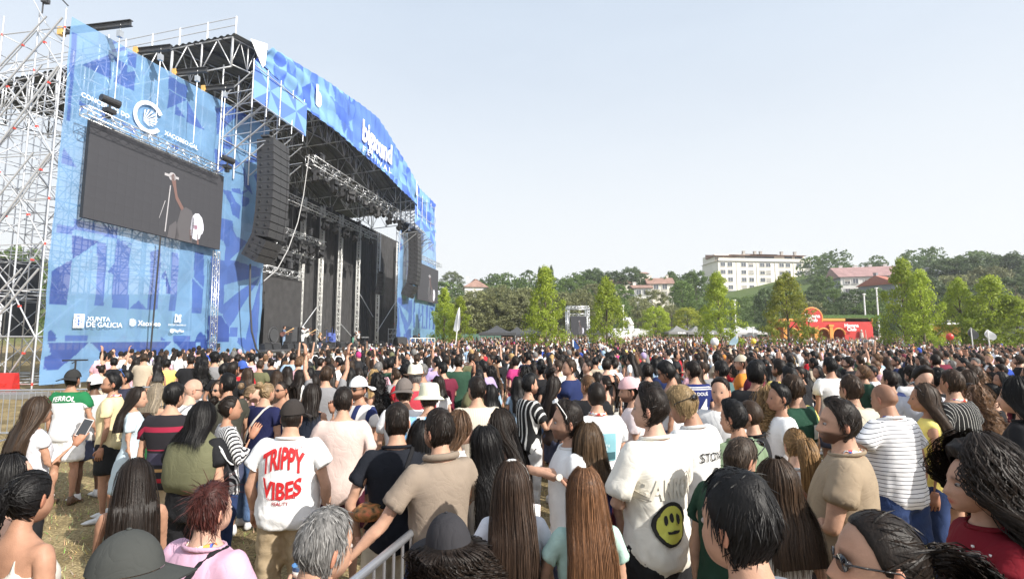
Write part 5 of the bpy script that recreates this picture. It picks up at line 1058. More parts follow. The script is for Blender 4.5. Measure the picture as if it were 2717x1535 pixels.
def hand(J, s, curl=.35, nn=7):
    """palm, four unequal fingers and a thumb in the A pose; s=+1 right, -1 left"""
    n = 'R' if s > 0 else 'L'; w = J['ha' + n]; a = nrm(J['ht' + n] - w); y = np.array((0, 1., 0)); pn = nrm(np.cross(y, a) * s)
    if pn[2] > 0: pn = -pn
    P = [loft([w - a * .015, w + a * .02, w + a * .055, w + a * .09, w + a * .098], [.024, .034, .041, .041, .03], [.021, .017, .015, .013, .006], y, pn, n=nn + 3, e=2.6)]
    for off, L, r in ((.031, .070, .0088), (.0105, .079, .0092), (-.0105, .072, .0088), (-.030, .056, .0078)):
        p = w + a * .088 + y * off; d = nrm(a + y * off * 1.2); pts = [p - d * .012, p]; cur = d; ang = curl
        for q in (.42, .33, .25):
            pp = nrm(pn - cur * (pn @ cur)); cur = nrm(cur * math.cos(ang) + pp * math.sin(ang)); p = p + cur * L * q; pts.append(p); ang = curl * 1.15
        P.append(limb(pts, [r * 1.05, r * 1.08, r * .98, r * .92, r * .6], n=nn))
    b = w + a * .026 + y * .026 + pn * .004; d = nrm(a * .62 + y * .72 + pn * .25)
    p2 = b + d * .034; d2 = nrm(a * .85 + y * .40 + pn * (.2 + curl * .6)); p3 = p2 + d2 * .028; p4 = p3 + nrm(a * .95 + y * .1 + pn * (.2 + curl)) * .024
    P.append(limb([b - d * .02, b, p2, p3, p4], [.013, .014, .0115, .0105, .006], n=nn))
    return join(P)

# -------- head
HC = np.array((0, .012, 1.632))
def head_mesh(lod, bt='m', stubble=0.0, brow=1.0, fade=0.0):
    nt, npx = {'n': (48, 36), 'm': (22, 16), 'l': (12, 9)}[lod]
    th = np.arange(nt) * 2 * PI / nt; ph = np.linspace(-PI / 2 * .985, PI / 2 * .985, npx)
    T, Pp = np.meshgrid(th, ph); D = np.stack([np.cos(Pp) * np.sin(T), np.cos(Pp) * np.cos(T), np.sin(Pp)], -1).reshape(-1, 3)
    fem = bt == 'f'
    R = np.where(D[:, 1:2] > 0, np.array([[.0745, .093, .118]]), np.array([[.0745, .099, .118]]))
    P = D * R; x, y, z = P[:, 0], P[:, 1], P[:, 2]
    s = np.clip(-z / .118, 0, 1)
    front = np.clip(y / .05, 0, 1)
    x = x * (1 - (.30 if fem else .20) * s ** 2); x = x * (1 + .10 * np.exp(-((s - .55) / .2) ** 2))
    nape = np.clip((-z - .015) / .085, 0, 1)
    y = np.where(y < 0, y * (1 - .60 * nape), y)
    y = y + front * .040 * s ** 1.6
    z = np.where(z < 0, z * (1 - .05 * (1 - front)), z)
    ax = np.abs(x); fm = np.clip((y - .02) / .04, 0, 1)
    g = lambda u, v, su, sv: np.exp(-(u / su) ** 2 - (v / sv) ** 2)
    sig = .0095 + .0065 * np.exp(-((z + .040) / .012) ** 2)
    y = y + fm * np.interp(z, [-.056, -.047, -.037, -.015, .004, .022], [0, .013, .0255, .015, .0055, 0]) * np.exp(-(x / sig) ** 2)
    y = y - fm * .0115 * g(ax - .031, z - .001, .015, .0115)
    y = y + fm * .0045 * g(ax - .028, z - .022, .026, .0085)
    y = y + fm * .005 * g(ax - .043, z + .032, .018, .018)
    y = y + fm * .0075 * g(x, z + .070, .024, .0125) - fm * .0045 * g(x, z + .0705, .022, .0032)
    y = y + fm * .008 * g(x, z + .104, .02, .014)
    C = np.ones((len(P), 4))
    def tintc(w, c):
        C[:, :3] = C[:, :3] * (1 - w[:, None] * (1 - np.array(c)))
    tintc(fm * np.clip(1.3 * g(x, z + .070, .021, .0085), 0, 1), (.78, .45, .42) if not fem else (.80, .34, .34))
    tintc(fm * np.clip(1.6 * np.exp(-((ax - .031) / .020) ** 4 - ((z - .021 + .08 * (ax - .03) ** 1) / .0048) ** 2), 0, 1) * brow, (.16, .13, .12))
    tintc(fm * .5 * g(ax - .031, z - .006, .017, .006), (.45, .36, .34))
    tintc(fm * .25 * g(ax - .045, z + .035, .02, .02), (1.0, .72, .68))
    if stubble:
        bd = np.clip(1.5 * front * np.clip((-z - .036 - .25 * np.clip(.035 - ax, 0, 1) * 0) / .018, 0, 1) * np.clip((ax - .012) / .02 + (z < -.058), 0, 1) + 1.1 * np.clip((-z - .04) / .025, 0, 1) * (y > -.025), 0, 1)
        bd = bd * (1 - .8 * g(x, z + .070, .016, .006))
        bd = np.maximum(bd, fm * .95 * g(x, z + .054, .030, .0065))
        bd = np.maximum(bd, np.exp(-((y - .005) / .014) ** 2) * (z < .02) * (z > -.07) * (ax > .05) * .9)
        tintc(bd * stubble, (.16, .13, .12))
    if fade:
        hm = np.clip((z - np.interp(np.abs(np.arctan2(x, y)), np.radians([0, 40, 60, 85, 100, 120, 180]), [.09, .085, .06, -.01, -.01, -.05, -.065])) / .03, 0, 1)
        tintc(hm * fade, (.22, .18, .16))
    V = np.stack([x, y, z], 1)
    idx = np.arange(nt * npx).reshape(npx, nt)
    F = np.stack([idx[:-1], np.roll(idx[:-1], -1, 1), np.roll(idx[1:], -1, 1), idx[1:]], -1).reshape(-1, 4)
    T3 = np.concatenate([F[:, [0, 1, 2]], F[:, [0, 2, 3]]])
    Vs, Ts, Cs = [V], [T3], [C]; n = len(V)
    def addp(v, f, c):
        nonlocal n
        Vs.append(v); Ts.append(tri(f) + n); Cs.append(np.broadcast_to(np.asarray(c, float), (len(v), 4))); n += len(v)
    if lod != 'l':
        for sg in (1, -1):     # ears
            v, f = ball((0, 0, 0), (.0065, .017, .031), 10, 8)
            v[:, 0] += .010 * ((v[:, 1] / .017) ** 2) * .4
            v = v @ rot((0, 0, 1), sg * .38).T @ rot((1, 0, 0), -.18).T + np.array((sg * .0765, -.012, -.012))
            cc = np.ones((len(v), 4)); cc[:, :3] = (1, .80, .76); addp(v, f, cc)
        if lod == 'n':
            for sg in (1, -1):  # eyeballs
                v, f = ball((0, 0, 0), (.0125, .0120, .0085), 12, 10); c = np.zeros((len(v), 4)); c[:, :3] = (.34, .30, .28)
                c[v[:, 1] > .0085, :3] = (.02, .012, .010)
                addp(v + np.array((sg * .031, .0762, .000)), f, c)
        else:
            for sg in (1, -1):
                v, f = ball((sg * .031, .080, .001), (.013, .007, .007), 6, 5); addp(v, f, (.10, .08, .07, 0))
    return np.concatenate(Vs) + HC, np.concatenate(Ts), np.concatenate(Cs)

_BASE = {}
def base_body(bt, lod, curl=.35):
    key = ('body', bt, lod, round(curl, 2))
    if key in _BASE: return _BASE[key]
    J = joints(bt); g = {'m': 1.0, 'h': 1.14, 'f': .86}[bt]; parts = []
    parts.append(torso_solid(bt, .80, 1.485, 0.0))
    parts.append(limb([(0, -.018, 1.43), (0, -.012, 1.50), (0, .0, 1.56), (0, .008, 1.60)], [.066 * g, .056 * g, .053 * g, .052 * g], 14))
    for s in (1, -1):
        n = 'R' if s > 0 else 'L'; S, E, Wr = J['ua' + n], J['fa' + n], J['ha' + n]
        parts.append(ball(S + np.array((-.012 * s, 0, -.006)), np.array((.064, .06, .062)) * g))
        L = lambda a, b, t: a + (b - a) * t
        parts.append(limb([L(S, E, -.1), L(S, E, .2), L(S, E, .5), L(S, E, .85), E, L(E, Wr, .25), L(E, Wr, .6), L(E, Wr, .9), L(E, Wr, 1.08)],
                          np.array([.05, .054, .050, .041, .040, .044, .036, .028, .026]) * g, 12))
        H, K, A = J['th' + n], J['sn' + n], J['ft' + n]
        parts.append(limb([H + (0, 0, .06), L(H, K, .1), L(H, K, .45), L(H, K, .85), K, L(K, A, .12), L(K, A, .32), L(K, A, .7), A, A - (0, 0, .03)],
                          np.array([.088, .092, .078, .060, .056, .054, .058, .040, .035, .036]) * g, 14))
    V, T = voxel(parts, {'n': .025, 'm': .042}[lod], 3 if lod == 'n' else 1)
    W = weights(V, J); C = np.ones((len(V), 4)); Vs, Ts, Ws, Cs = [V], [T], [W], [C]; n = len(V)
    for s in (1, -1):
        v, f = hand(J, s, curl, 7 if lod == 'n' else 4); t = tri(f); Vs.append(v); Ts.append(t + n); Ws.append(rigid(len(v), 'ha' + ('R' if s > 0 else 'L')))
        c = np.ones((len(v), 4)); c[:, :3] = (1, .90, .87); Cs.append(c); n += len(v)
    _BASE[key] = tuple(np.concatenate(q) for q in (Vs, Ts, Ws, Cs)); return _BASE[key]

def folds(V, T, amp, seed, kind='tee'):
    """soft drape: stretched waves around the body, stronger towards hem and sleeves"""
    N = normals(V, T); r = np.random.default_rng(seed)
    a = np.arctan2(V[:, 0], V[:, 1])
    low = np.clip((1.35 - V[:, 2]) / .4, .25, 1)
    rg = lambda q: 1 - 2 * np.abs(q) ** .7
    D = np.stack([V[:, 0] + .5 * V[:, 2], V[:, 1] + .3 * V[:, 2], V[:, 2] * .35], 1); D2 = np.stack([V[:, 0] - .6 * V[:, 2], V[:, 1], V[:, 2] * .4], 1)
    w = .55 * rg(vnoise(D, 17, seed)) + .45 * rg(vnoise(D2, 21, seed + 3)) + .35 * vnoise(V, 40, seed + 9) + .35 * rg(vnoise(V * np.array((.4, .4, 1.3)), 24, seed + 5)) * np.clip((1.12 - V[:, 2]) / .2, 0, 1)
    return V + N * (amp * low * w)[:, None]

def garment(kind, bt, lod, loose=.018, seed=0, **k):
    key = (kind, bt, lod, round(loose, 3), seed % 3 if lod == 'n' else 0, tuple(sorted(k.items())))
    if key in _BASE: return _BASE[key]
    J = joints(bt); vx = {'n': .020, 'm': .042}[lod]; P = []; L = lambda a, b, t: a + (b - a) * t
    g = {'m': 1.0, 'h': 1.14, 'f': .88}[bt]
    if kind in ('tee', 'shirt', 'dress', 'top'):
        hem = k.get('hem', .83); sl = k.get('sleeve', .62); neck = k.get('neck', 1.478)
        fl = k.get('flare', 0.0)
        if kind == 'dress': P.append(torso_solid(bt, .86, neck, loose * .7)); P.append(loft([(0, -.01, hem), (0, -.01, .75), (0, -.01, .9), (0, 0, 1.05)], [.25, .22, .19, .14], [.19, .17, .14, .10], n=24))
        else: P.append(torso_solid(bt, hem, neck, ([hem, .95, 1.15, 1.36, 1.44, 1.49], [loose * 1.35, loose * 1.25, loose * 1.35, loose * .9, loose * .6, .010]), 14, flare=fl))
        if sl > 0:
            for n in 'RL':
                S, E, Wr = J['ua' + n], J['fa' + n], J['ha' + n]; s = 1 if n == 'R' else -1
                P.append(ball(S + np.array((-.028 * s, 0, -.014)), np.array((.060, .060, .060)) * g + loose * .35))
                if sl <= 1: pts = [L(S, E, -.2) - (0, 0, .02), L(S, E, .08) - (0, 0, .014), L(S, E, sl * .6) - (0, 0, .008), L(S, E, sl)]; rr = [.050, .054, .056, .062]
                else: pts = [L(S, E, -.25), L(S, E, .3), E, L(E, Wr, .5), L(E, Wr, sl - 1)]; rr = [.055, .060, .052, .048, .040]
                P.append(limb(pts, np.array(rr) * g + loose * .85, 14))
    elif kind == 'straps':       # top without sleeves, skin at shoulders and upper back
        hem = k.get('hem', .95); top = k.get('top', 1.335)
        P.append(torso_solid(bt, hem, top, loose * .55, 10))
        for s in (1, -1):
            P.append(limb([(s * .085, .085, top - .03), (s * .092, .06, 1.40), (s * .090, -.005, 1.452), (s * .08, -.07, 1.40), (s * .075, -.095, top - .03)], [.020] * 5, 8, flat=.8))
    elif kind in ('shorts', 'trousers', 'skirt', 'jeans'):
        if kind == 'skirt': P.append(loft([(0, -.01, k.get('hem', .62)), (0, -.01, .8), (0, -.012, .92), (0, -.005, 1.02)], [.20, .19, .182, .15], [.15, .14, .13, .105], n=24))
        else:
            P.append(torso_solid(bt, .82, 1.01, .010 + loose * .3, 6))
            end = {'shorts': k.get('leg', .56), 'trousers': .09, 'jeans': .10}[kind]
            for n in 'RL':
                H, K, A = J['th' + n], J['sn' + n], J['ft' + n]
                if kind == 'shorts':
                    zs = [.94, .84, .7, end]; rr = [.092, .100, .098, .100]
                    pts = [np.array((np.interp(z, [.5, .91], [K[0], H[0]]), .0, z)) for z in zs]
                else:
                    wide = k.get('wide', 0.0)
                    zs = [.94, .84, .7, .5, .35, .2, end]; rr = np.array([.092, .098, .086, .068, .066, .058 + wide, .056 + wide])
                    pts = [np.array((np.interp(z, [.085, .5, .91], [A[0], K[0], H[0]]), np.interp(z, [.085, .5, .91], [-.015, .01, 0]), z)) for z in zs]
                P.append(limb(pts, np.array(rr) * g + loose * .6, 16))
    elif kind == 'shoes':
        for n in k['foot']:
            A, T_ = J['ft' + n], J['tt' + n]; d = nrm((T_ - A) * (1, 1, 0)); b = A * (1, 1, 0)
            P.append(loft([b - d * .065 + (0, 0, .04), b - d * .045 + (0, 0, .045), b + d * .04 + (0, 0, .042), b + d * .12 + (0, 0, .032), b + d * .185 + (0, 0, .026), b + d * .205 + (0, 0, .022)],
                          [.022, .036, .040, .046, .036, .014], [.030, .046, .045, .033, .024, .010], np.cross(d, (0, 0, 1)), (0, 0, 1), n=12, e=2.4))
            P.append(limb([A + (0, 0, -.05), A + (0, 0, .02), A + (0, 0, .035)], [.045, .044, .042], 12))
        vx *= .7
    V, T = voxel(P, vx, 3 if lod == 'n' else 1)
    if kind != 'shoes': V = folds(V, T, {'n': .011, 'm': .010}[lod] * (1 + loose * 14), seed, kind)
    _BASE[key] = (V, T, weights(V, J)); return _BASE[key]

# -------- hair
def hairline(a):      # lowest elevation (rad) of hair by azimuth from the face
    return np.radians(np.interp(np.degrees(np.abs(a)), [0, 30, 52, 68, 80, 92, 112, 180], [50, 48, 38, 22, -2, -4, -38, -47]))
def skull(a, e, off=0.0):
    """point of the scalp by azimuth (0 = face) and elevation, raised by off"""
    a, e = np.asarray(a, float), np.asarray(e, float)
    D = np.stack([np.cos(e) * np.sin(a), np.cos(e) * np.cos(a), np.sin(e)], -1)
    ry = np.where(D[..., 1] > 0, .093, .099)
    P = D * np.stack([np.full_like(ry, .0755), ry, np.full_like(ry, .119)], -1)
    nape = np.clip((-P[..., 2] - .015) / .085, 0, 1)
    P[..., 1] = np.where(P[..., 1] < 0, P[..., 1] * (1 - .55 * nape), P[..., 1])
    return P + D * np.asarray(off)[..., None] + HC
def ribbons(paths, width, r, taper=True, up=None):
    """thin strips along paths (n,k,3); returns verts and triangles"""
    n, k, _ = paths.shape; d = np.gradient(paths, axis=1)
    out = paths - HC; out[..., 2] *= .35
    side = np.cross(d, out + r.normal(size=(n, 1, 3)) * .03); side /= np.maximum(np.linalg.norm(side, axis=2, keepdims=True), 1e-9)
    w = np.full(k, 1.0)
    if taper: w = np.interp(np.linspace(0, 1, k), [0, .15, .75, 1], [.6, 1, .9, .15])
    w = (w * np.broadcast_to(np.asarray(width), (n,))[:, None])[..., None] * .5
    V = np.stack([paths - side * w, paths + side * w], 2).reshape(-1, 3)
    b = (np.arange(n)[:, None] * k + np.arange(k - 1)[None]).ravel() * 2
    T = np.concatenate([np.stack([b, b + 1, b + 3], 1), np.stack([b, b + 3, b + 2], 1)])
    return V, T
def smoothpath(P):
    Q = P.copy(); Q[:, 1:-1] = (P[:, :-2] + 2 * P[:, 1:-1] + P[:, 2:]) / 4; return Q
def hair_mesh(style, lod, seed=0, length=1.2, vol=1.0, streak=.30, hat=False, spread=.28):
    """returns V, T, colours, weights in the A pose frame"""
    r = np.random.default_rng(seed); Vs, Ts, Cs = [], [], []; n0 = 0
    den = {'n': 1.0, 'm': .08, 'l': 0.0}[lod]
    def add(V, T, c):
        nonlocal n0
        c = np.broadcast_to(np.asarray(c, float), (len(V),)) if np.ndim(c) <= 1 else c
        cc = np.ones((len(V), 4)); cc[:, :3] = c[:, None]; Vs.append(V); Ts.append(T + n0); Cs.append(cc); n0 += len(V)
    na, ne = {'n': (48, 18), 'm': (20, 8), 'l': (12, 5)}[lod]
    def cap(thick, hl=hairline, noise=.35, freq=70, floor=0.0):
        a = np.linspace(-PI, PI, na, endpoint=False); t = np.linspace(0, 1, ne)
        A, Tt = np.meshgrid(a, t); lo = hl(A); E = lo + (PI / 2 - lo) * Tt
        edge = np.clip(Tt / .16, 0, 1) ** .6
        th = thick(A, E) * (floor + (1 - floor) * edge)
        P = skull(A, E, th).reshape(-1, 3)
        th = th.ravel(); N = nrm_rows(P - HC)
        nz = vnoise(P * np.array((1, 1, .6)), freq, seed); P = P + N * (nz * noise * th)[:, None]
        idx = np.arange(na * ne).reshape(ne, na)
        F = np.stack([idx[:-1], np.roll(idx[:-1], -1, 1), np.roll(idx[1:], -1, 1), idx[1:]], -1).reshape(-1, 4)
        add(P, np.concatenate([F[:, [0, 1, 2]], F[:, [0, 2, 3]]]), .75 + .5 * streak * nz)
    def shorts(count, Lr, flow, lift, hl=hairline, thick=None, width=.0030, k=4):
        count = int(count * (den if lod == 'n' else den * 1.6))
        if count < 4: return
        a = r.uniform(-PI, PI, count * 3); e = np.arcsin(r.uniform(-.75, 1, count * 3)); ok = e > hl(a) + .02
        a, e = a[ok][:count], e[ok][:count]; m = len(a)
        off0 = thick(a, e) * r.uniform(.55, 1.0, m) if thick is not None else np.full(m, .004)
        p0 = skull(a, e, off0); N = nrm_rows(p0 - HC)
        f = flow(a, e, p0); f = f - N * (f * N).sum(1, keepdims=True); f = nrm_rows(f + r.normal(size=f.shape) * .22)
        L = r.uniform(*Lr, m)[:, None]; s = np.linspace(0, 1, k)
        P = p0[:, None] + f[:, None] * (s[None, :, None] * L[:, None])
        d = P - HC; e2 = np.arcsin(np.clip(nrm_rows(d)[..., 2], -1, 1)); a2 = np.arctan2(d[..., 0], d[..., 1])      # keep to the scalp
        P = skull(a2, e2, off0[:, None] * (1 - .12 * s) + lift * L * s * (r.uniform(.0, .6, (m, 1)) + (r.uniform(size=(m, 1)) < .06) * 1.6) + .001)
        V, T = ribbons(P, width * (1 if lod == 'n' else 2.4), r)
        add(V, T, np.repeat(r.uniform(1 - streak * 2, 1 + streak * 2.2, m), 2 * k))
    def strands(paths_fn, count, width, k, curl=0.0, freq=9.0):
        count = max(int(count * den), 0)
        if count < 3: return
        P = paths_fn(count, k); m = len(P)
        if curl:
            s = np.linspace(0, 1, k)[None]; ph = r.uniform(0, 6.28, (m, 1)); fr = freq * r.uniform(.8, 1.25, (m, 1))
            amp = curl * np.clip(s * 2.2, 0, 1)
            P = P + np.stack([amp * np.cos(ph + fr * s * 6.28 / 2), amp * np.sin(ph + fr * s * 6.28 / 2), 0 * amp * ph], -1)
        V, T = ribbons(P, width * (1 if lod == 'n' else 2.8) * r.uniform(.6, 1.3, m), r)
        add(V, T, np.repeat(r.uniform(1 - streak * 1.2, 1 + streak * 1.8, m), 2 * k))
    fwd = lambda a, e, p: np.stack([np.sin(a) * .5, np.cos(a) * .3 + .5 * np.sin(e), -np.cos(e) * .9], 1)
    down = lambda a, e, p: np.stack([np.sin(a) * .4, np.cos(a) * .4, -np.ones_like(a)], 1)
    if style == 'buzz':
        cap(lambda a, e: .004 + 0 * a, noise=.2); shorts(500, (.006, .012), fwd, .5, thick=lambda a, e: .004 + 0 * a, width=.003, k=3)
    elif style in ('short', 'fade', 'quiff', 'shag', 'spiky'):
        def th(a, e):
            top = np.clip((e - .15) / .8, 0, 1); fr = np.clip(np.cos(a), 0, 1)
            if style == 'fade': return .003 + .015 * vol * np.clip((e - .25) / .35, 0, 1)
            if style == 'quiff': return .006 + .014 * vol * top + .014 * vol * fr * top
            if style == 'shag': return .013 * vol + .010 * vol * top
            if style == 'spiky': return .007 + .013 * vol * top
            return .006 * vol + .009 * vol * top
        hl = hairline
        if style == 'shag':
            hl = lambda a: hairline(a) - np.radians(np.interp(np.degrees(np.abs(a)), [0, 40, 80, 110, 180], [14, 16, 10, 8, 8]))
        cap(th, hl, noise=.42, freq=55)
        fl = fwd if style != 'quiff' else (lambda a, e, p: np.stack([np.sin(a) * .6, -np.cos(a) * .7 - .4 * np.sin(e), -np.cos(e) * .5 + .1], 1))
        shorts({'fade': 1300, 'shag': 1700}.get(style, 1500), (.020, .045) if style != 'shag' else (.03, .065), fl, {'spiky': 1.0, 'fade': .15}.get(style, .22), hl, th)
    elif style == 'curlytop':
        cap(lambda a, e: .006 + .035 * vol * np.clip((e + .05) / .5, 0, 1), noise=.5, freq=120)
        shorts(1300, (.02, .04), lambda a, e, p: r.normal(size=(len(a), 3)), 1.0, thick=lambda a, e: .006 + .035 * vol * np.clip((e + .05) / .5, 0, 1), width=.0045)
    else:        # longer hair: drops from the skull along the back
        zend = 1.632 - length if length > .5 else 1.632 - length
        tail = style in ('ponytail', 'bun', 'braid', 'pony_curly')
        curly = style in ('curly', 'pony_curly'); wavy = style in ('wavy',)
        vth = (.010 if not tail else .005) * vol + (.03 * vol if style == 'curly' else 0)
        cap(lambda a, e: vth * (.6 + .5 * np.sin(np.clip(e, 0, 2))), noise=.22, freq=60, floor=.3)
        def fall(a, s, off, ze, r=r):
            """paths: over the skull at azimuth a, then down; s in [0,1] along (k), off = layer depth"""
            m, k = len(a), len(s); P = np.zeros((m, k, 3)); cut = .34
            e0 = np.radians(72); e1 = np.radians(np.interp(np.degrees(np.abs(a)), [0, 60, 90, 180], [30, 6, -6, -14]))
            for j, sv in enumerate(s):
                q = min(sv / cut, 1.0); e = e0 + (e1 - e0) * q
                p = skull(a, e, off + vth * .9)
                if sv > cut:
                    u = (sv - cut) / (1 - cut); z = p[:, 2] + (ze - p[:, 2]) * u
                    yb = np.interp(z, [.8, 1.0, 1.2, 1.33, 1.45, 1.52, 1.62], [-.16, -.165, -.172, -.162, -.128, -.098, -.085])
                    y1 = np.minimum(p[:, 1] * .6 - .02, yb - off * 1.1 + .10 * np.clip(np.cos(a) + .35, 0, 1))
                    bl = np.clip((p[:, 2] - z) / .16, 0, 1); bl = bl * bl * (3 - 2 * bl)
                    p = np.stack([p[:, 0] * (1 + .10 * bl + spread * u), p[:, 1] * (1 - bl) + y1 * bl, z], 1)
                P[:, j] = p
            return P
        if not tail:
            k = 14 if lod == 'n' else 9; na2 = {'n': 36, 'm': 14, 'l': 9}[lod]; lim = np.radians(62)
            a = np.concatenate([np.linspace(lim, PI, na2 // 2), np.linspace(-PI, -lim, na2 // 2)[1:]])
            for layer, o in ((0, .0), (1, .014 * vol if not curly else .004)):
                P = fall(a, np.linspace(0, 1, k), np.full(len(a), o), zend + .02)
                nz = vnoise(P.reshape(-1, 3) * np.array((1, 1, .12)), 95, seed + layer).reshape(len(a), k)
                ctr = P * np.array((0, 0, 1)) + np.array((0, -.03, 0)); P = P + nrm_rows((P - ctr).reshape(-1, 3)).reshape(P.shape) * (nz * (.020 if curly else .0045) * np.linspace(.2, 1, k))[..., None]
                m = len(a); idx = np.arange(m * k).reshape(m, k)
                F = np.stack([idx[:-1, :-1], idx[1:, :-1], idx[1:, 1:], idx[:-1, 1:]], -1).reshape(-1, 4)
                add(P.reshape(-1, 3), np.concatenate([F[:, [0, 1, 2]], F[:, [0, 2, 3]]]), (.72 + .5 * streak * nz).ravel())
            def pf(count, k):
                sgn = r.choice([-1, 1], count); aa = sgn * r.uniform(np.radians(50), PI, count)
                P = fall(aa, np.linspace(0, 1, k), r.uniform(.004, (.024 if not curly else .045) * vol, count), zend + r.normal(0, .035, count))
                P[..., 0] += r.normal(0, .004, (count, 1)); return smoothpath(P)
            strands(pf, 620 if not curly else 850, .0032 if not curly else .0042, 11 if not (curly or wavy) else (32 if curly and lod == 'n' else 20), {True: .026}.get(curly, .009 if wavy else .0015), 15 if curly else 5)
        else:
            shorts(420, (.05, .09), lambda a, e, p: nrm_rows(np.array((0, -.10, 1.66)) - p), .15, thick=lambda a, e: .007 + 0 * a, width=.004)
            base = np.array((0, -.112, 1.660 if style != 'bun' else 1.70))
            if style == 'bun':
                v, f = ball(base + (0, -.025, .015), (.045, .04, .042), 14, 10); v = v + nrm_rows(v - base) * (vnoise(v, 90, seed) * .006)[:, None]; add(v, tri(f), .85)
                def pf(count, k):
                    c = base + np.array((0, -.025, .015)); ax = nrm_rows(r.normal(size=(count, 3))); u = nrm_rows(np.cross(ax, r.normal(size=(count, 3)))); w2 = np.cross(ax, u)
                    t = np.linspace(0, 2.2, k); return c + (.045 * np.cos(t))[None, :, None] * u[:, None] + (.045 * np.sin(t))[None, :, None] * w2[:, None]
                strands(pf, 200, .005, 8)
            else:
                ze = zend
                cpts = np.array([base, base + (0, -.045, .012), base + (0, -.075, -.05), base + (0, -.085, -.14), (0, -.19, (base[2] - .14 + ze) / 2), (0, -.175, ze)])
                tt = np.linspace(0, 1, 20); cen = np.stack([np.interp(tt, np.linspace(0, 1, 6), cpts[:, q]) for q in range(3)], 1); cen = smoothpath(smoothpath(cen[None]))[0]
                wid = np.interp(tt, [0, .12, .4, .8, 1], [.016, .026, .04, .034, .012]) * vol
                add(*[x for x in loftT(cen, wid * .75)], .72)
                def pf(count, k):
                    s = np.linspace(0, 1, k); c = np.stack([np.interp(s, tt, cen[:, q]) for q in range(3)], 1); w = np.interp(s, tt, wid)
                    a = r.uniform(0, 6.28, (count, 1)); R = np.sqrt(r.uniform(.3, 1.3, (count, 1)))
                    return c[None] + np.stack([R * w * np.cos(a), R * w * np.sin(a), np.zeros((count, k)) + r.normal(0, .012, (count, 1))], -1)
                strands(pf, 500, .005, 16, .014 if style == 'pony_curly' else .003, 8)
                v, f = ball(base + (0, -.012, .004), (.021, .014, .021), 10, 6); add(v, tri(f), .5)
    V = np.concatenate(Vs); T = np.concatenate(Ts); C = np.concatenate(Cs)
    if hat:      # pressed flat under a hat
        d = V - HC; e = np.arcsin(np.clip(nrm_rows(d)[:, 2], -1, 1)); a = np.arctan2(d[:, 0], d[:, 1]); lim = skull(a, e, np.full(len(V), .009)) - HC
        q = np.linalg.norm(lim, axis=1) / np.maximum(np.linalg.norm(d, axis=1), 1e-6); f = np.clip((e - .05) / .15, 0, 1); V = HC + d * (1 - f + f * np.minimum(q, 1))[:, None]
    W = rigid(len(V), 'head'); u = np.clip((1.50 - V[:, 2]) / .12, 0, 1)[:, None]; W = W * (1 - u) + rigid(len(V), 'chest') * u
    return V, T, C, W
def nrm_rows(v): return v / np.maximum(np.linalg.norm(v, axis=-1, keepdims=True), 1e-9)
def loftT(cen, wid, n=10):
    t = np.arange(n) * 2 * PI / n; k = len(cen)
    P = cen[:, None] + np.stack([wid[:, None] * np.cos(t), wid[:, None] * np.sin(t), 0 * wid[:, None] * t], -1)
    idx = np.arange(k * n).reshape(k, n); F = np.stack([idx[:-1], np.roll(idx[:-1], -1, 1), np.roll(idx[1:], -1, 1), idx[1:]], -1).reshape(-1, 4)
    return P.reshape(-1, 3), np.concatenate([F[:, [0, 1, 2]], F[:, [0, 2, 3]]])

# -------- pose
def pose(bt, **p):
    """absolute rotations of every bone and posed joints. Arms by direction: uaR, faR, uaL, faL (x right, y ahead, z up)"""
    J = joints(bt); R = {}; X = {}
    lean = rot((1, 0, 0), -p.get('lean', 0.0)) @ rot((0, 1, 0), p.get('side', 0.0))
    tw = rot((0, 0, 1), p.get('twist', 0.0))
    R['pelvis'] = np.eye(3); R['spine'] = rot((1, 0, 0), -p.get('lean', 0.0) * .5) @ rot((0, 0, 1), p.get('twist', 0) * .5); R['chest'] = tw @ lean
    hd = R['chest'] @ rot((0, 0, 1), p.get('yaw', 0.0)) @ rot((1, 0, 0), -p.get('nod', 0.0)) @ rot((0, 1, 0), p.get('tilt', 0.0))
    R['head'] = hd; R['neck'] = R['chest'] @ rot((0, 0, 1), p.get('yaw', 0.0) * .4) @ rot((1, 0, 0), -p.get('nod', 0.0) * .5)
    for n, s in (('R', 1), ('L', -1)):
        rest = ARM * (s, 1, 1)
        u = nrm(p.get('ua' + n, (s * .16, -.05, -1))); f = nrm(p.get('fa' + n, (s * .04, .14, -1)))
        u = R['chest'] @ u; f = R['chest'] @ f
        R['ua' + n] = rot_between(rest, u); R['fa' + n] = rot_between(u, f) @ R['ua' + n]
        h = nrm(R['chest'] @ nrm(p['ha' + n])) if 'ha' + n in p else f
        R['ha' + n] = rot_between(f, h) @ R['fa' + n]
        if 'roll' + n in p: R['ha' + n] = rot(h, p['roll' + n]) @ R['ha' + n]
        t0 = nrm(J['sn' + n] - J['th' + n]); s0 = nrm(J['ft' + n] - J['sn' + n])
        t1 = nrm(p.get('th' + n, (s * p.get('stance', .06), 0.0, -1))); s1 = nrm(p.get('sn' + n, (s * p.get('stance', .06) * .5, -.06, -1)))
        R['th' + n] = rot_between(t0, t1); R['sn' + n] = rot_between(s0, s1); R['ft' + n] = np.eye(3) if 'sit' not in p else R['sn' + n]
    for n, par, end, r in BONES:
        X[n] = J[n] if par is None else X[par] + R[par] @ (J[n] - J[par])
    for s in 'RL':
        X['ht' + s] = X['ha' + s] + R['ha' + s] @ (J['ht' + s] - J['ha' + s]); X['tt' + s] = X['ft' + s] + R['ft' + s] @ (J['tt' + s] - J['ft' + s])
    X['top'] = X['head'] + R['head'] @ (J['top'] - J['head'])
    return J, R, X
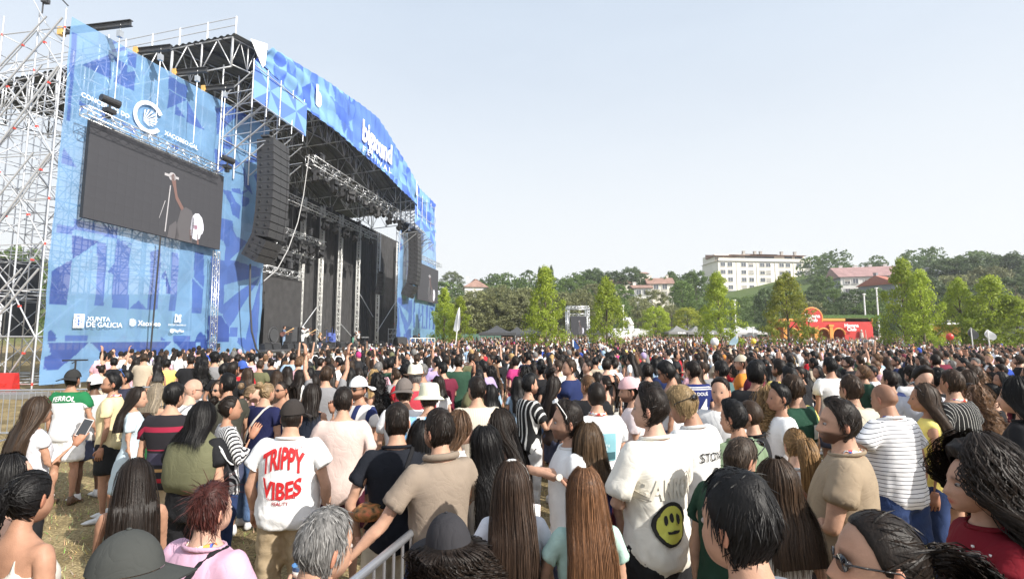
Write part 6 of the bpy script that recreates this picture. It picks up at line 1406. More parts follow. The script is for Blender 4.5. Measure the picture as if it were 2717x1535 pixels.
def skin(V, W, PZ):
    J, R, X = PZ; out = np.zeros_like(V)
    for i, (n, *_r) in enumerate(BONES):
        w = W[:, i]; m = w > 0
        if m.any(): out[m] += w[m, None] * ((V[m] - J[n]) @ R[n].T + X[n])
    return out
# -------- person assembly
M_SKIN = mat('skin', (1, 1, 1), .52, objcol=True, vcol='mask', var=.09, vscale=30, bump=.10, bscale=200, spec=.28)
M_HAIR = mat('hair', (1, 1, 1), .48, objcol=True, vcol=True, spec=.22, var=.45, vscale=150, bump=.16, bscale=170)
for _nd in list(M_HAIR.node_tree.nodes):          # hair grain runs down the strands
    if _nd.type == 'TEX_NOISE':
        _l = M_HAIR.node_tree.links; _mp2 = _n(M_HAIR.node_tree, 'Mapping'); _mp2.inputs['Scale'].default_value = (1, 1, .04); _src = _nd.inputs['Vector'].links[0].from_socket; _l.new(_src, _mp2.inputs[0]); _l.new(_mp2.outputs[0], _nd.inputs['Vector'])
M_CLOTH = mat('cloth', (1, 1, 1), .88, objcol=True, var=.05, vscale=14, bump=.30, bscale=4.5, bdist=1.5, spec=.15)
M_DENIM = mat('denim', (1, 1, 1), .85, objcol=True, var=.22, vscale=9, bump=.35, bscale=6, bdist=1.5, spec=.2)
for _m in (M_CLOTH, M_DENIM):        # creases: sharp ridges instead of round bumps
    _tm = _m.node_tree; _bm = next(q for q in _tm.nodes if q.type == 'BUMP'); _h = _bm.inputs['Height'].links[0].from_socket
    _s1 = _n(_tm, 'Math', operation='SUBTRACT'); _s1.inputs[1].default_value = .5; _s2 = _n(_tm, 'Math', operation='ABSOLUTE'); _s3 = _n(_tm, 'Math', operation='POWER'); _s3.inputs[1].default_value = .6
    _tm.links.new(_h, _s1.inputs[0]); _tm.links.new(_s1.outputs[0], _s2.inputs[0]); _tm.links.new(_s2.outputs[0], _s3.inputs[0]); _tm.links.new(_s3.outputs[0], _bm.inputs['Height']); _bm.inputs['Distance'].default_value = .022
M_PRINT = mat('shirt_print', (1, 1, 1), .7, objcol=True)
M_GLASS = mat('dark_lens', (.012, .012, .014), .08, spec=.8)
M_LEATHER = mat('leather', (1, 1, 1), .5, objcol=True, var=.12, vscale=20, bump=.1, bscale=80)
_SM = {}
def stripes(name, base, bars, axis='z', noise=.004):
    """cloth with printed bars: list of (from, to, colour) along the rest coordinate, or ('rep', period, share, colour)"""
    if name in _SM: return _SM[name]
    m = bpy.data.materials.new(name); _SM[name] = m; m.use_nodes = True; nt = m.node_tree; L = nt.links; b = nt.nodes['Principled BSDF']
    b.inputs['Roughness'].default_value = .85; b.inputs['Specular IOR Level'].default_value = .2
    at_ = _n(nt, 'Attribute', attribute_name='rest'); sp = _n(nt, 'SeparateXYZ'); L.new(at_.outputs['Vector'], sp.inputs[0]); v = sp.outputs['XYZ'.index(axis.upper())]
    def math_(op, a, bb=None):
        n = _n(nt, 'Math', operation=op)
        for i, q in enumerate((a, bb)):
            if q is None: continue
            if isinstance(q, (int, float)): n.inputs[i].default_value = q
            else: L.new(q, n.inputs[i])
        return n.outputs[0]
    rgb = _n(nt, 'RGB'); rgb.outputs[0].default_value = (*base, 1); cur = rgb.outputs[0]
    for bar in bars:
        if bar[0] == 'rep':
            fr = math_('FRACT', math_('DIVIDE', math_('ADD', v, 10.0), bar[1])); msk = math_('LESS_THAN', fr, bar[2]); c = bar[3]
        else:
            msk = math_('MULTIPLY', math_('GREATER_THAN', v, bar[0]), math_('LESS_THAN', v, bar[1])); c = bar[2]
        x = _n(nt, 'MixRGB'); L.new(msk, x.inputs[0]); L.new(cur, x.inputs[1]); x.inputs[2].default_value = (*c, 1); cur = x.outputs[0]
    L.new(cur, b.inputs['Base Color']); return m

def rest_attr(me, V):
    a = me.attributes.new('rest', 'FLOAT_VECTOR', 'POINT'); a.data.foreach_set('vector', np.asarray(V, np.float32).ravel())
def subdivide_long(V, F, lim):
    T = tri(F); V = np.asarray(V, float)
    for _ in range(4):
        e = np.stack([np.linalg.norm(V[T[:, i]] - V[T[:, (i + 1) % 3]], axis=1) for i in range(3)], 1); big = e.max(1) > lim
        if not big.any(): break
        keep = T[~big]; B = T[big]; n = len(V)
        m01 = (V[B[:, 0]] + V[B[:, 1]]) / 2; m12 = (V[B[:, 1]] + V[B[:, 2]]) / 2; m20 = (V[B[:, 2]] + V[B[:, 0]]) / 2; k = len(B)
        i01, i12, i20 = np.arange(k) + n, np.arange(k) + n + k, np.arange(k) + n + 2 * k
        V = np.concatenate([V, m01, m12, m20])
        T = np.concatenate([keep, np.stack([B[:, 0], i01, i20], 1), np.stack([i01, B[:, 1], i12], 1), np.stack([i20, i12, B[:, 2]], 1), np.stack([i01, i12, i20], 1)])
    return V, T
def wrap_print(V2, F2, VP, TP, PZ, centre, back=True, off=.006, lim=.03):
    """flat artwork (x right, y up, metres) laid on the posed garment VP,TP; centre = (x, z) in the rest pose"""
    J, R, X = PZ; V2, T2 = subdivide_long(V2, F2, lim); Rc = R['chest']; o = X['chest']
    bv = BVHTree.FromPolygons([Vector(v) for v in VP], [tuple(map(int, t)) for t in TP]); out = np.zeros((len(V2), 3)); sg = -1 if back else 1
    for i, v in enumerate(V2):
        loc = o + Rc @ (np.array((v[0] + centre[0], sg * .6, v[1] + centre[1])) - np.array((0, 0, J['chest'][2])))
        h = bv.ray_cast(Vector(loc), Vector(Rc @ np.array((0, -sg, 0.0))))
        out[i] = (np.array(h[0]) + np.array(h[1]) * off * (1 if h[1].dot(Vector(Rc @ np.array((0, sg, 0)))) > 0 else -1)) if h[0] is not None else loc + Rc @ np.array((0, -sg * .46, 0))
    return out, T2

def cap_mesh(kind, lod):
    na, ne = (36, 12) if lod == 'n' else (18, 7)
    lo = {'cap': 14, 'trucker': 14, 'bucket': 8, 'fedora': 12, 'backcap': 14}[kind]; a = np.linspace(-PI, PI, na, endpoint=False)
    A, E = np.meshgrid(a, np.radians(np.linspace(lo, 90, ne))); up = np.sin(E)
    P = skull(A, E, .014 + .010 * up * (1.6 if kind in ('trucker', 'fedora') else 1)); V = P.reshape(-1, 3).copy()
    if kind in ('bucket', 'fedora'):
        z = V[:, 2] - HC[2]; k = np.clip((z - .03) / .09, 0, 1)
        rr = np.hypot(V[:, 0], V[:, 1] - HC[1]); want = np.interp(z, [0, .12, .155], [.105, .088, .05]) if kind == 'bucket' else np.interp(z, [0, .11, .16], [.103, .088, .05])
        sc = np.where(rr > .02, np.maximum(want, rr) / np.maximum(rr, .02), 1); V[:, 0] *= sc; V[:, 1] = HC[1] + (V[:, 1] - HC[1]) * sc
        if kind == 'fedora': V[:, 2] += .025 * np.clip((z - .05) / .06, 0, 1); V[:, 2] -= .02 * np.exp(-(V[:, 0] / .03) ** 2) * np.clip((z - .09) / .04, 0, 1)
    seam = .0025 * np.exp(-((np.mod(A * 6 / (2 * PI) + .25, 1) - .5) / .06) ** 2).reshape(-1) * (np.cos(E).reshape(-1))
    V = V - nrm_rows(V - HC) * seam[:, None]
    idx = np.arange(na * ne).reshape(ne, na); F = np.stack([idx[:-1], np.roll(idx[:-1], -1, 1), np.roll(idx[1:], -1, 1), idx[1:]], -1).reshape(-1, 4)
    T = [np.concatenate([F[:, [0, 1, 2]], F[:, [0, 2, 3]]])]; Vs = [V]; n = len(V)
    def grid(G):
        nonlocal n
        k, m, _ = G.shape; q = np.arange(k * m).reshape(k, m) + n; f = np.stack([q[:-1, :-1], q[1:, :-1], q[1:, 1:], q[:-1, 1:]], -1).reshape(-1, 4)
        Vs.append(G.reshape(-1, 3)); T.append(np.concatenate([f[:, [0, 1, 2]], f[:, [0, 2, 3]]])); n += k * m
    if kind in ('cap', 'trucker', 'backcap'):
        aa = np.linspace(-1.05, 1.05, 17); base = skull(aa, np.full(17, math.radians(13)), np.full(17, .015)); s = np.linspace(0, 1, 6)
        ext = .078 * np.sqrt(np.clip(1 - (aa / 1.12) ** 2, 0, 1)) + .006
        for dz in (0, -.004):
            G = base[None] + s[:, None, None] * np.stack([.10 * np.sin(aa) * ext / .08, ext, -.018 - .045 * (aa / 1.05) ** 2 * ext / .08], -1)[None] + np.array((0, 0, dz)); grid(G)
        v, f = ball(HC + (0, 0, .119 + .026), (.008, .008, .004), 8, 5); Vs.append(v); T.append(tri(f) + n); n += len(v)
    else:
        aa = np.linspace(-PI, PI, 37); base = skull(aa, np.full(37, math.radians(lo)), np.full(37, .02)); s = np.linspace(0, 1, 5); w = .055 if kind == 'fedora' else .05
        out = np.stack([np.sin(aa), np.cos(aa), 0 * aa], -1)
        G = base[None] + s[:, None, None] * out[None] * w; G[..., 2] += (s[:, None] ** 2) * (.018 * np.abs(np.sin(aa)) if kind == 'fedora' else -.035)
        grid(G)
    V = np.concatenate(Vs)
    if kind == 'backcap': V = (V - HC) * (-1, -1, 1) + HC
    return V, np.concatenate(T)
def glasses_mesh(where='eyes'):
    mb = MB()
    for s in (1, -1):
        pts = [(s * (.033 + .026 * math.cos(t)), .094 - .010 * abs(math.cos(t) * .5 + .5), .002 + .020 * math.sin(t)) for t in np.arange(12) * 2 * PI / 12]
        mb.prism(pts, (0, .004, 0))
        mb.path([(s * .060, .088, .006), (s * .079, .05, .008), (s * .081, -.015, .006), (s * .079, -.03, -.008)], .0028, 5)
    mb.tube((-.012, .098, .006), (.012, .098, .006), .0025, 5)
    V = np.concatenate(mb.V); T = tri(mb.F)
    if where == 'head': V = V @ rot((1, 0, 0), 1.0).T + np.array((0, .022, .058)); V[:, :2] *= 1.10
    elif where == 'back': V = V * (-1, -1, 1) + np.array((0, -.004, .018)); V[:, :2] *= 1.12
    return V + HC, T

_PM = {}
def pmesh(key, fn):
    if key is None: return fn()
    if key not in _PM: _PM[key] = fn()
    return _PM[key]
def place(px, py, H, heading):
    """ground point under a head top seen at display pixel px,py (2575 px wide view) for height H"""
    d = ray(px * 1.0551, py * 1.0551); Y = (CAMH - H) / max(-d.z, 1e-4)
    g = ground_z(d.x * Y, Y)
    for _ in range(6):
        Y = (CAMH - H - g) / max(-d.z, 1e-4) if -d.z > 1e-4 else Y; g = ground_z(d.x * Y, Y)
    return Vector((d.x * Y, Y, g))
def person(spec, loc, key=None):
    """builds a person; spec: H, face (degrees, 0 = away from the camera, + = to the left), bt, lod, pose, skin, hair, top, bottom, extras"""
    bt = spec.get('bt', 'm'); lod = spec.get('lod', 'n'); H = spec.get('H', 1.72); sc = H / 1.75; sd = spec.get('seed', 0)
    PZ = pose(bt, **spec.get('pose', {})); J, R, X = PZ
    drop = min(X['ftR'][2], X['ftL'][2]) - .085
    if spec.get('sit'): drop = 0
    def fin(V): V = V.copy(); V[:, 2] -= drop; return V
    root = empty('person', loc, math.radians(spec.get('face', 0)), label=spec.get('label'), cat='person', group=spec.get('group'))
    root.scale = (sc * spec.get('wide', 1.0),) * 2 + (sc,)
    top = spec.get('top', ('tee', {})); bot = spec.get('bottom', ('shorts', {})); k = lambda s: None if key is None else (key, s)
    def body():
        V, T, W, C = base_body(bt, lod, spec.get('curl', .35)); N = normals(V, T)
        cov = np.zeros(len(V)); tw = W[:, BI['pelvis']] + W[:, BI['spine']] + W[:, BI['chest']]
        if top[0] in ('tee', 'shirt', 'dress', 'top'): cov = tw * (V[:, 2] < 1.44) * (V[:, 2] > .85)
        else: cov = tw * (V[:, 2] < 1.26) * (V[:, 2] > .85) * .5
        cov = np.maximum(cov, (W[:, BI['thR']] + W[:, BI['thL']]) * (V[:, 2] > .62)); cov = np.where(V[:, 2] > 1.5, 0, cov)
        V = skin(V - N * (cov * .012)[:, None], W, PZ)
        hv, ht, hc = head_mesh(lod, bt, spec.get('beard', 0.0), spec.get('brow', 1.0), spec.get('fadeskin', 0.0)); hv = skin(hv, rigid(len(hv), 'head'), PZ)
        return mesh('body', fin(np.concatenate([V, hv])), np.concatenate([T, ht + len(V)]), True, np.concatenate([C, hc]), [M_SKIN])
    link('body', pmesh(k('body'), body), root, color=spec.get('skin', (.52, .32, .22)))
    if spec.get('hair'):
        h = spec['hair']
        def hair():
            V, T, C, W = hair_mesh(h[0], lod, sd, hat='cap' in spec.get('extras', {}), **h[2]); return mesh('hair', fin(skin(V, W, PZ)), T, True, C, [M_HAIR])
        link('hair', pmesh(k('hair'), hair), root, color=h[1])
    posed = {}
    def cloth(nm, g, m, c):
        kind, kw = g[0], {a: b for a, b in g[1].items() if a not in ('color', 'mat')}
        def f():
            V, T, W = garment(kind, bt, lod, seed=sd, **kw); P = fin(skin(V, W, PZ)); me = mesh(nm, P, T, True, mats=[m]); rest_attr(me, V); return me
        o = link(nm, pmesh(k(nm), f), root, mat=m, color=c); return o
    names = {'tee': 't_shirt', 'shirt': 'shirt', 'dress': 'dress', 'top': 'top', 'straps': 'strap_top', 'shorts': 'shorts', 'trousers': 'trousers', 'skirt': 'skirt', 'jeans': 'jeans'}
    to = cloth(names[top[0]], top, top[1].get('mat', M_CLOTH), top[1].get('color', (.6, .6, .6)))
    if bot: cloth(names[bot[0]], bot, bot[1].get('mat', M_DENIM if bot[0] in ('jeans', 'shorts') else M_CLOTH), bot[1].get('color', (.06, .07, .12)))
    if spec.get('shoes', True):
        for sd_ in 'RL': cloth('shoe' + ('' if sd_ == 'R' else '_'), ('shoes', {'foot': sd_}), M_LEATHER, spec.get('shoecol', (.6, .6, .6))).name = 'shoe'
    ex = spec.get('extras', {})
    if 'cap' in ex:
        kd, c = ex['cap'][:2]
        link({'bucket': 'bucket_hat', 'fedora': 'straw_hat'}.get(kd, 'cap'), pmesh(k('cap'), lambda: (lambda VT: mesh('cap', fin(skin(VT[0], rigid(len(VT[0]), 'head'), PZ)), VT[1], True, mats=[M_CLOTH]))(cap_mesh(kd, lod))), root, color=c)
    if 'glasses' in ex:
        V, T = glasses_mesh(ex['glasses'][0]); o = link('sunglasses', mesh('sunglasses', fin(skin(V, rigid(len(V), 'head'), PZ)), T, False, mats=[M_GLASS if len(ex['glasses']) < 2 else ex['glasses'][1]]), root)
    def world(p):
        p = np.asarray(p, float) - np.array((0, 0, drop)); return root_matrix(root) @ Vector(p)
    def chest_path(pts, r, m, nm, c=None, flat=None):
        """strip fixed to the chest, points in the rest pose"""
        V, F = limb(pts, [r] * len(pts), 8, flat=flat or .3); W = rigid(len(V), 'chest'); return link(nm, mesh(nm, fin(skin(V, W, PZ)), tri(F), True, mats=[m]), root, color=c)
    if 'lanyard' in ex:
        g = 1.0; nk = [(.068 * math.sin(t), -.018 - .074 * math.cos(t), 1.500 - .012 * math.cos(t) - (0 if abs(t) < 1.7 else .03)) for t in np.linspace(-2.2, 2.2, 17)]
        chest_path(nk, .011, M_LANY, 'lanyard', flat=.25)
    if lod == 'n' and top[0] in ('tee', 'shirt') and top[1].get('sleeve', 1) > .3:
        nw, nd, nc = tor(bt, 1.478); k_ = 1.0 if top[0] == 'tee' else 1.04
        cpts = [((nw + .012) * k_ * math.sin(t), nc + (nd + .012) * k_ * math.cos(t), 1.481 + .012 * (-math.cos(t)) + (.012 if top[0] == 'shirt' else 0)) for t in np.linspace(0, 2 * PI, 25)]
        chest_path(cpts, .011 if top[0] == 'tee' else .02, M_CLOTH, 'collar', tuple(.88 * q for q in top[1].get('color', (.6, .6, .6))), .8)
    if 'strap' in ex:      # bag strap across the back: colour, side
        c, s = ex['strap'][:2]; dpt = tor(bt, 1.2)[1] + .03
        pts = [(s * .10, .03, 1.475), (s * .105, -.04, 1.478), (s * .085, -.10, 1.44), (s * .04, -.15 * dpt / .14, 1.33), (-s * .05, -.155 * dpt / .14, 1.2), (-s * .14, -.12 * dpt / .14, 1.06), (-s * .19, -.03, .98)]
        chest_path(pts, .014, M_CLOTH, 'bag_strap', c, .35)
    if 'backpack' in ex:
        for s in (1, -1):
            chest_path([(s * .10, .08, 1.36), (s * .105, .045, 1.455), (s * .10, -.03, 1.495), (s * .09, -.10, 1.47), (s * .08, -.155, 1.40), (s * .08, -.17, 1.2)], .022, M_CLOTH, 'backpack_strap', ex['backpack'], .35)
    if 'print' in ex:
        to.data.calc_loop_triangles()
        VP = np.zeros(len(to.data.vertices) * 3, np.float32); to.data.vertices.foreach_get('co', VP); VP = VP.reshape(-1, 3).astype(float); VP[:, 2] += drop
        TP = np.array([tuple(p.vertices) for p in to.data.polygons])
        for art, c, ctr in ex['print']:
            V2, F2 = art; P, T2 = wrap_print(V2, F2, VP, TP, PZ, ctr[:2], back=ctr[3] if len(ctr) > 3 else True, off=(ctr[2] if len(ctr) > 2 else .005) + .003)
            po = link('print', mesh('print', fin(P), T2, True, mats=[M_PRINT]), to, color=c)
    return root, {n: world(X[n]) for n in ('haR', 'haL', 'htR', 'htL', 'head', 'chest', 'top')}, PZ
def root_matrix(o):
    return Matrix.Translation(o.location) @ Matrix.Rotation(o.rotation_euler.z, 4, 'Z') @ Matrix.Diagonal((*o.scale, 1))
M_LANY = mat('printed_ribbon', (.75, .20, .14), .7)
def _lany():
    nt = M_LANY.node_tree; L = nt.links; b = nt.nodes['Principled BSDF']; tc = _n(nt, 'TexCoord'); v = _n(nt, 'TexVoronoi'); v.inputs['Scale'].default_value = 45; L.new(tc.outputs['Object'], v.inputs['Vector'])
    r = _n(nt, 'ValToRGB'); e = r.color_ramp.elements; r.color_ramp.interpolation = 'CONSTANT'; e[0].color = (.55, .05, .04, 1); e[1].position = .3; e[1].color = (.75, .74, .72, 1)
    for p, c in ((.5, (.06, .12, .45, 1)), (.65, (.75, .30, .05, 1)), (.82, (.7, .7, .7, 1))): x = e.new(p); x.color = c
    s = _n(nt, 'SeparateColor'); L.new(v.outputs['Color'], s.inputs[0]); L.new(s.outputs[0], r.inputs[0]); L.new(r.outputs[0], b.inputs['Base Color'])
_lany()
# ================================================================== THE CROWD
BLK, DKB, BRN, LBR, BLO, GRY, RDB = (.0065, .0058, .0060), (.015, .010, .0075), (.042, .025, .015), (.13, .07, .036), (.38, .25, .11), (.17, .165, .16), (.055, .016, .013)
SK_L, SK_T, SK_D, SK_P = (.47, .275, .19), (.385, .21, .138), (.13, .07, .045), (.53, .33, .245)
WHT, OFFW, BLKC, NAVY, GRYC = (.78, .78, .78), (.70, .67, .60), (.016, .016, .018), (.018, .028, .09), (.22, .22, .23)
DEN, DDEN, KHA, BLKD = (.10, .17, .32), (.025, .045, .12), (.40, .31, .20), (.018, .018, .02)
P_PHONE = dict(uaR=(.10, .22, -1), faR=(-.25, .95, .22), uaL=(-.10, .22, -1), faL=(.28, .95, .18), nod=.45)
P_POCKET = dict(uaL=(-.42, -.10, -1), faL=(.22, .22, -1), uaR=(.2, -.05, -1), faR=(.05, .2, -1))
P_HIP = dict(uaR=(.80, -.35, -.62), faR=(-.62, .10, -.62))
P_UP = dict(uaR=(.25, .2, 1), faR=(.05, .15, 1)); P_UPL = dict(uaL=(-.3, .25, 1), faL=(.1, .1, 1)); P_BOTH = dict(uaR=(.35, .2, 1), faR=(.05, .15, 1), uaL=(-.35, .2, 1), faL=(-.05, .15, 1))
P_CROSS = dict(uaR=(.25, .25, -1), faR=(-.95, .45, .12), uaL=(-.25, .25, -1), faL=(.95, .42, .0)); P_TALK = dict(uaR=(.2, .35, -.9), faR=(-.1, .75, .65), uaL=(-.15, .1, -1), faL=(.1, .4, -.9))
P_CUP = dict(uaR=(.15, .15, -1), faR=(.0, .95, .10)); P_RELAX = dict(uaR=(.2, -.06, -1), faR=(.08, .18, -1), uaL=(-.2, -.02, -1), faL=(-.05, .24, -1))
H_ = lambda st, c, **k: (st, c, k)
T_ = lambda c, **k: ('tee', dict(color=c, **k)); ST_ = lambda c, **k: ('straps', dict(color=c, **k)); B_ = lambda kd, c, **k: (kd, dict(color=c, **k))
def fit(txt, w, h, bold=0.0, arc=0.0):
    V, F = text_mesh(txt, 1.0, bold); V = V.copy(); V[:, 0] *= w / np.ptp(V[:, 0]); V[:, 0] -= (V[:, 0].max() + V[:, 0].min()) / 2; V[:, 1] -= (V[:, 1].max() + V[:, 1].min()) / 2; V[:, 1] *= h / np.ptp(V[:, 1]); V[:, 1] += arc * (1 - (V[:, 0] / (w / 2)) ** 2); return V, F
def disc(rx, ry, k=28, cx=0, cy=0): return np.array([(cx + rx * math.cos(a), cy + ry * math.sin(a), 0) for a in np.arange(k) * 2 * PI / k] + [(cx, cy, 0)]), [(i, (i + 1) % k, k) for i in range(k)]
def rect(w, h, cx=0, cy=0, n=5): 
    xs, ys = np.linspace(-w / 2, w / 2, n), np.linspace(-h / 2, h / 2, n); V = [(cx + x, cy + y, 0) for y in ys for x in xs]; return np.array(V), [(j * n + i, j * n + i + 1, (j + 1) * n + i + 1, (j + 1) * n + i) for j in range(n - 1) for i in range(n - 1)]
def ring2(rx, ry, w, k=40): return np.array([(s * rx * math.cos(a), s * ry * math.sin(a), 0) for s in (1, w) for a in np.arange(k) * 2 * PI / k]), [(i, (i + 1) % k, k + (i + 1) % k, k + i) for i in range(k)]
RED, INK = (.50, .012, .015), (.02, .02, .02)
STR_H = stripes('breton_stripes', (.74, .74, .76), [('rep', .030, .16, (.02, .02, .03))], 'z'); STR_V = stripes('black_white_stripes', (.015, .015, .016), [('rep', .062, .30, (.62, .62, .6))], 'x'); STR_P = stripes('pinstripes', (.013, .013, .014), [('rep', .034, .10, (.55, .55, .53))], 'x')
STR_B = stripes('bw_wide_stripes', (.72, .72, .72), [('rep', .026, .5, (.03, .03, .035))], 'x'); STR_C = stripes('cream_ribs', (.58, .52, .43), [('rep', .02, .2, (.46, .40, .32))], 'x'); STR_A = stripes('sky_stripes', (.78, .78, .78), [('rep', .12, .42, (.22, .45, .72))], 'x')
STR_M = stripes('dark_red_stripes', (.02, .018, .022), [(1.33, 1.375, (.30, .02, .05)), (1.17, 1.18, (.30, .02, .05)), (1.05, 1.15, (.06, .055, .09)), (.99, 1.015, (.42, .24, .10)), (.90, .935, (.33, .02, .03))], 'z'); STR_W = stripes('navy_cream_stripes', (.62, .60, .58), [('rep', .16, .4, (.02, .03, .10))], 'x')
FERR = stripes('green_yoke', (.74, .74, .75), [(1.335, 1.6, (.015, .15, .055))], 'z'); PSG = stripes('navy_jersey', (.015, .025, .12), [(1.405, 1.416, (.7, .7, .7)), (1.43, 1.441, (.7, .7, .7))], 'z')
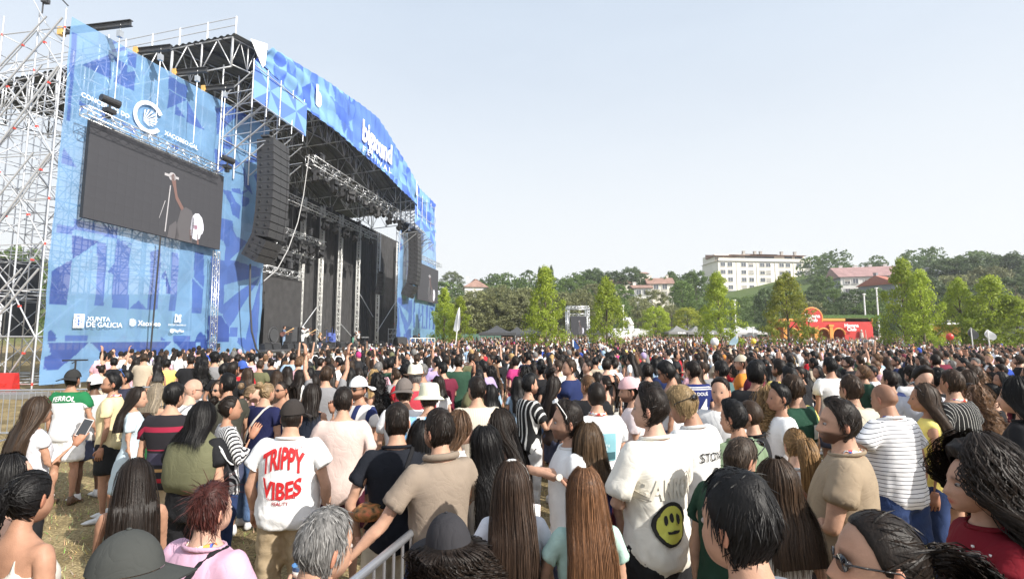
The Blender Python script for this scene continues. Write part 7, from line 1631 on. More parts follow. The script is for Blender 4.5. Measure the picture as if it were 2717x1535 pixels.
NEAR = [  # display x, y of the head top, spec
 (1870, 1180, dict(H=1.775, face=40, hair=H_('short', BLK, vol=1.35), top=T_((.55, .55, .56)), skin=SK_L, label='person with thick black hair and a small earring, bare neck to the camera')),
 (2215, 1275, dict(H=1.70, face=82, bt='f', hair=H_('pony_curly', DKB, length=.42, vol=1.5), top=T_(BLKC), skin=SK_L, extras=dict(glasses=('eyes',)), label='person in dark sunglasses with curly dark ponytail, in profile')),
 (2455, 1128, dict(H=1.68, face=76, bt='f', hair=H_('curly', DKB, length=.62, vol=1.35), top=T_((.16, .01, .018), sleeve=.35, loose=.01), skin=SK_L, pose=dict(uaL=(-.1, .35, -.9), faL=(.15, .95, .1)), label='person with long black curls and red studded top holding a water bottle')),
 (1955, 1148, dict(H=1.55, face=8, bt='f', hair=H_('long', BRN, length=.38), top=ST_((.55, .53, .5)), skin=SK_T, label='person with brown hair and bare back in a white strap top')),
 (2003, 1070, dict(H=1.56, face=-8, bt='h', hair=H_('ponytail', (.24, .14, .06), length=.38, vol=1.5), top=T_(WHT, sleeve=.4), skin=SK_P, wide=.98, label='person in a bright white top with wavy blond ponytail')),
 (2113, 1000, dict(H=1.78, face=55, bt='h', hair=H_('quiff', DKB), top=T_((.30, .235, .165)), bottom=B_('shorts', KHA), beard=.95, skin=SK_L, extras=dict(lanyard=1), pose=dict(P_CROSS, yaw=.3), label='broad bearded person in a tan t-shirt with a festival ribbon round the neck')),
 (2240, 965, dict(H=1.775, face=18, bt='h', hair=None, fadeskin=.45, top=T_(WHT, mat=STR_H), bottom=B_('shorts', DDEN), skin=SK_T, extras=dict(lanyard=1), pose=dict(uaL=(-.6, .3, -.8), faL=(-.2, .8, -.3), lean=.1), label='bald person in a white t-shirt with thin black stripes')),
 (2325, 962, dict(H=1.74, face=58, bt='f', hair=H_('long', BRN, length=.52), top=T_((.80, .68, .20), sleeve=.15, loose=.012), bottom=B_('jeans', DDEN), skin=SK_T, extras=dict(glasses=('head',)), pose=dict(uaR=(.75, -.45, -.5), faR=(-.55, .25, -.8)), label='person in a yellow ruffled top with one hand on the hip')),
 (2392, 926, dict(H=1.83, face=25, bt='h', hair=H_('short', BRN), top=('shirt', dict(color=BLKC, mat=STR_P, loose=.03)), skin=SK_L, extras=dict(lanyard=1), label='tall person in a black pinstriped shirt seen from behind')),
 (2562, 948, dict(H=1.84, face=35, bt='f', hair=H_('wavy', BLK, length=.5, vol=1.3), top=T_(BLKC), skin=SK_L, pose=P_CUP, label='person with long black hair and black t-shirt holding a blue cup')),
 (2310, 915, dict(H=1.86, face=172, hair=H_('quiff', DKB), top=T_((.45, .46, .52)), skin=SK_P, beard=.3, pose=dict(nod=.25), label='person with dark swept hair and light grey t-shirt facing the camera')),
 (70, 1175, dict(H=1.58, face=-12, bt='f', hair=H_('pony_curly', BLK, length=.52, vol=1.4), top=ST_((.55, .52, .47)), skin=SK_T, label='person with long black wavy ponytail and a pale halter strap')),
 (28, 1138, dict(H=1.56, face=-40, bt='f', hair=H_('long', BLK, length=.4), top=ST_(BLKC), skin=SK_P, label='dark haired person half hidden behind the wavy ponytail')),
 (95, 996, dict(H=1.62, face=-25, bt='f', hair=H_('long', BRN, length=.68, vol=1.2), top=T_((.62, .62, .66), sleeve=.4), bottom=B_('trousers', BLKC), skin=SK_T, pose=dict(uaR=(.2, .2, -1), faR=(.15, .75, .75), haR=(.1, .5, .9)), label='person with very long straight brown hair holding up a phone')),
 (183, 928, dict(H=1.74, face=8, hair=H_('fade', BLK), top=T_(WHT, mat=FERR, loose=.028), bottom=B_('shorts', WHT, loose=.03), shoecol=(.10, .055, .03), skin=SK_T, extras=dict(cap=('backcap', (.03, .03, .03)), print=[(fit('FERROL', .26, .062, .02, .02), WHT, (0.0, 1.375))]), pose=dict(uaR=(.35, 0, -1), faR=(.2, .3, -1)), label='person in a white jersey with green yoke and white shorts')),
 (287, 936, dict(H=1.72, face=112, hair=H_('quiff', BLK), top=T_((.66, .56, .34)), bottom=B_('shorts', BLKD), skin=SK_T, beard=.8, extras=dict(lanyard=1), pose=dict(yaw=.3), label='person in a cream t-shirt and black shorts with a long festival ribbon')),
 (342, 970, dict(H=1.60, face=-58, bt='f', hair=H_('long', DKB, length=.40), top=('dress', dict(color=(.50, .60, .66), hem=.55)), bottom=None, skin=SK_L, label='person with long dark hair in a pale blue denim dress')),
 (392, 962, dict(H=1.60, face=-8, bt='f', hair=H_('long', (.22, .18, .13), length=.24), top=ST_(BLKC), bottom=B_('skirt', (.12, .55, .18)), skin=SK_L, extras=dict(strap=(BLKC, 1)), label='grey blond person with black backpack and bright green skirt')),
 (435, 958, dict(H=1.73, face=5, hair=H_('fade', BLK), top=T_(BLKC, mat=STR_M), bottom=B_('shorts', KHA), skin=SK_L, label='person in a dark jersey with red and purple bands')),
 (505, 1010, dict(H=1.62, face=-12, bt='h', hair=H_('bob', BLK, length=.20, vol=1.25), top=T_(BLKC, loose=.03), bottom=B_('trousers', BLKC), skin=SK_L, label='person with short dark bob and an olive sweater tied over a black t-shirt')),
 (577, 990, dict(H=1.62, face=-48, bt='f', hair=H_('bun', DKB), top=('shirt', dict(color=WHT, mat=STR_B, sleeve=1.6)), bottom=B_('jeans', DDEN), skin=SK_T, pose=dict(uaR=(.25, .25, -1), faR=(-.1, .5, 1)), label='person in a black and white striped blouse raising a hand to the mouth')),
 (668, 958, dict(H=1.62, face=-18, bt='h', hair=H_('bun', (.26, .18, .10)), top=T_((.015, .018, .06)), bottom=B_('jeans', DEN), skin=SK_L, extras=dict(strap=((.55, .5, .45), 1)), label='person with blond bun in a navy t-shirt with a pale shoulder strap')),
 (630, 962, dict(H=1.58, face=-70, bt='f', hair=H_('bun', (.22, .15, .09)), top=ST_((.6, .42, .46)), bottom=B_('jeans', DEN), skin=SK_P, label='person with fair hair pinned up in a pink strap top')),
 (712, 955, dict(H=1.58, face=165, bt='f', hair=H_('ponytail', DKB, length=.25), top=ST_((.5, .45, .4)), skin=SK_T, extras=dict(glasses=('eyes',)), label='smiling person in round sunglasses facing the camera')),
 (735, 1005, dict(H=1.66, face=4, bt='h', hair=H_('buzz', DKB), top=T_(WHT, loose=.03), bottom=B_('trousers', KHA, wide=.02), skin=SK_L, shoecol=(.05, .05, .05), extras=dict(cap=('trucker', (.035, .03, .028)), print=[(fit('TRIPPY', .30, .155, .035, .055), RED, (0, 1.30, .006)), (fit('VIBES', .28, .13, .035, -.035), RED, (0, 1.155, .006)), (fit('escaping FROM', .20, .024, .008), (.35, .02, .03), (0, 1.065)), (fit('REALITY', .12, .026, .01), (.35, .02, .03), (0, 1.03)), (fit('24/7', .05, .022), (.4, .05, .05), (.10, 1.415))]), pose=dict(uaL=(-.34, -.03, -1), faL=(-.05, .35, -.9), uaR=(.34, -.03, -1), faR=(.10, .15, -1)), label='stout person in a white t-shirt with red bubble lettering and a trucker cap')),
 (345, 1150, dict(H=1.46, face=38, bt='f', hair=H_('long', DKB, length=.55, vol=1.15), top=ST_((.3, .3, .22)), skin=SK_T, pose=P_PHONE, curl=.7, label='person with long dark hair looking down at a phone in both hands')),
 (530, 1210, dict(H=1.51, face=-22, bt='h', hair=H_('spiky', RDB), top=T_((.58, .36, .47), loose=.025), skin=SK_P, extras=dict(lanyard=1, strap=(BLKC, 1)), pose=P_CUP, label='person with short dyed dark red hair in a pink t-shirt')),
 (800, 1268, dict(H=1.60, face=-25, bt='h', hair=H_('short', GRY, vol=.8), top=T_((.03, .032, .04)), skin=SK_L, extras=dict(lanyard=1, backpack=BLKC), label='person with short grey hair and dark backpack straps')),
 (315, 1337, dict(H=1.58, face=-98, bt='m', hair=H_('short', DKB), top=T_(BLKC), skin=SK_L, extras=dict(cap=('cap', (.055, .058, .055))), label='person under a washed grey cap seen from above')),
 (865, 968, dict(H=1.72, face=6, hair=H_('short', DKB), top=T_((.58, .46, .42), loose=.03, hem=.78, sleeve=.85), bottom=B_('shorts', (.07, .012, .025)), skin=SK_L, label='person in an oversized pale pink t-shirt and maroon shorts')),
 (1000, 1010, dict(H=1.70, face=16, hair=H_('fade', DKB), fadeskin=.5, top=T_((.014, .016, .022)), bottom=B_('shorts', (.46, .40, .30)), skin=SK_L, beard=.5, extras=dict(strap=(BLKC, 1)), pose=P_POCKET, label='person in a black t-shirt with one hand in the pocket of khaki shorts')),
 (1108, 1022, dict(H=1.72, face=38, hair=H_('short', DKB), top=('shirt', dict(color=(.26, .21, .165), sleeve=.72)), bottom=B_('jeans', DDEN), skin=SK_L, beard=.7, pose=dict(uaL=(-.55, .15, -.85), faL=(-.75, .25, -.75), uaR=(.25, .1, -1), faR=(-.1, .5, -.6), yaw=.15), label='person in a beige polo shirt reaching an arm to the side')),
 (1138, 1292, dict(H=1.50, face=28, bt='f', hair=H_('curly', DKB, length=.24), top=T_((.45, .32, .42)), skin=SK_L, extras=dict(cap=('cap', (.035, .034, .038))), label='person in a dark grey cap with dark curls below it')),
 (1290, 1157, dict(H=1.51, face=0, bt='f', hair=H_('long', (.040, .024, .016), length=.72, vol=1.15), top=T_((.62, .63, .68), sleeve=.42), skin=SK_L, extras=dict(strap=((.05, .04, .03), -1)), label='person with very long dark brown hair and a white hair band')),
 (1472, 1172, dict(H=1.51, face=6, bt='f', hair=H_('long', (.13, .062, .030), length=.70, vol=1.0), top=T_((.40, .56, .50), sleeve=.5, loose=.012), skin=SK_L, pose=dict(uaL=(-.3, .25, -.9), faL=(.0, .8, .4)), label='person with sleek light brown hair in a mint t-shirt')),
 (1480, 1060, dict(H=1.60, face=0, bt='f', hair=H_('bob', (.075, .045, .024), length=.30), top=ST_((.05, .08, .35)), skin=SK_L, bottom=B_('jeans', DEN), pose=dict(uaL=(-.85, .30, .10), faL=(.97, -.62, -.12), haL=(.9, -.3, -.2)), label='person with brown bob and a wristwatch holding an arm behind the head')),
 (1640, 965, dict(H=1.84, face=34, hair=H_('quiff', DKB, vol=.9), fadeskin=.6, top=T_((.76, .73, .66), loose=.03, hem=.80, sleeve=.85), bottom=B_('shorts', BLKD, loose=.035), skin=SK_P, extras=dict(print=[(disc(.098, .115), INK, (-.045, 1.06, .006)), (disc(.080, .096), (.66, .66, .12), (-.045, 1.06, .010)), (disc(.013, .026), INK, (-.083, 1.085, .014)), (disc(.013, .026), INK, (-.047, 1.095, .014)), (disc(.013, .026), INK, (-.010, 1.085, .014)), (rect(.07, .012), INK, (-.045, 1.025, .014)), (fit('BARROW', .40, .11, .03), (.70, .66, .57), (0, 1.24, .004))]), pose=dict(P_CROSS, yaw=.35), label='tall person in an oversized cream t-shirt with a yellow three-eyed face print')),
 (1737, 960, dict(H=1.81, face=38, hair=H_('shag', (.26, .18, .09), vol=.9), fadeskin=.6, top=T_((.70, .70, .69), loose=.03), bottom=B_('shorts', BLKD), skin=SK_T, extras=dict(glasses=('back',), print=[(fit('STONE', .24, .055, .006), INK, (.0, 1.31)), (ring2(.05, .10, .88), INK, (.02, 1.14)), (rect(.006, .2), INK, (.02, 1.13)), (ring2(.08, .05, .88), INK, (.0, 1.06))]), pose=dict(nod=.4, yaw=.35), label='person with blond streaked hair in a white t-shirt reading STONE')),
 (1432, 1005, dict(H=1.72, face=96, hair=H_('quiff', DKB, vol=1.1), top=T_(WHT), skin=SK_L, beard=.7, extras=dict(glasses=('head', M_WHITE)), label='person in profile with pale sunglasses pushed up on dark hair')),
 (1500, 955, dict(H=1.76, face=12, hair=H_('buzz', DKB), fadeskin=.7, top=T_(WHT, loose=.028), bottom=B_('trousers', (.06, .012, .02)), skin=SK_L, extras=dict(lanyard=1, print=[(rect(.20, .22), (.20, .42, .48), (.01, 1.23)), (rect(.18, .06, 0, -.07), (.03, .10, .12), (.01, 1.23, .008)), (rect(.07, .09, -.05, .05), (.55, .05, .08), (.01, 1.23, .008)), (fit('THE', .06, .024, .004), WHT, (-.02, 1.275, .012)), (fit('NORTH', .10, .024, .004), WHT, (-.005, 1.245, .012)), (fit('FACE', .08, .024, .004), WHT, (-.01, 1.215, .012))]), label='person in a white t-shirt with a square printed picture on the back')),
 (1330, 938, dict(H=1.74, face=-62, hair=H_('quiff', BLK), top=('shirt', dict(color=BLKC, mat=STR_V, sleeve=.75)), bottom=B_('jeans', (.5, .5, .5)), skin=SK_L, beard=.85, pose=P_TALK, label='bearded person in a black shirt with white vertical stripes')),
 (1392, 944, dict(H=1.66, face=-72, bt='f', hair=H_('long', DKB, length=.55), top=T_((.05, .035, .03)), skin=SK_T, label='smiling person with long dark hair beside the striped shirt')),
 (1266, 1025, dict(H=1.64, face=76, bt='f', hair=H_('long', DKB, length=.50), top=ST_(BLKC), skin=SK_T, label='laughing person with long dark hair over a bare shoulder')),
 (1150, 1030, dict(H=1.62, face=-84, bt='f', hair=H_('wavy', (.09, .05, .028), length=.34), top=T_(WHT), skin=SK_P, label='person with sunlit face and wavy brown hair in profile')),
 (1225, 1068, dict(H=1.58, face=28, bt='f', hair=H_('wavy', BLK, length=.52, vol=1.1), top=T_((.66, .65, .62)), skin=SK_L, label='person with glossy long black hair in a white top')),
 (1058, 1052, dict(H=1.58, face=20, bt='f', hair=H_('long', BLK, length=.45), top=T_((.05, .05, .06)), skin=SK_L, label='person with straight black hair half hidden by the beige polo shirt')),
 (1825, 1085, dict(H=1.63, face=-62, hair=H_('short', (.05, .035, .025), vol=.8), fadeskin=.6, top=T_((.020, .050, .032)), skin=SK_L, extras=dict(glasses=('head',)), pose=dict(nod=.35, lean=.12), label='person in a dark green t-shirt with black sunglasses on top of the head')),
 (1852, 1003, dict(H=1.68, face=25, hair=H_('quiff', BLK), fadeskin=.7, top=T_((.17, .23, .145)), skin=SK_T, label='person in a sage green t-shirt with black faded haircut')),
 (1888, 1000, dict(H=1.66, face=62, hair=H_('buzz', BRN), top=T_(BLKC), skin=SK_L, label='person with shaved head and black t-shirt looking sideways')),
 (1940, 980, dict(H=1.64, face=8, bt='f', hair=H_('curly', (.20, .125, .055), length=.26, vol=1.3), top=T_((.045, .05, .06), sleeve=.0), skin=SK_L, label='person with short blond curls in a dark sleeveless vest')),
 (1962, 962, dict(H=1.72, face=72, hair=H_('quiff', BLK), top=T_(WHT), skin=SK_T, label='person with dark short hair and white t-shirt in profile')),
 (1745, 905, dict(H=1.84, face=12, hair=H_('short', DKB), top=T_(NAVY, mat=PSG), bottom=B_('shorts', NAVY), skin=SK_L, extras=dict(print=[(fit('D.DOUÉ', .20, .048, .008), WHT, (0, 1.36)), (fit('14', .17, .19, .015), WHT, (.01, 1.20))]), label='person in a navy football jersey with name and number 14')),
 (1687, 903, dict(H=1.88, face=62, hair=H_('shag', BLK, vol=1.1), top=ST_(WHT, top=1.36), skin=SK_T, extras=dict(glasses=('eyes',)), pose=dict(nod=.35), label='tall tattooed person in a white vest and slim dark sunglasses')),
 (1815, 905, dict(H=1.82, face=42, hair=H_('shag', BLK), top=T_((.07, .13, .13)), skin=SK_T, extras=dict(print=[(disc(.05, .09, 9), (.5, .42, .46), (.05, 1.24)), (fit('NOBIZA', .2, .05, .01), (.5, .42, .46), (.03, 1.12))]), label='person in a teal t-shirt with a pale flower print')),
 (1812, 945, dict(H=1.78, face=160, hair=H_('fade', DKB), top=T_((.6, .6, .6)), skin=SK_L, pose=dict(yaw=-.3), label='person with cropped hair staring back past the camera')),
 (2087, 895, dict(H=1.86, face=6, hair=H_('short', BLK), top=T_(WHT, loose=.03), skin=SK_T, label='tall person in a plain white t-shirt above the crowd')),
 (2140, 937, dict(H=1.82, face=16, hair=H_('short', BRN, vol=.7), top=('shirt', dict(color=(.50, .46, .37), sleeve=.75, loose=.03)), skin=SK_L, label='person in a khaki camp shirt with two small dark patches')),
 (2000, 938, dict(H=1.80, face=32, hair=H_('shag', BRN, vol=.8), top=T_((.018, .055, .035)), skin=SK_L, extras=dict(print=[(rect(.10, .12), (.62, .64, .62), (.05, 1.27)), (fit('PAUL', .14, .045, .015), WHT, (.05, 1.16))]), label='person in a dark green t-shirt with white back print')),
 (1590, 945, dict(H=1.76, face=78, hair=H_('fade', DKB), top=T_((.72, .62, .62)), skin=SK_L, beard=.8, extras=dict(cap=('backcap', (.62, .40, .42))), label='bearded person with a pink cap turned backwards')),
 (1045, 920, dict(H=1.78, face=10, hair=H_('short', GRY), top=T_((.45, .05, .07)), skin=SK_L, extras=dict(cap=('fedora', (.70, .66, .54))), label='person in a straw hat and red shirt')),
 (1080, 962, dict(H=1.72, face=8, hair=H_('short', BRN), top=T_(WHT, mat=STR_A), skin=SK_L, extras=dict(cap=('bucket', (.62, .62, .48))), label='person in a cream bucket hat and sky blue striped jersey')),
 (1018, 950, dict(H=1.74, face=5, hair=H_('short', BRN), top=T_(WHT), skin=SK_L, extras=dict(cap=('backcap', (.14, .12, .11))), label='person in a white t-shirt with a brown grey cap turned backwards')),
 (1200, 942, dict(H=1.78, face=16, hair=H_('short', DKB), top=('shirt', dict(color=OFFW, mat=STR_C, sleeve=.9, loose=.035)), skin=SK_L, beard=.7, label='person in a ribbed cream shirt seen from behind')),
 (905, 945, dict(H=1.72, face=150, hair=H_('short', BLK), top=('shirt', dict(color=WHT, mat=STR_W)), skin=SK_T, beard=.95, extras=dict(glasses=('eyes',), cap=('backcap', WHT)), pose=dict(uaR=(.25, .4, -.8), faR=(-.2, .3, 1)), label='bearded person in sunglasses with a white headcloth and striped shirt')),
 (785, 962, dict(H=1.64, face=0, bt='f', hair=H_('bob', DKB, length=.24), top=T_((.02, .025, .04), sleeve=.0), skin=SK_L, bottom=B_('jeans', DEN), label='person with straight dark bob in a navy vest')),
 (575, 935, dict(H=1.74, face=60, hair=H_('fade', BLK), top=T_((.05, .05, .04)), skin=SK_T, beard=.9, label='bearded person in a dark olive t-shirt in profile')),
 (480, 952, dict(H=1.70, face=-30, bt='h', hair=None, fadeskin=.25, top=T_(WHT), skin=SK_P, extras=dict(glasses=('eyes',), strap=(GRYC, 1)), label='bald person in a white top with dark shoulder straps')),
 (555, 955, dict(H=1.58, face=170, bt='f', hair=H_('bob', (.10, .07, .05), length=.2), top=T_((.4, .35, .3)), skin=SK_L, extras=dict(glasses=('eyes',)), label='fair haired person in sunglasses facing the camera')),
 (240, 940, dict(H=1.66, face=70, hair=H_('short', BLK), top=T_((.5, .5, .5)), skin=SK_D, extras=dict(cap=('backcap', WHT)), label='dark skinned person in a white sun visor')),
 (318, 928, dict(H=1.68, face=120, hair=H_('short', BLK), top=T_((.03, .03, .05)), skin=SK_T, extras=dict(glasses=('head', M_BLUE)), label='person with blue sunglasses pushed up on the head')),
]
placed = []
def put(px, py, spec, i, key=None):
    spec = dict(spec); spec.setdefault('seed', i); loc = place(px, py, spec['H'] + (.02 if spec.get('hair') else 0), 0); placed.append((loc.x, loc.y))
    if 'pose' not in spec:
        r = random.Random(i * 7 + 1); p = dict(P_RELAX); p['yaw'] = r.uniform(-.25, .25); p['tilt'] = r.uniform(-.08, .08); p['nod'] = r.uniform(-.05, .15); spec['pose'] = p
    return person(spec, loc, key), spec
NREC = {}
for i, (px, py, sp) in enumerate(NEAR):
    d = ray(px * 1.0551, py * 1.0551); sp = dict(sp); Y = (CAMH - sp['H']) / -d.z; sp.setdefault('lod', 'n' if Y < 4.3 else 'm')
    if Y >= 4.9 and 'bottom' in sp and sp['bottom'] is None: pass
    rec, s2 = put(px, py, sp, i); NREC[sp['label']] = (rec, s2)
def near(word): return next(v for k, v in NREC.items() if word in k)
# ---- things worn or held
def cup(loc, c, label, tilt=0.0):
    mb = MB(); mb.lathe([(.030, 0), (.040, .115), (.042, .118), (.039, .115), (.029, .004)], (0, 0, 0), 18); mb.lathe([(.0365, .07), (.0385, .098)], (0, 0, 0), 18, 1); o = link('plastic_cup', mb.me('plastic_cup', [mat('cup_' + label[:4], c, .3, trans=.3), mat('foam', (.7, .68, .6), .6)], True), None, loc); o.rotation_euler = (tilt, 0, 0); return tag(o, label, 'cup')
def phone(loc, rot_, label, c=(.6, .45, .45)):
    mb = MB(); mb.box((0, 0, 0), (.038, .005, .078)); mb.box((0, -.0056, 0), (.034, .001, .072), m=1); mb.box((.018, .0058, .055), (.011, .002, .011), m=2); o = link('phone', mb.me('phone', [mat('phone_case_%d' % int(c[0] * 100), c, .4), mat('phone_glass', (.015, .018, .022), .08, spec=.8), M_BLACK]), None, loc); o.rotation_euler = rot_; return tag(o, label, 'phone')
def hand_of(word, s): (root, X, PZ), sp = near(word); return (X['ha' + s] + X['ht' + s]) / 2
phone(hand_of('very long straight brown', 'R') + Vector((.0, .02, .06)), (-.3, .35, .5), 'phone in a pale case held up by the person with very long brown hair', (.55, .5, .48))
phone((hand_of('looking down at a phone', 'R') + hand_of('looking down at a phone', 'L')) / 2 + Vector((-.01, .03, .03)), (-1.0, .0, .75), 'black phone held in both hands by the person with long dark hair', (.03, .03, .03))
phone(hand_of('mint t-shirt', 'L') + Vector((0, .02, .06)), (-.5, .25, .3), 'phone in a pink grey case beside the mint t-shirt', (.5, .42, .45))
cup(hand_of('dyed dark red', 'R') + Vector((.0, .02, -.03)), (.10, .25, .50), 'blue printed beer cup held beside the grey haired person'); cup(hand_of('holding a blue cup', 'R') + Vector((0, .02, -.03)), (.08, .20, .55), 'blue cup in the hand of the black haired person')
def bottle(loc, label):
    mb = MB(); mb.lathe([(.030, 0), (.033, .01), (.033, .11), (.028, .14), (.014, .165), (.014, .185)], (0, 0, 0), 16); mb.lathe([(.016, .183), (.016, .2)], (0, 0, 0), 12, 1); g = bpy.data.materials.new('clear_plastic'); g.use_nodes = True; b = g.node_tree.nodes['Principled BSDF']; b.inputs['Transmission Weight'].default_value = .9; b.inputs['Roughness'].default_value = .08; b.inputs['Base Color'].default_value = (.85, .92, .95, 1)
    o = link('water_bottle', mb.me('water_bottle', [g, mat('cap_green', (.05, .25, .12), .4)], True), None, loc); return tag(o, label, 'bottle')
bottle(hand_of('red studded', 'L') + Vector((0, .0, -.06)), 'clear water bottle with green cap in the hand of the curly haired person')
def attach(word, nm, mb_or_me, m, c=None, bone='chest'):
    """extra piece given in the rest pose"""
    (root, X, PZ), sp = near(word); V = np.concatenate(mb_or_me.V); T = tri(mb_or_me.F); J, R, XX = PZ; drop = min(XX['ftR'][2], XX['ftL'][2]) - .085; V = (V - J[bone]) @ R[bone].T + XX[bone]; V[:, 2] -= drop
    return link(nm, mesh(nm, V, T, True, mats=[m]), root, color=c)
mb = MB()     # white hair band
mb.path([(.096 * math.sin(a), .03, HC[2] + .142 * math.cos(a) * .98 - .0) for a in np.linspace(-1.45, 1.45, 16)], .007, 6); attach('white hair band', 'hair_band', mb, M_WHITE, bone='head')
V, F = loft([(0, -.045, 1.06), (0, -.055, 1.15), (0, -.05, 1.30), (0, -.03, 1.42), (0, -.01, 1.50), (0, 0, 1.525)], [.21, .235, .25, .235, .12, .085], [.145, .15, .145, .125, .095, .075], n=28, e=2.3); mb = MB(); mb.add(V + nrm_rows(V - V.mean(0)) * (vnoise(V, 22, 4) * .012)[:, None], F); attach('olive sweater', 'draped_sweater', mb, M_CLOTH, (.13, .13, .075))
for k in range(3): mb = MB(); mb.path([(.20 + .012 * k, -.05, 1.46 - .01 * k), (.255 + .012 * k, -.05, 1.40), (.32 + .01 * k, -.055, 1.33 - .01 * k), (.38 + .01 * k, -.055, 1.28)], .004, 5); attach('olive sweater', 'sleeve_stripe', mb, M_WHITE)
mb = MB(); mb.box((-.02, -.20, 1.20), (.12, .075, .16), np.array(Matrix.Rotation(.3, 3, 'Y'))); mb.box((-.02, -.285, 1.14), (.08, .02, .07)); attach('green skirt', 'backpack', mb, M_CLOTH, (.02, .02, .022))
mb = MB(); mb.lathe([(.02, -.05), (.09, -.03), (.10, .02), (.06, .05)], (-.17, -.10, 1.10), 14); attach('hand in the pocket', 'belt_bag', mb, mat('leaf_pattern', (.30, .26, .06), .6, var=.9, vscale=30, tint2=(.35, .03, .03)))
mb = MB(); mb.lathe([(.026, -.006), (.028, 0), (.026, .006)], (0, 0, 0), 14); 
(root, X, PZ), sp = near('wristwatch'); wv_ = X['haL']; o = link('wristwatch', MB().lathe([(.020, -.005), (.022, 0), (.020, .006)], (0, 0, 0), 14).me('wristwatch', mat('watch_pale', (.7, .65, .55), .3, .3)), None, wv_ + Vector((.0, -.03, .01))); o.rotation_euler = (1.2, 0, 0); tag(o, 'pale round wristwatch on the arm behind the head', 'watch')
for wd, col_ in (('oversized cream', None),): pass
(root, X, PZ), sp = near('red studded'); r_ = np.random.default_rng(2); mb = MB()
for k in range(90): a = r_.uniform(.2, 2.6); z = r_.uniform(1.18, 1.42); w, d, cy = tor('f', z); p = (-(w + .012) * math.sin(a), cy + (d + .012) * math.cos(a), z); mb.box(p, (.004, .004, .004))
tag(attach('red studded', 'stud', mb, M_WHITE), kind='stuff')
# child on shoulders and the person carrying it
cl = place(1590, 925, 1.72, 0); pr, X, PZ = person(dict(H=1.72, face=70, lod='m', bt='m', hair=H_('short', DKB), top=T_((.04, .04, .05)), skin=SK_L, seed=301, pose=dict(uaR=(.3, .5, -.3), faR=(-.2, .2, 1), uaL=(-.3, .5, -.3), faL=(.2, .2, 1)), label='person carrying a child on the shoulders'), cl)
cr, _, _ = person(dict(H=1.02, face=40, lod='m', bt='f', hair=H_('long', DKB, length=.5), top=T_(WHT), bottom=B_('trousers', (.6, .6, .6)), skin=SK_L, seed=302, sit=True, pose=dict(sit=1, thR=(.3, .75, -.35), thL=(-.3, .75, -.35), snR=(0, .1, -1), snL=(0, .1, -1), lean=.15), label='small child in white with long dark hair sitting on shoulders'), cl + Vector((.02, -.02, .92))); placed.append((cl.x, cl.y))
# performers, camera operator and photographer
def onstage(px, pyfoot, p, spec, z=1.5): t = tz(px, pyfoot, p)[0]; q = S(t, p, z); spec = dict(spec); spec['lod'] = 'm'; spec.setdefault('seed', int(px)); return person(spec, Vector(q))
onstage(752, 920, -1.8, dict(H=1.82, face=-75, hair=H_('short', DKB), top=T_((.10, .14, .22)), bottom=B_('jeans', (.22, .30, .42)), skin=SK_T, pose=dict(uaR=(.3, .3, -.8), faR=(-.6, .6, -.2), uaL=(-.2, .6, -.6), faL=(-.2, .8, .2)), label='guitarist on stage in a blue shirt and pale jeans'))
onstage(802, 915, -2.2, dict(H=1.85, face=-80, hair=H_('short', BLK), top=T_(WHT, loose=.035, hem=.7, sleeve=1.7), bottom=B_('trousers', WHT, wide=.03), skin=SK_T, extras=dict(cap=('cap', WHT)), pose=dict(uaL=(-.3, .8, .25), faL=(-.2, .9, .35), uaR=(.3, .5, -.4), faR=(-.3, .4, .8)), label='singer on stage all in white pointing an arm ahead'))
onstage(818, 915, -2.8, dict(H=1.78, face=-70, hair=H_('short', BLK), top=T_(GRYC), bottom=B_('jeans', BLKD), skin=SK_T, extras=dict(cap=('cap', BLKC)), pose=dict(uaR=(.3, .3, -.8), faR=(-.6, .6, -.2), uaL=(-.2, .6, -.6), faL=(-.2, .8, .1)), label='bass player in grey beside the singer in white'))
onstage(935, 918, -2.0, dict(H=1.78, face=-60, hair=H_('short', BLK), top=T_(BLKC), bottom=B_('trousers', (.10, .26, .19), wide=.03), skin=SK_T, extras=dict(cap=('cap', WHT)), pose=dict(lean=.9, uaL=(-.2, .5, .8), faL=(0, .2, 1), uaR=(.2, .9, -.4), faR=(0, .7, -.6)), label='singer bending forward in black top and green trousers'))
onstage(950, 915, -3.2, dict(H=1.75, face=-120, hair=H_('short', BLK), top=T_((.5, .5, .5)), bottom=B_('shorts', BLKD), skin=SK_T, pose=P_TALK, label='performer in a grey top behind the singer in green'))
def guitar(px, p, label, c):
    t, z = tz(px, 893, p); o = S(t, p, 0); mb = MB(); mb.lathe([(.16, -.03), (.19, 0), (.16, .03)], (0, 0, 0), 14); mb.lathe([(.12, -.03), (.145, 0), (.12, .03)], (.2, 0, 0), 14); mb.box((.65, 0, 0), (.42, .03, .015), m=1); mb.box((1.1, 0, 0), (.08, .045, .012), m=1); me = mb.me('guitar', [mat('gt_' + label[:3], c, .3), mat('maple', (.45, .28, .12), .4)]); g = link('guitar', me, None, tuple(S(t, p, 2.62))); g.rotation_euler = (PI / 2 - .2, -.45, STAGE_A - .35); return tag(g, label, 'guitar')
guitar(748, -1.35, 'dark guitar slung on the guitarist in blue', (.10, .04, .03)); guitar(812, -2.3, 'white bass guitar of the player in grey', (.6, .58, .5))
person(dict(H=1.75, face=100, lod='m', hair=H_('short', BLK), top=T_(BLKC), bottom=B_('jeans', BLKD), skin=SK_L, seed=311, pose=P_TALK, label='camera operator in black on the railed platform'), Vector(S((_a + _b) / 2 + .3, 3.4, 1.2)))
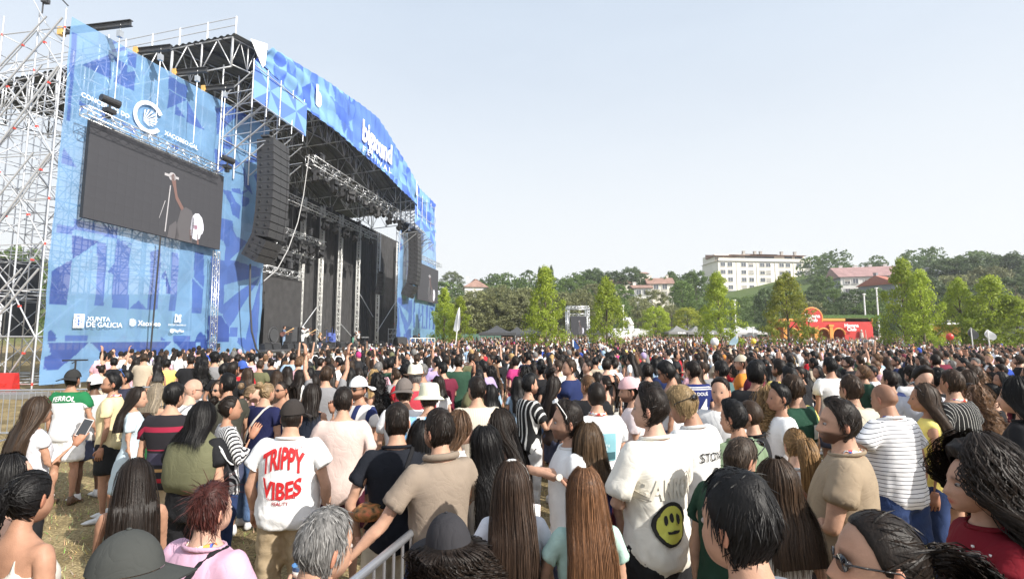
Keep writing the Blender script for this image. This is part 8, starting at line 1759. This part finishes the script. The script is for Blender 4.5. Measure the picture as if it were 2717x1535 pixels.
person(dict(H=1.74, face=-70, lod='m', bt='f', hair=H_('long', BLO, length=.3), top=ST_(BLKC), skin=SK_P, seed=312, pose=P_TALK, label='photographer with blond hair in the pit before the stage'), Vector(S(tz(848, 935, 2.6)[0], 2.6, 1.0)))
# ---- the middle of the crowd: individuals from shared figures
ANCH = []
VAR = []
def addvar(**k): VAR.append(k)
_ps = [P_RELAX, P_RELAX, P_POCKET, P_TALK, P_CROSS, P_RELAX, P_CUP]
for i, (hs, kw) in enumerate((('short', {}), ('fade', {}), ('quiff', {}), ('short', {}), ('buzz', {}), ('shag', {}), ('curlytop', {}), ('short', {}), ('fade', {}), ('short', {}))):
    addvar(bt='h' if i in (3, 8) else 'm', hs=hs, kw=kw, top=('tee', dict(loose=.02 + .008 * (i % 3))), bot=('shorts', {}) if i % 3 else ('jeans', {}), pose=dict(_ps[i % 7], yaw=(-.5, .35, 0, .6, -.2)[i % 5], nod=(.0, .15, -.05)[i % 3]), beard=(0, .7, .9, 0)[i % 4], cap=None)
for i, (ck, c) in enumerate((('backcap', 'cap turned backwards'), ('cap', 'peaked cap'), ('bucket', 'bucket hat'))): addvar(bt='m', hs='short', kw={}, top=('tee', {}), bot=('shorts', {}), pose=dict(P_RELAX, yaw=(.3, -.4, 0)[i]), beard=0, cap=(ck, c))
for i, (hs, kw) in enumerate((('long', dict(length=.45)), ('long', dict(length=.6)), ('wavy', dict(length=.45)), ('ponytail', dict(length=.35)), ('bob', dict(length=.22)), ('curly', dict(length=.4)), ('bun', {}), ('long', dict(length=.35)))):
    addvar(bt='f', hs=hs, kw=kw, top=('straps', {}) if i % 2 else ('tee', dict(sleeve=.4, loose=.013)), bot=('jeans', {}) if i % 3 else ('shorts', dict(leg=.68)), pose=dict(_ps[(i * 2) % 7], yaw=(-.4, .5, 0, .25)[i % 4]), beard=0, cap=None)
for i in range(3): addvar(bt='m', hs='short', kw={}, top=('tee', {}), bot=('shorts', {}), pose=(P_UP, P_UPL, P_BOTH)[i], beard=0, cap=None, up=True)
for i in range(3): addvar(bt='f', hs='long', kw=dict(length=.45), top=('straps', {}), bot=('jeans', {}), pose=(P_UPL, P_BOTH, P_UP)[i], beard=0, cap=None, up=True)
TOPC = [('white', WHT, 13), ('black', BLKC, 15), ('grey', GRYC, 3), ('navy', NAVY, 3), ('beige', (.45, .38, .29), 3), ('pale blue', (.30, .42, .56), 2), ('red', (.42, .02, .03), 1), ('dark green', (.03, .07, .045), 2), ('pink', (.60, .36, .42), 2), ('olive', (.13, .13, .07), 1), ('royal blue', (.03, .07, .35), .8), ('yellow', (.68, .55, .16), .4), ('burgundy', (.14, .02, .04), 1), ('lilac', (.38, .30, .50), .5), ('orange', (.60, .22, .04), .3), ('magenta', (.40, .04, .16), .4)]
HAIRC = [('black', BLK, 8), ('dark brown', DKB, 9), ('brown', BRN, 3.5), ('light brown', LBR, 1.2), ('blond', BLO, .7), ('grey', GRY, .7)]
HN = {'short': 'short %s hair', 'fade': 'faded %s hair', 'quiff': 'swept %s hair', 'buzz': 'shaved %s hair', 'shag': 'shaggy %s hair', 'curlytop': 'curly %s hair', 'long': 'long %s hair', 'wavy': 'wavy %s hair', 'ponytail': '%s ponytail', 'bob': '%s bob', 'curly': 'big %s curls', 'bun': '%s hair in a bun'}
rc = random.Random(21)
def wpick(L): return rc.choices(L, [q[2] for q in L])[0]
def stage_face(x, y): q = S(26.5, -2, 0); return math.degrees(math.atan2(-(q[0] - x), q[1] - y))
def allowed(x, y):
    q = np.array((x, y)) - S0; p = q @ N2; t = q @ E2
    if p < 4.2 and t > 12: return False
    if p < 1.6: return False
    if x / y < -.80 or (y < 8.2 and x / y < -.36) or (y < 12 and x / y < -.62): return False
    if y < 6.0 and x / y < -.05: return False
    return True
cand = []
gy = 5.4
while gy < 27:
    gx = -gy * .9; st = .66 + .012 * gy
    while gx < gy * 1.08:
        x, y = gx + rc.uniform(-.24, .24), gy + rc.uniform(-.24, .24)
        if allowed(x, y) and all((x - a) ** 2 + (y - b) ** 2 > .42 ** 2 for a, b in placed) and not any(y < b and abs(x - a * y / b) < .34 for a, b in placed): cand.append((y, x))
        gx += st
    gy += st
cand.sort()
NIND = 232
PHN = []
for j, (y, x) in enumerate(cand[:NIND]):
    vi = rc.randrange(len(VAR)); v = VAR[vi]
    if (v.get('up') or v['cap']) and rc.random() < .85: vi = rc.choice([q for q in range(len(VAR)) if not VAR[q].get('up') and not VAR[q]['cap']]); v = VAR[vi]
    hc, tc_ = wpick(HAIRC), wpick(TOPC); sk = rc.choice([SK_L, SK_T, SK_T, SK_P, SK_L]) if rc.random() > .03 else SK_D; Hh = rc.gauss(1.75, .06) if v['bt'] != 'f' else rc.gauss(1.63, .055); capc = rc.choice([('black', BLKC), ('white', WHT), ('beige', (.5, .45, .35)), ('blue', (.05, .10, .35)), ('pink', (.6, .38, .42))])
    hn = HN[v['hs']] % hc[0] if not v['cap'] else '%s %s' % (capc[0], v['cap'][1]); tn = {'tee': 't-shirt', 'straps': 'strap top'}[v['top'][0]]; face = stage_face(x, y) + rc.gauss(0, 22)
    bc = rc.choice([DEN, DDEN, BLKD, KHA, (.5, .5, .48)]); ar = ' with raised arms' if v.get('up') else ''
    lab = 'person with %s in %s %s %s%s' % (hn, 'an' if tc_[0][0] in 'aeiou' else 'a', tc_[0], tn, ar or ' in the crowd')
    sp = dict(H=Hh, face=face, bt=v['bt'], lod='m', hair=H_(v['hs'], hc[1], **v['kw']), top=(v['top'][0], dict(v['top'][1], color=tc_[1])), bottom=(v['bot'][0], dict(v['bot'][1], color=bc)), skin=sk, beard=v['beard'], pose=v['pose'], seed=400 + vi, extras=dict(cap=(v['cap'][0], capc[1])) if v['cap'] else {}, label=lab, group='crowd members with %s and %s tops' % (hn.split(' ')[-1], tc_[0]), shoecol=rc.choice([WHT, BLKC, (.3, .25, .2)]))
    pr_ = person(sp, Vector((x, y, ground_z(x, y))), key=('var', vi)); placed.append((x, y))
    if v['pose'] is P_UP and len(PHN) < 4: PHN.append(phone((pr_[1]['haR'] + pr_[1]['htR']) / 2 + Vector((0, 0, .07)), (0, PI / 2 * (len(PHN) % 2), math.radians(face) + .2), ('dark phone held up over the crowd in a raised hand', 'pale phone held up sideways over the crowd', 'grey phone raised upright over the crowd', 'blue cased phone raised sideways over the crowd')[len(PHN)], ((.03, .03, .03), (.6, .58, .55), (.2, .2, .22), (.05, .1, .3))[len(PHN)]))
# unseen people added behind and beside the camera to shade the foreground
for j, (x, y) in enumerate(((1.75, .45), (2.6, 1.0), (2.2, -.5), (3.3, .3), (.95, -.75), (1.5, -1.3), (-.4, -.9), (3.9, 1.6), (.3, -1.7), (4.6, .6), (-1.3, -.5), (2.9, -1.6), (-1.9, .35), (5.4, 2.2))):
    vi = (3 * j) % 10; v = VAR[vi]; hc, tc_ = HAIRC[j % 3], TOPC[(j * 5) % len(TOPC)]
    person(dict(H=1.68 + .035 * (j % 5), face=15, bt=v['bt'], lod='m', hair=H_(v['hs'], hc[1]), top=(v['top'][0], dict(v['top'][1], color=tc_[1])), bottom=(v['bot'][0], dict(v['bot'][1], color=DDEN)), skin=SK_T, pose=v['pose'], beard=v['beard'], seed=400 + vi, label='person with %s in a %s t-shirt behind the crowd' % (HN[v['hs']] % hc[0], tc_[0]), group='people at the back of the crowd'), Vector((x, y, ground_z(x, y))), key=('var', vi))
# ---- the rest of the crowd reads as one mass
def far_proto(bt, long_, ps, fine):
    J = joints(bt); nn = (7, 5) if fine else (5, 3); P = []
    def add(part, zone, W=None): V, F = part; P.append((V, tri(F), W if W is not None else weights(V, J), np.full(len(V), zone)))
    add(torso_solid(bt, .55 if not fine else .80, 1.49, .02, nn[1], n=nn[0]), 2); add(limb([(0, -.015, 1.45), (0, .0, 1.6)], [.055, .052], nn[0] - 1), 0)
    if fine:
        for n in 'RL': add(limb([J['th' + n] + (0, 0, .05), J['sn' + n], J['ft' + n] - (0, 0, .08)], [.10, .07, .05], 5), 3)
    for n in 'RL':
        a, b, c, d = J['ua' + n], J['fa' + n], J['ha' + n], J['ht' + n]; k = 5 if fine else 3
        add(limb([a, a + (b - a) * .6], [.075, .068], k), 2); add(limb([a + (b - a) * .5, b, c, c + (d - c) * .85], [.046, .040, .030, .026], k), 0)
    hv, hf = ball(HC, (.078, .096, .118), 8 if fine else 6, 6 if fine else 4); add((hv, hf), 0, rigid(len(hv), 'head'))
    if fine:
        for part in (ball(HC + (0, .10, -.035), (.014, .02, .02), 5, 4),): add(part, 0, rigid(len(part[0]), 'head'))
        part = ball(HC + (0, .085, .004), (.05, .012, .008), 6, 4); add(part, 4, rigid(len(part[0]), 'head'))
    hv, hf = ball(HC + (0, -.020, .022), (.086, .092, .112), 8 if fine else 6, 6 if fine else 4); add((hv, hf), 1, rigid(len(hv), 'head'))
    if long_: hv, hf = loft([HC + (0, -.05, .05), HC + (0, -.075, -.08), HC + (0, -.12, -.22), HC + (0, -.13, -.42)], [.082, .092, .095, .06], [.05, .055, .04, .025], n=7 if fine else 6); add((hv, hf), 1, rigid(len(hv), 'chest'))
    PZ = pose(bt, **ps); V = []; T = []; Z = []; n0 = 0
    for v, t, W, z in P: V.append(skin(v, W, PZ)); T.append(t + n0); Z.append(z); n0 += len(v)
    return np.concatenate(V) / 1.75, np.concatenate(T), np.concatenate(Z).astype(int)
FPOSE = [P_RELAX, dict(P_RELAX, yaw=.5), P_CROSS, P_TALK, P_UP, P_UPL, P_BOTH, dict(P_RELAX, yaw=-.6), P_PHONE, dict(P_RELAX, nod=.3)]
def build_far(pts, fine, r):
    protos = [far_proto('f' if k % 2 else 'm', k % 2 == 1, FPOSE[k % len(FPOSE)], fine) for k in range(14)]; wts = np.array([.07 if FPOSE[k % len(FPOSE)] in (P_UP, P_UPL, P_BOTH) else 1 for k in range(14)]); wts /= wts.sum()
    pi = r.choice(14, len(pts), p=wts); Vs, Ts, Cs = [], [], []; n0 = 0; tw = np.array([q[2] for q in TOPC], float); tw[0] *= 2.2; hw = np.array([q[2] for q in HAIRC], float); tcol = np.array([q[1] for q in TOPC]); hcol = np.array([q[1] for q in HAIRC]); scol = np.array([SK_L, SK_T, SK_P]); pcol = np.array([DEN, DDEN, BLKD, KHA])
    for k in range(14):
        idx = np.nonzero(pi == k)[0]; m = len(idx)
        if m == 0: continue
        V, T, Z = protos[k]; H = r.normal(1.74 if k % 2 == 0 else 1.63, .06, m); q = S(26.5, -2, 0); a = np.arctan2(-(q[0] - pts[idx, 0]), q[1] - pts[idx, 1]) + r.normal(0, .45, m); flip = r.uniform(size=m) < .10; a = np.where(flip, a + PI, a)
        c, s = np.cos(a), np.sin(a); W = V[None] * H[:, None, None]; X = W[..., 0] * c[:, None] - W[..., 1] * s[:, None] + pts[idx, 0][:, None]; Y = W[..., 0] * s[:, None] + W[..., 1] * c[:, None] + pts[idx, 1][:, None]; g = ground_z(pts[idx, 0], pts[idx, 1])
        Vs.append(np.stack([X, Y, W[..., 2] + g[:, None]], -1).reshape(-1, 3)); Ts.append((T[None] + (np.arange(m) * len(V))[:, None, None]).reshape(-1, 3) + n0); n0 += m * len(V)
        pal = np.stack([scol[r.integers(0, 3, m)], hcol[r.choice(len(hcol), m, p=hw / hw.sum())], tcol[r.choice(len(tcol), m, p=tw / tw.sum())], pcol[r.integers(0, 4, m)], np.full((m, 3), .02)], 1)
        hat = r.uniform(size=m) < .06; pal[hat, 1] = tcol[r.integers(0, len(tcol), hat.sum())]
        Cs.append(pal[:, Z].reshape(-1, 3))
    return np.concatenate(Vs), np.concatenate(Ts), np.concatenate(Cs)
r = np.random.default_rng(77); P1 = np.array([(x, y) for y, x in cand[NIND:]]); Y1 = 26.5; P2 = []; y = Y1
while y < 92:
    stp = .80 + .0095 * y; xs = np.arange(-y * .35, y * 1.10, stp); P2.append(np.stack([xs + r.uniform(-.3, .3, len(xs)), y + r.uniform(-.3, .3, len(xs))], 1)); y += stp
P2 = np.concatenate(P2); ok = np.array([allowed(a, b) for a, b in P2]); P2 = P2[ok]
V1, T1, C1 = build_far(P1, True, r); V2, T2, C2 = build_far(P2, False, r)
o = link('crowd', mesh('crowd', np.concatenate([V1, V2]), np.concatenate([T1, T2 + len(V1)]), True, np.concatenate([C1, C2]), [mat('crowd_cloth', (1, 1, 1), .75, vcol=True, spec=.25)])); tag(o, 'dense festival crowd filling the field up to the trees', 'crowd', kind='stuff')
# ---- crowd control barriers
def barrier(x, y, rz, label, L=2.3):
    root = empty('crowd_barrier', (x, y, ground_z(x, y)), rz, label=label, cat='barrier'); M = mat('barrier_zinc', (.50, .52, .56), .35, .8, var=.15)
    def bar(nm, p, q, r_): o = tube_obj(nm, p, q, r_, M, None); o.parent = root; return o
    bar('top_rail', (-L / 2, 0, 1.08), (L / 2, 0, 1.08), .021); bar('bottom_rail', (-L / 2, 0, .18), (L / 2, 0, .18), .019)
    for s in (-1, 1): bar('end_post', (s * L / 2, 0, .03), (s * L / 2, 0, 1.08), .021); bar('foot', (s * L * .38, -.3, .02), (s * L * .38, .3, .02), .02)
    for k in range(1, 19): bar('upright', (-L / 2 + L * k / 19, 0, .18), (-L / 2 + L * k / 19, 0, 1.08), .0085)
    return root
barrier(-.56, 2.85, math.radians(76), 'grey metal crowd barrier between the black t-shirt and the beige polo shirt', 1.9)
for i in range(3): barrier(-12.3 + 2.25 * i, 11.0 + .35 * i, .15, 'metal crowd barrier standing before the near scaffold foot' if i == 0 else 'metal crowd barrier beside the red water barrier' if i == 1 else 'metal crowd barrier end near the green yoke jersey')
# ---- the summer haze of the far slope
mb = MB(); mb.box((0, 205, 13.5), (820, 250, 15.5)); _hm = bpy.data.materials.new('thin_haze'); _hm.use_nodes = True; _hn = _hm.node_tree; _hn.nodes.remove(_hn.nodes['Principled BSDF'])
_pv = _hn.nodes.new('ShaderNodeVolumePrincipled'); _pv.inputs['Color'].default_value = (.93, .96, 1.0, 1); _pv.inputs['Density'].default_value = .0005; _pv.inputs['Anisotropy'].default_value = .2
_hn.links.new(_pv.outputs[0], _hn.nodes['Material Output'].inputs['Volume']); tag(mb.obj('haze', _hm), 'thin pale summer haze over the whole field', 'haze', kind='stuff')
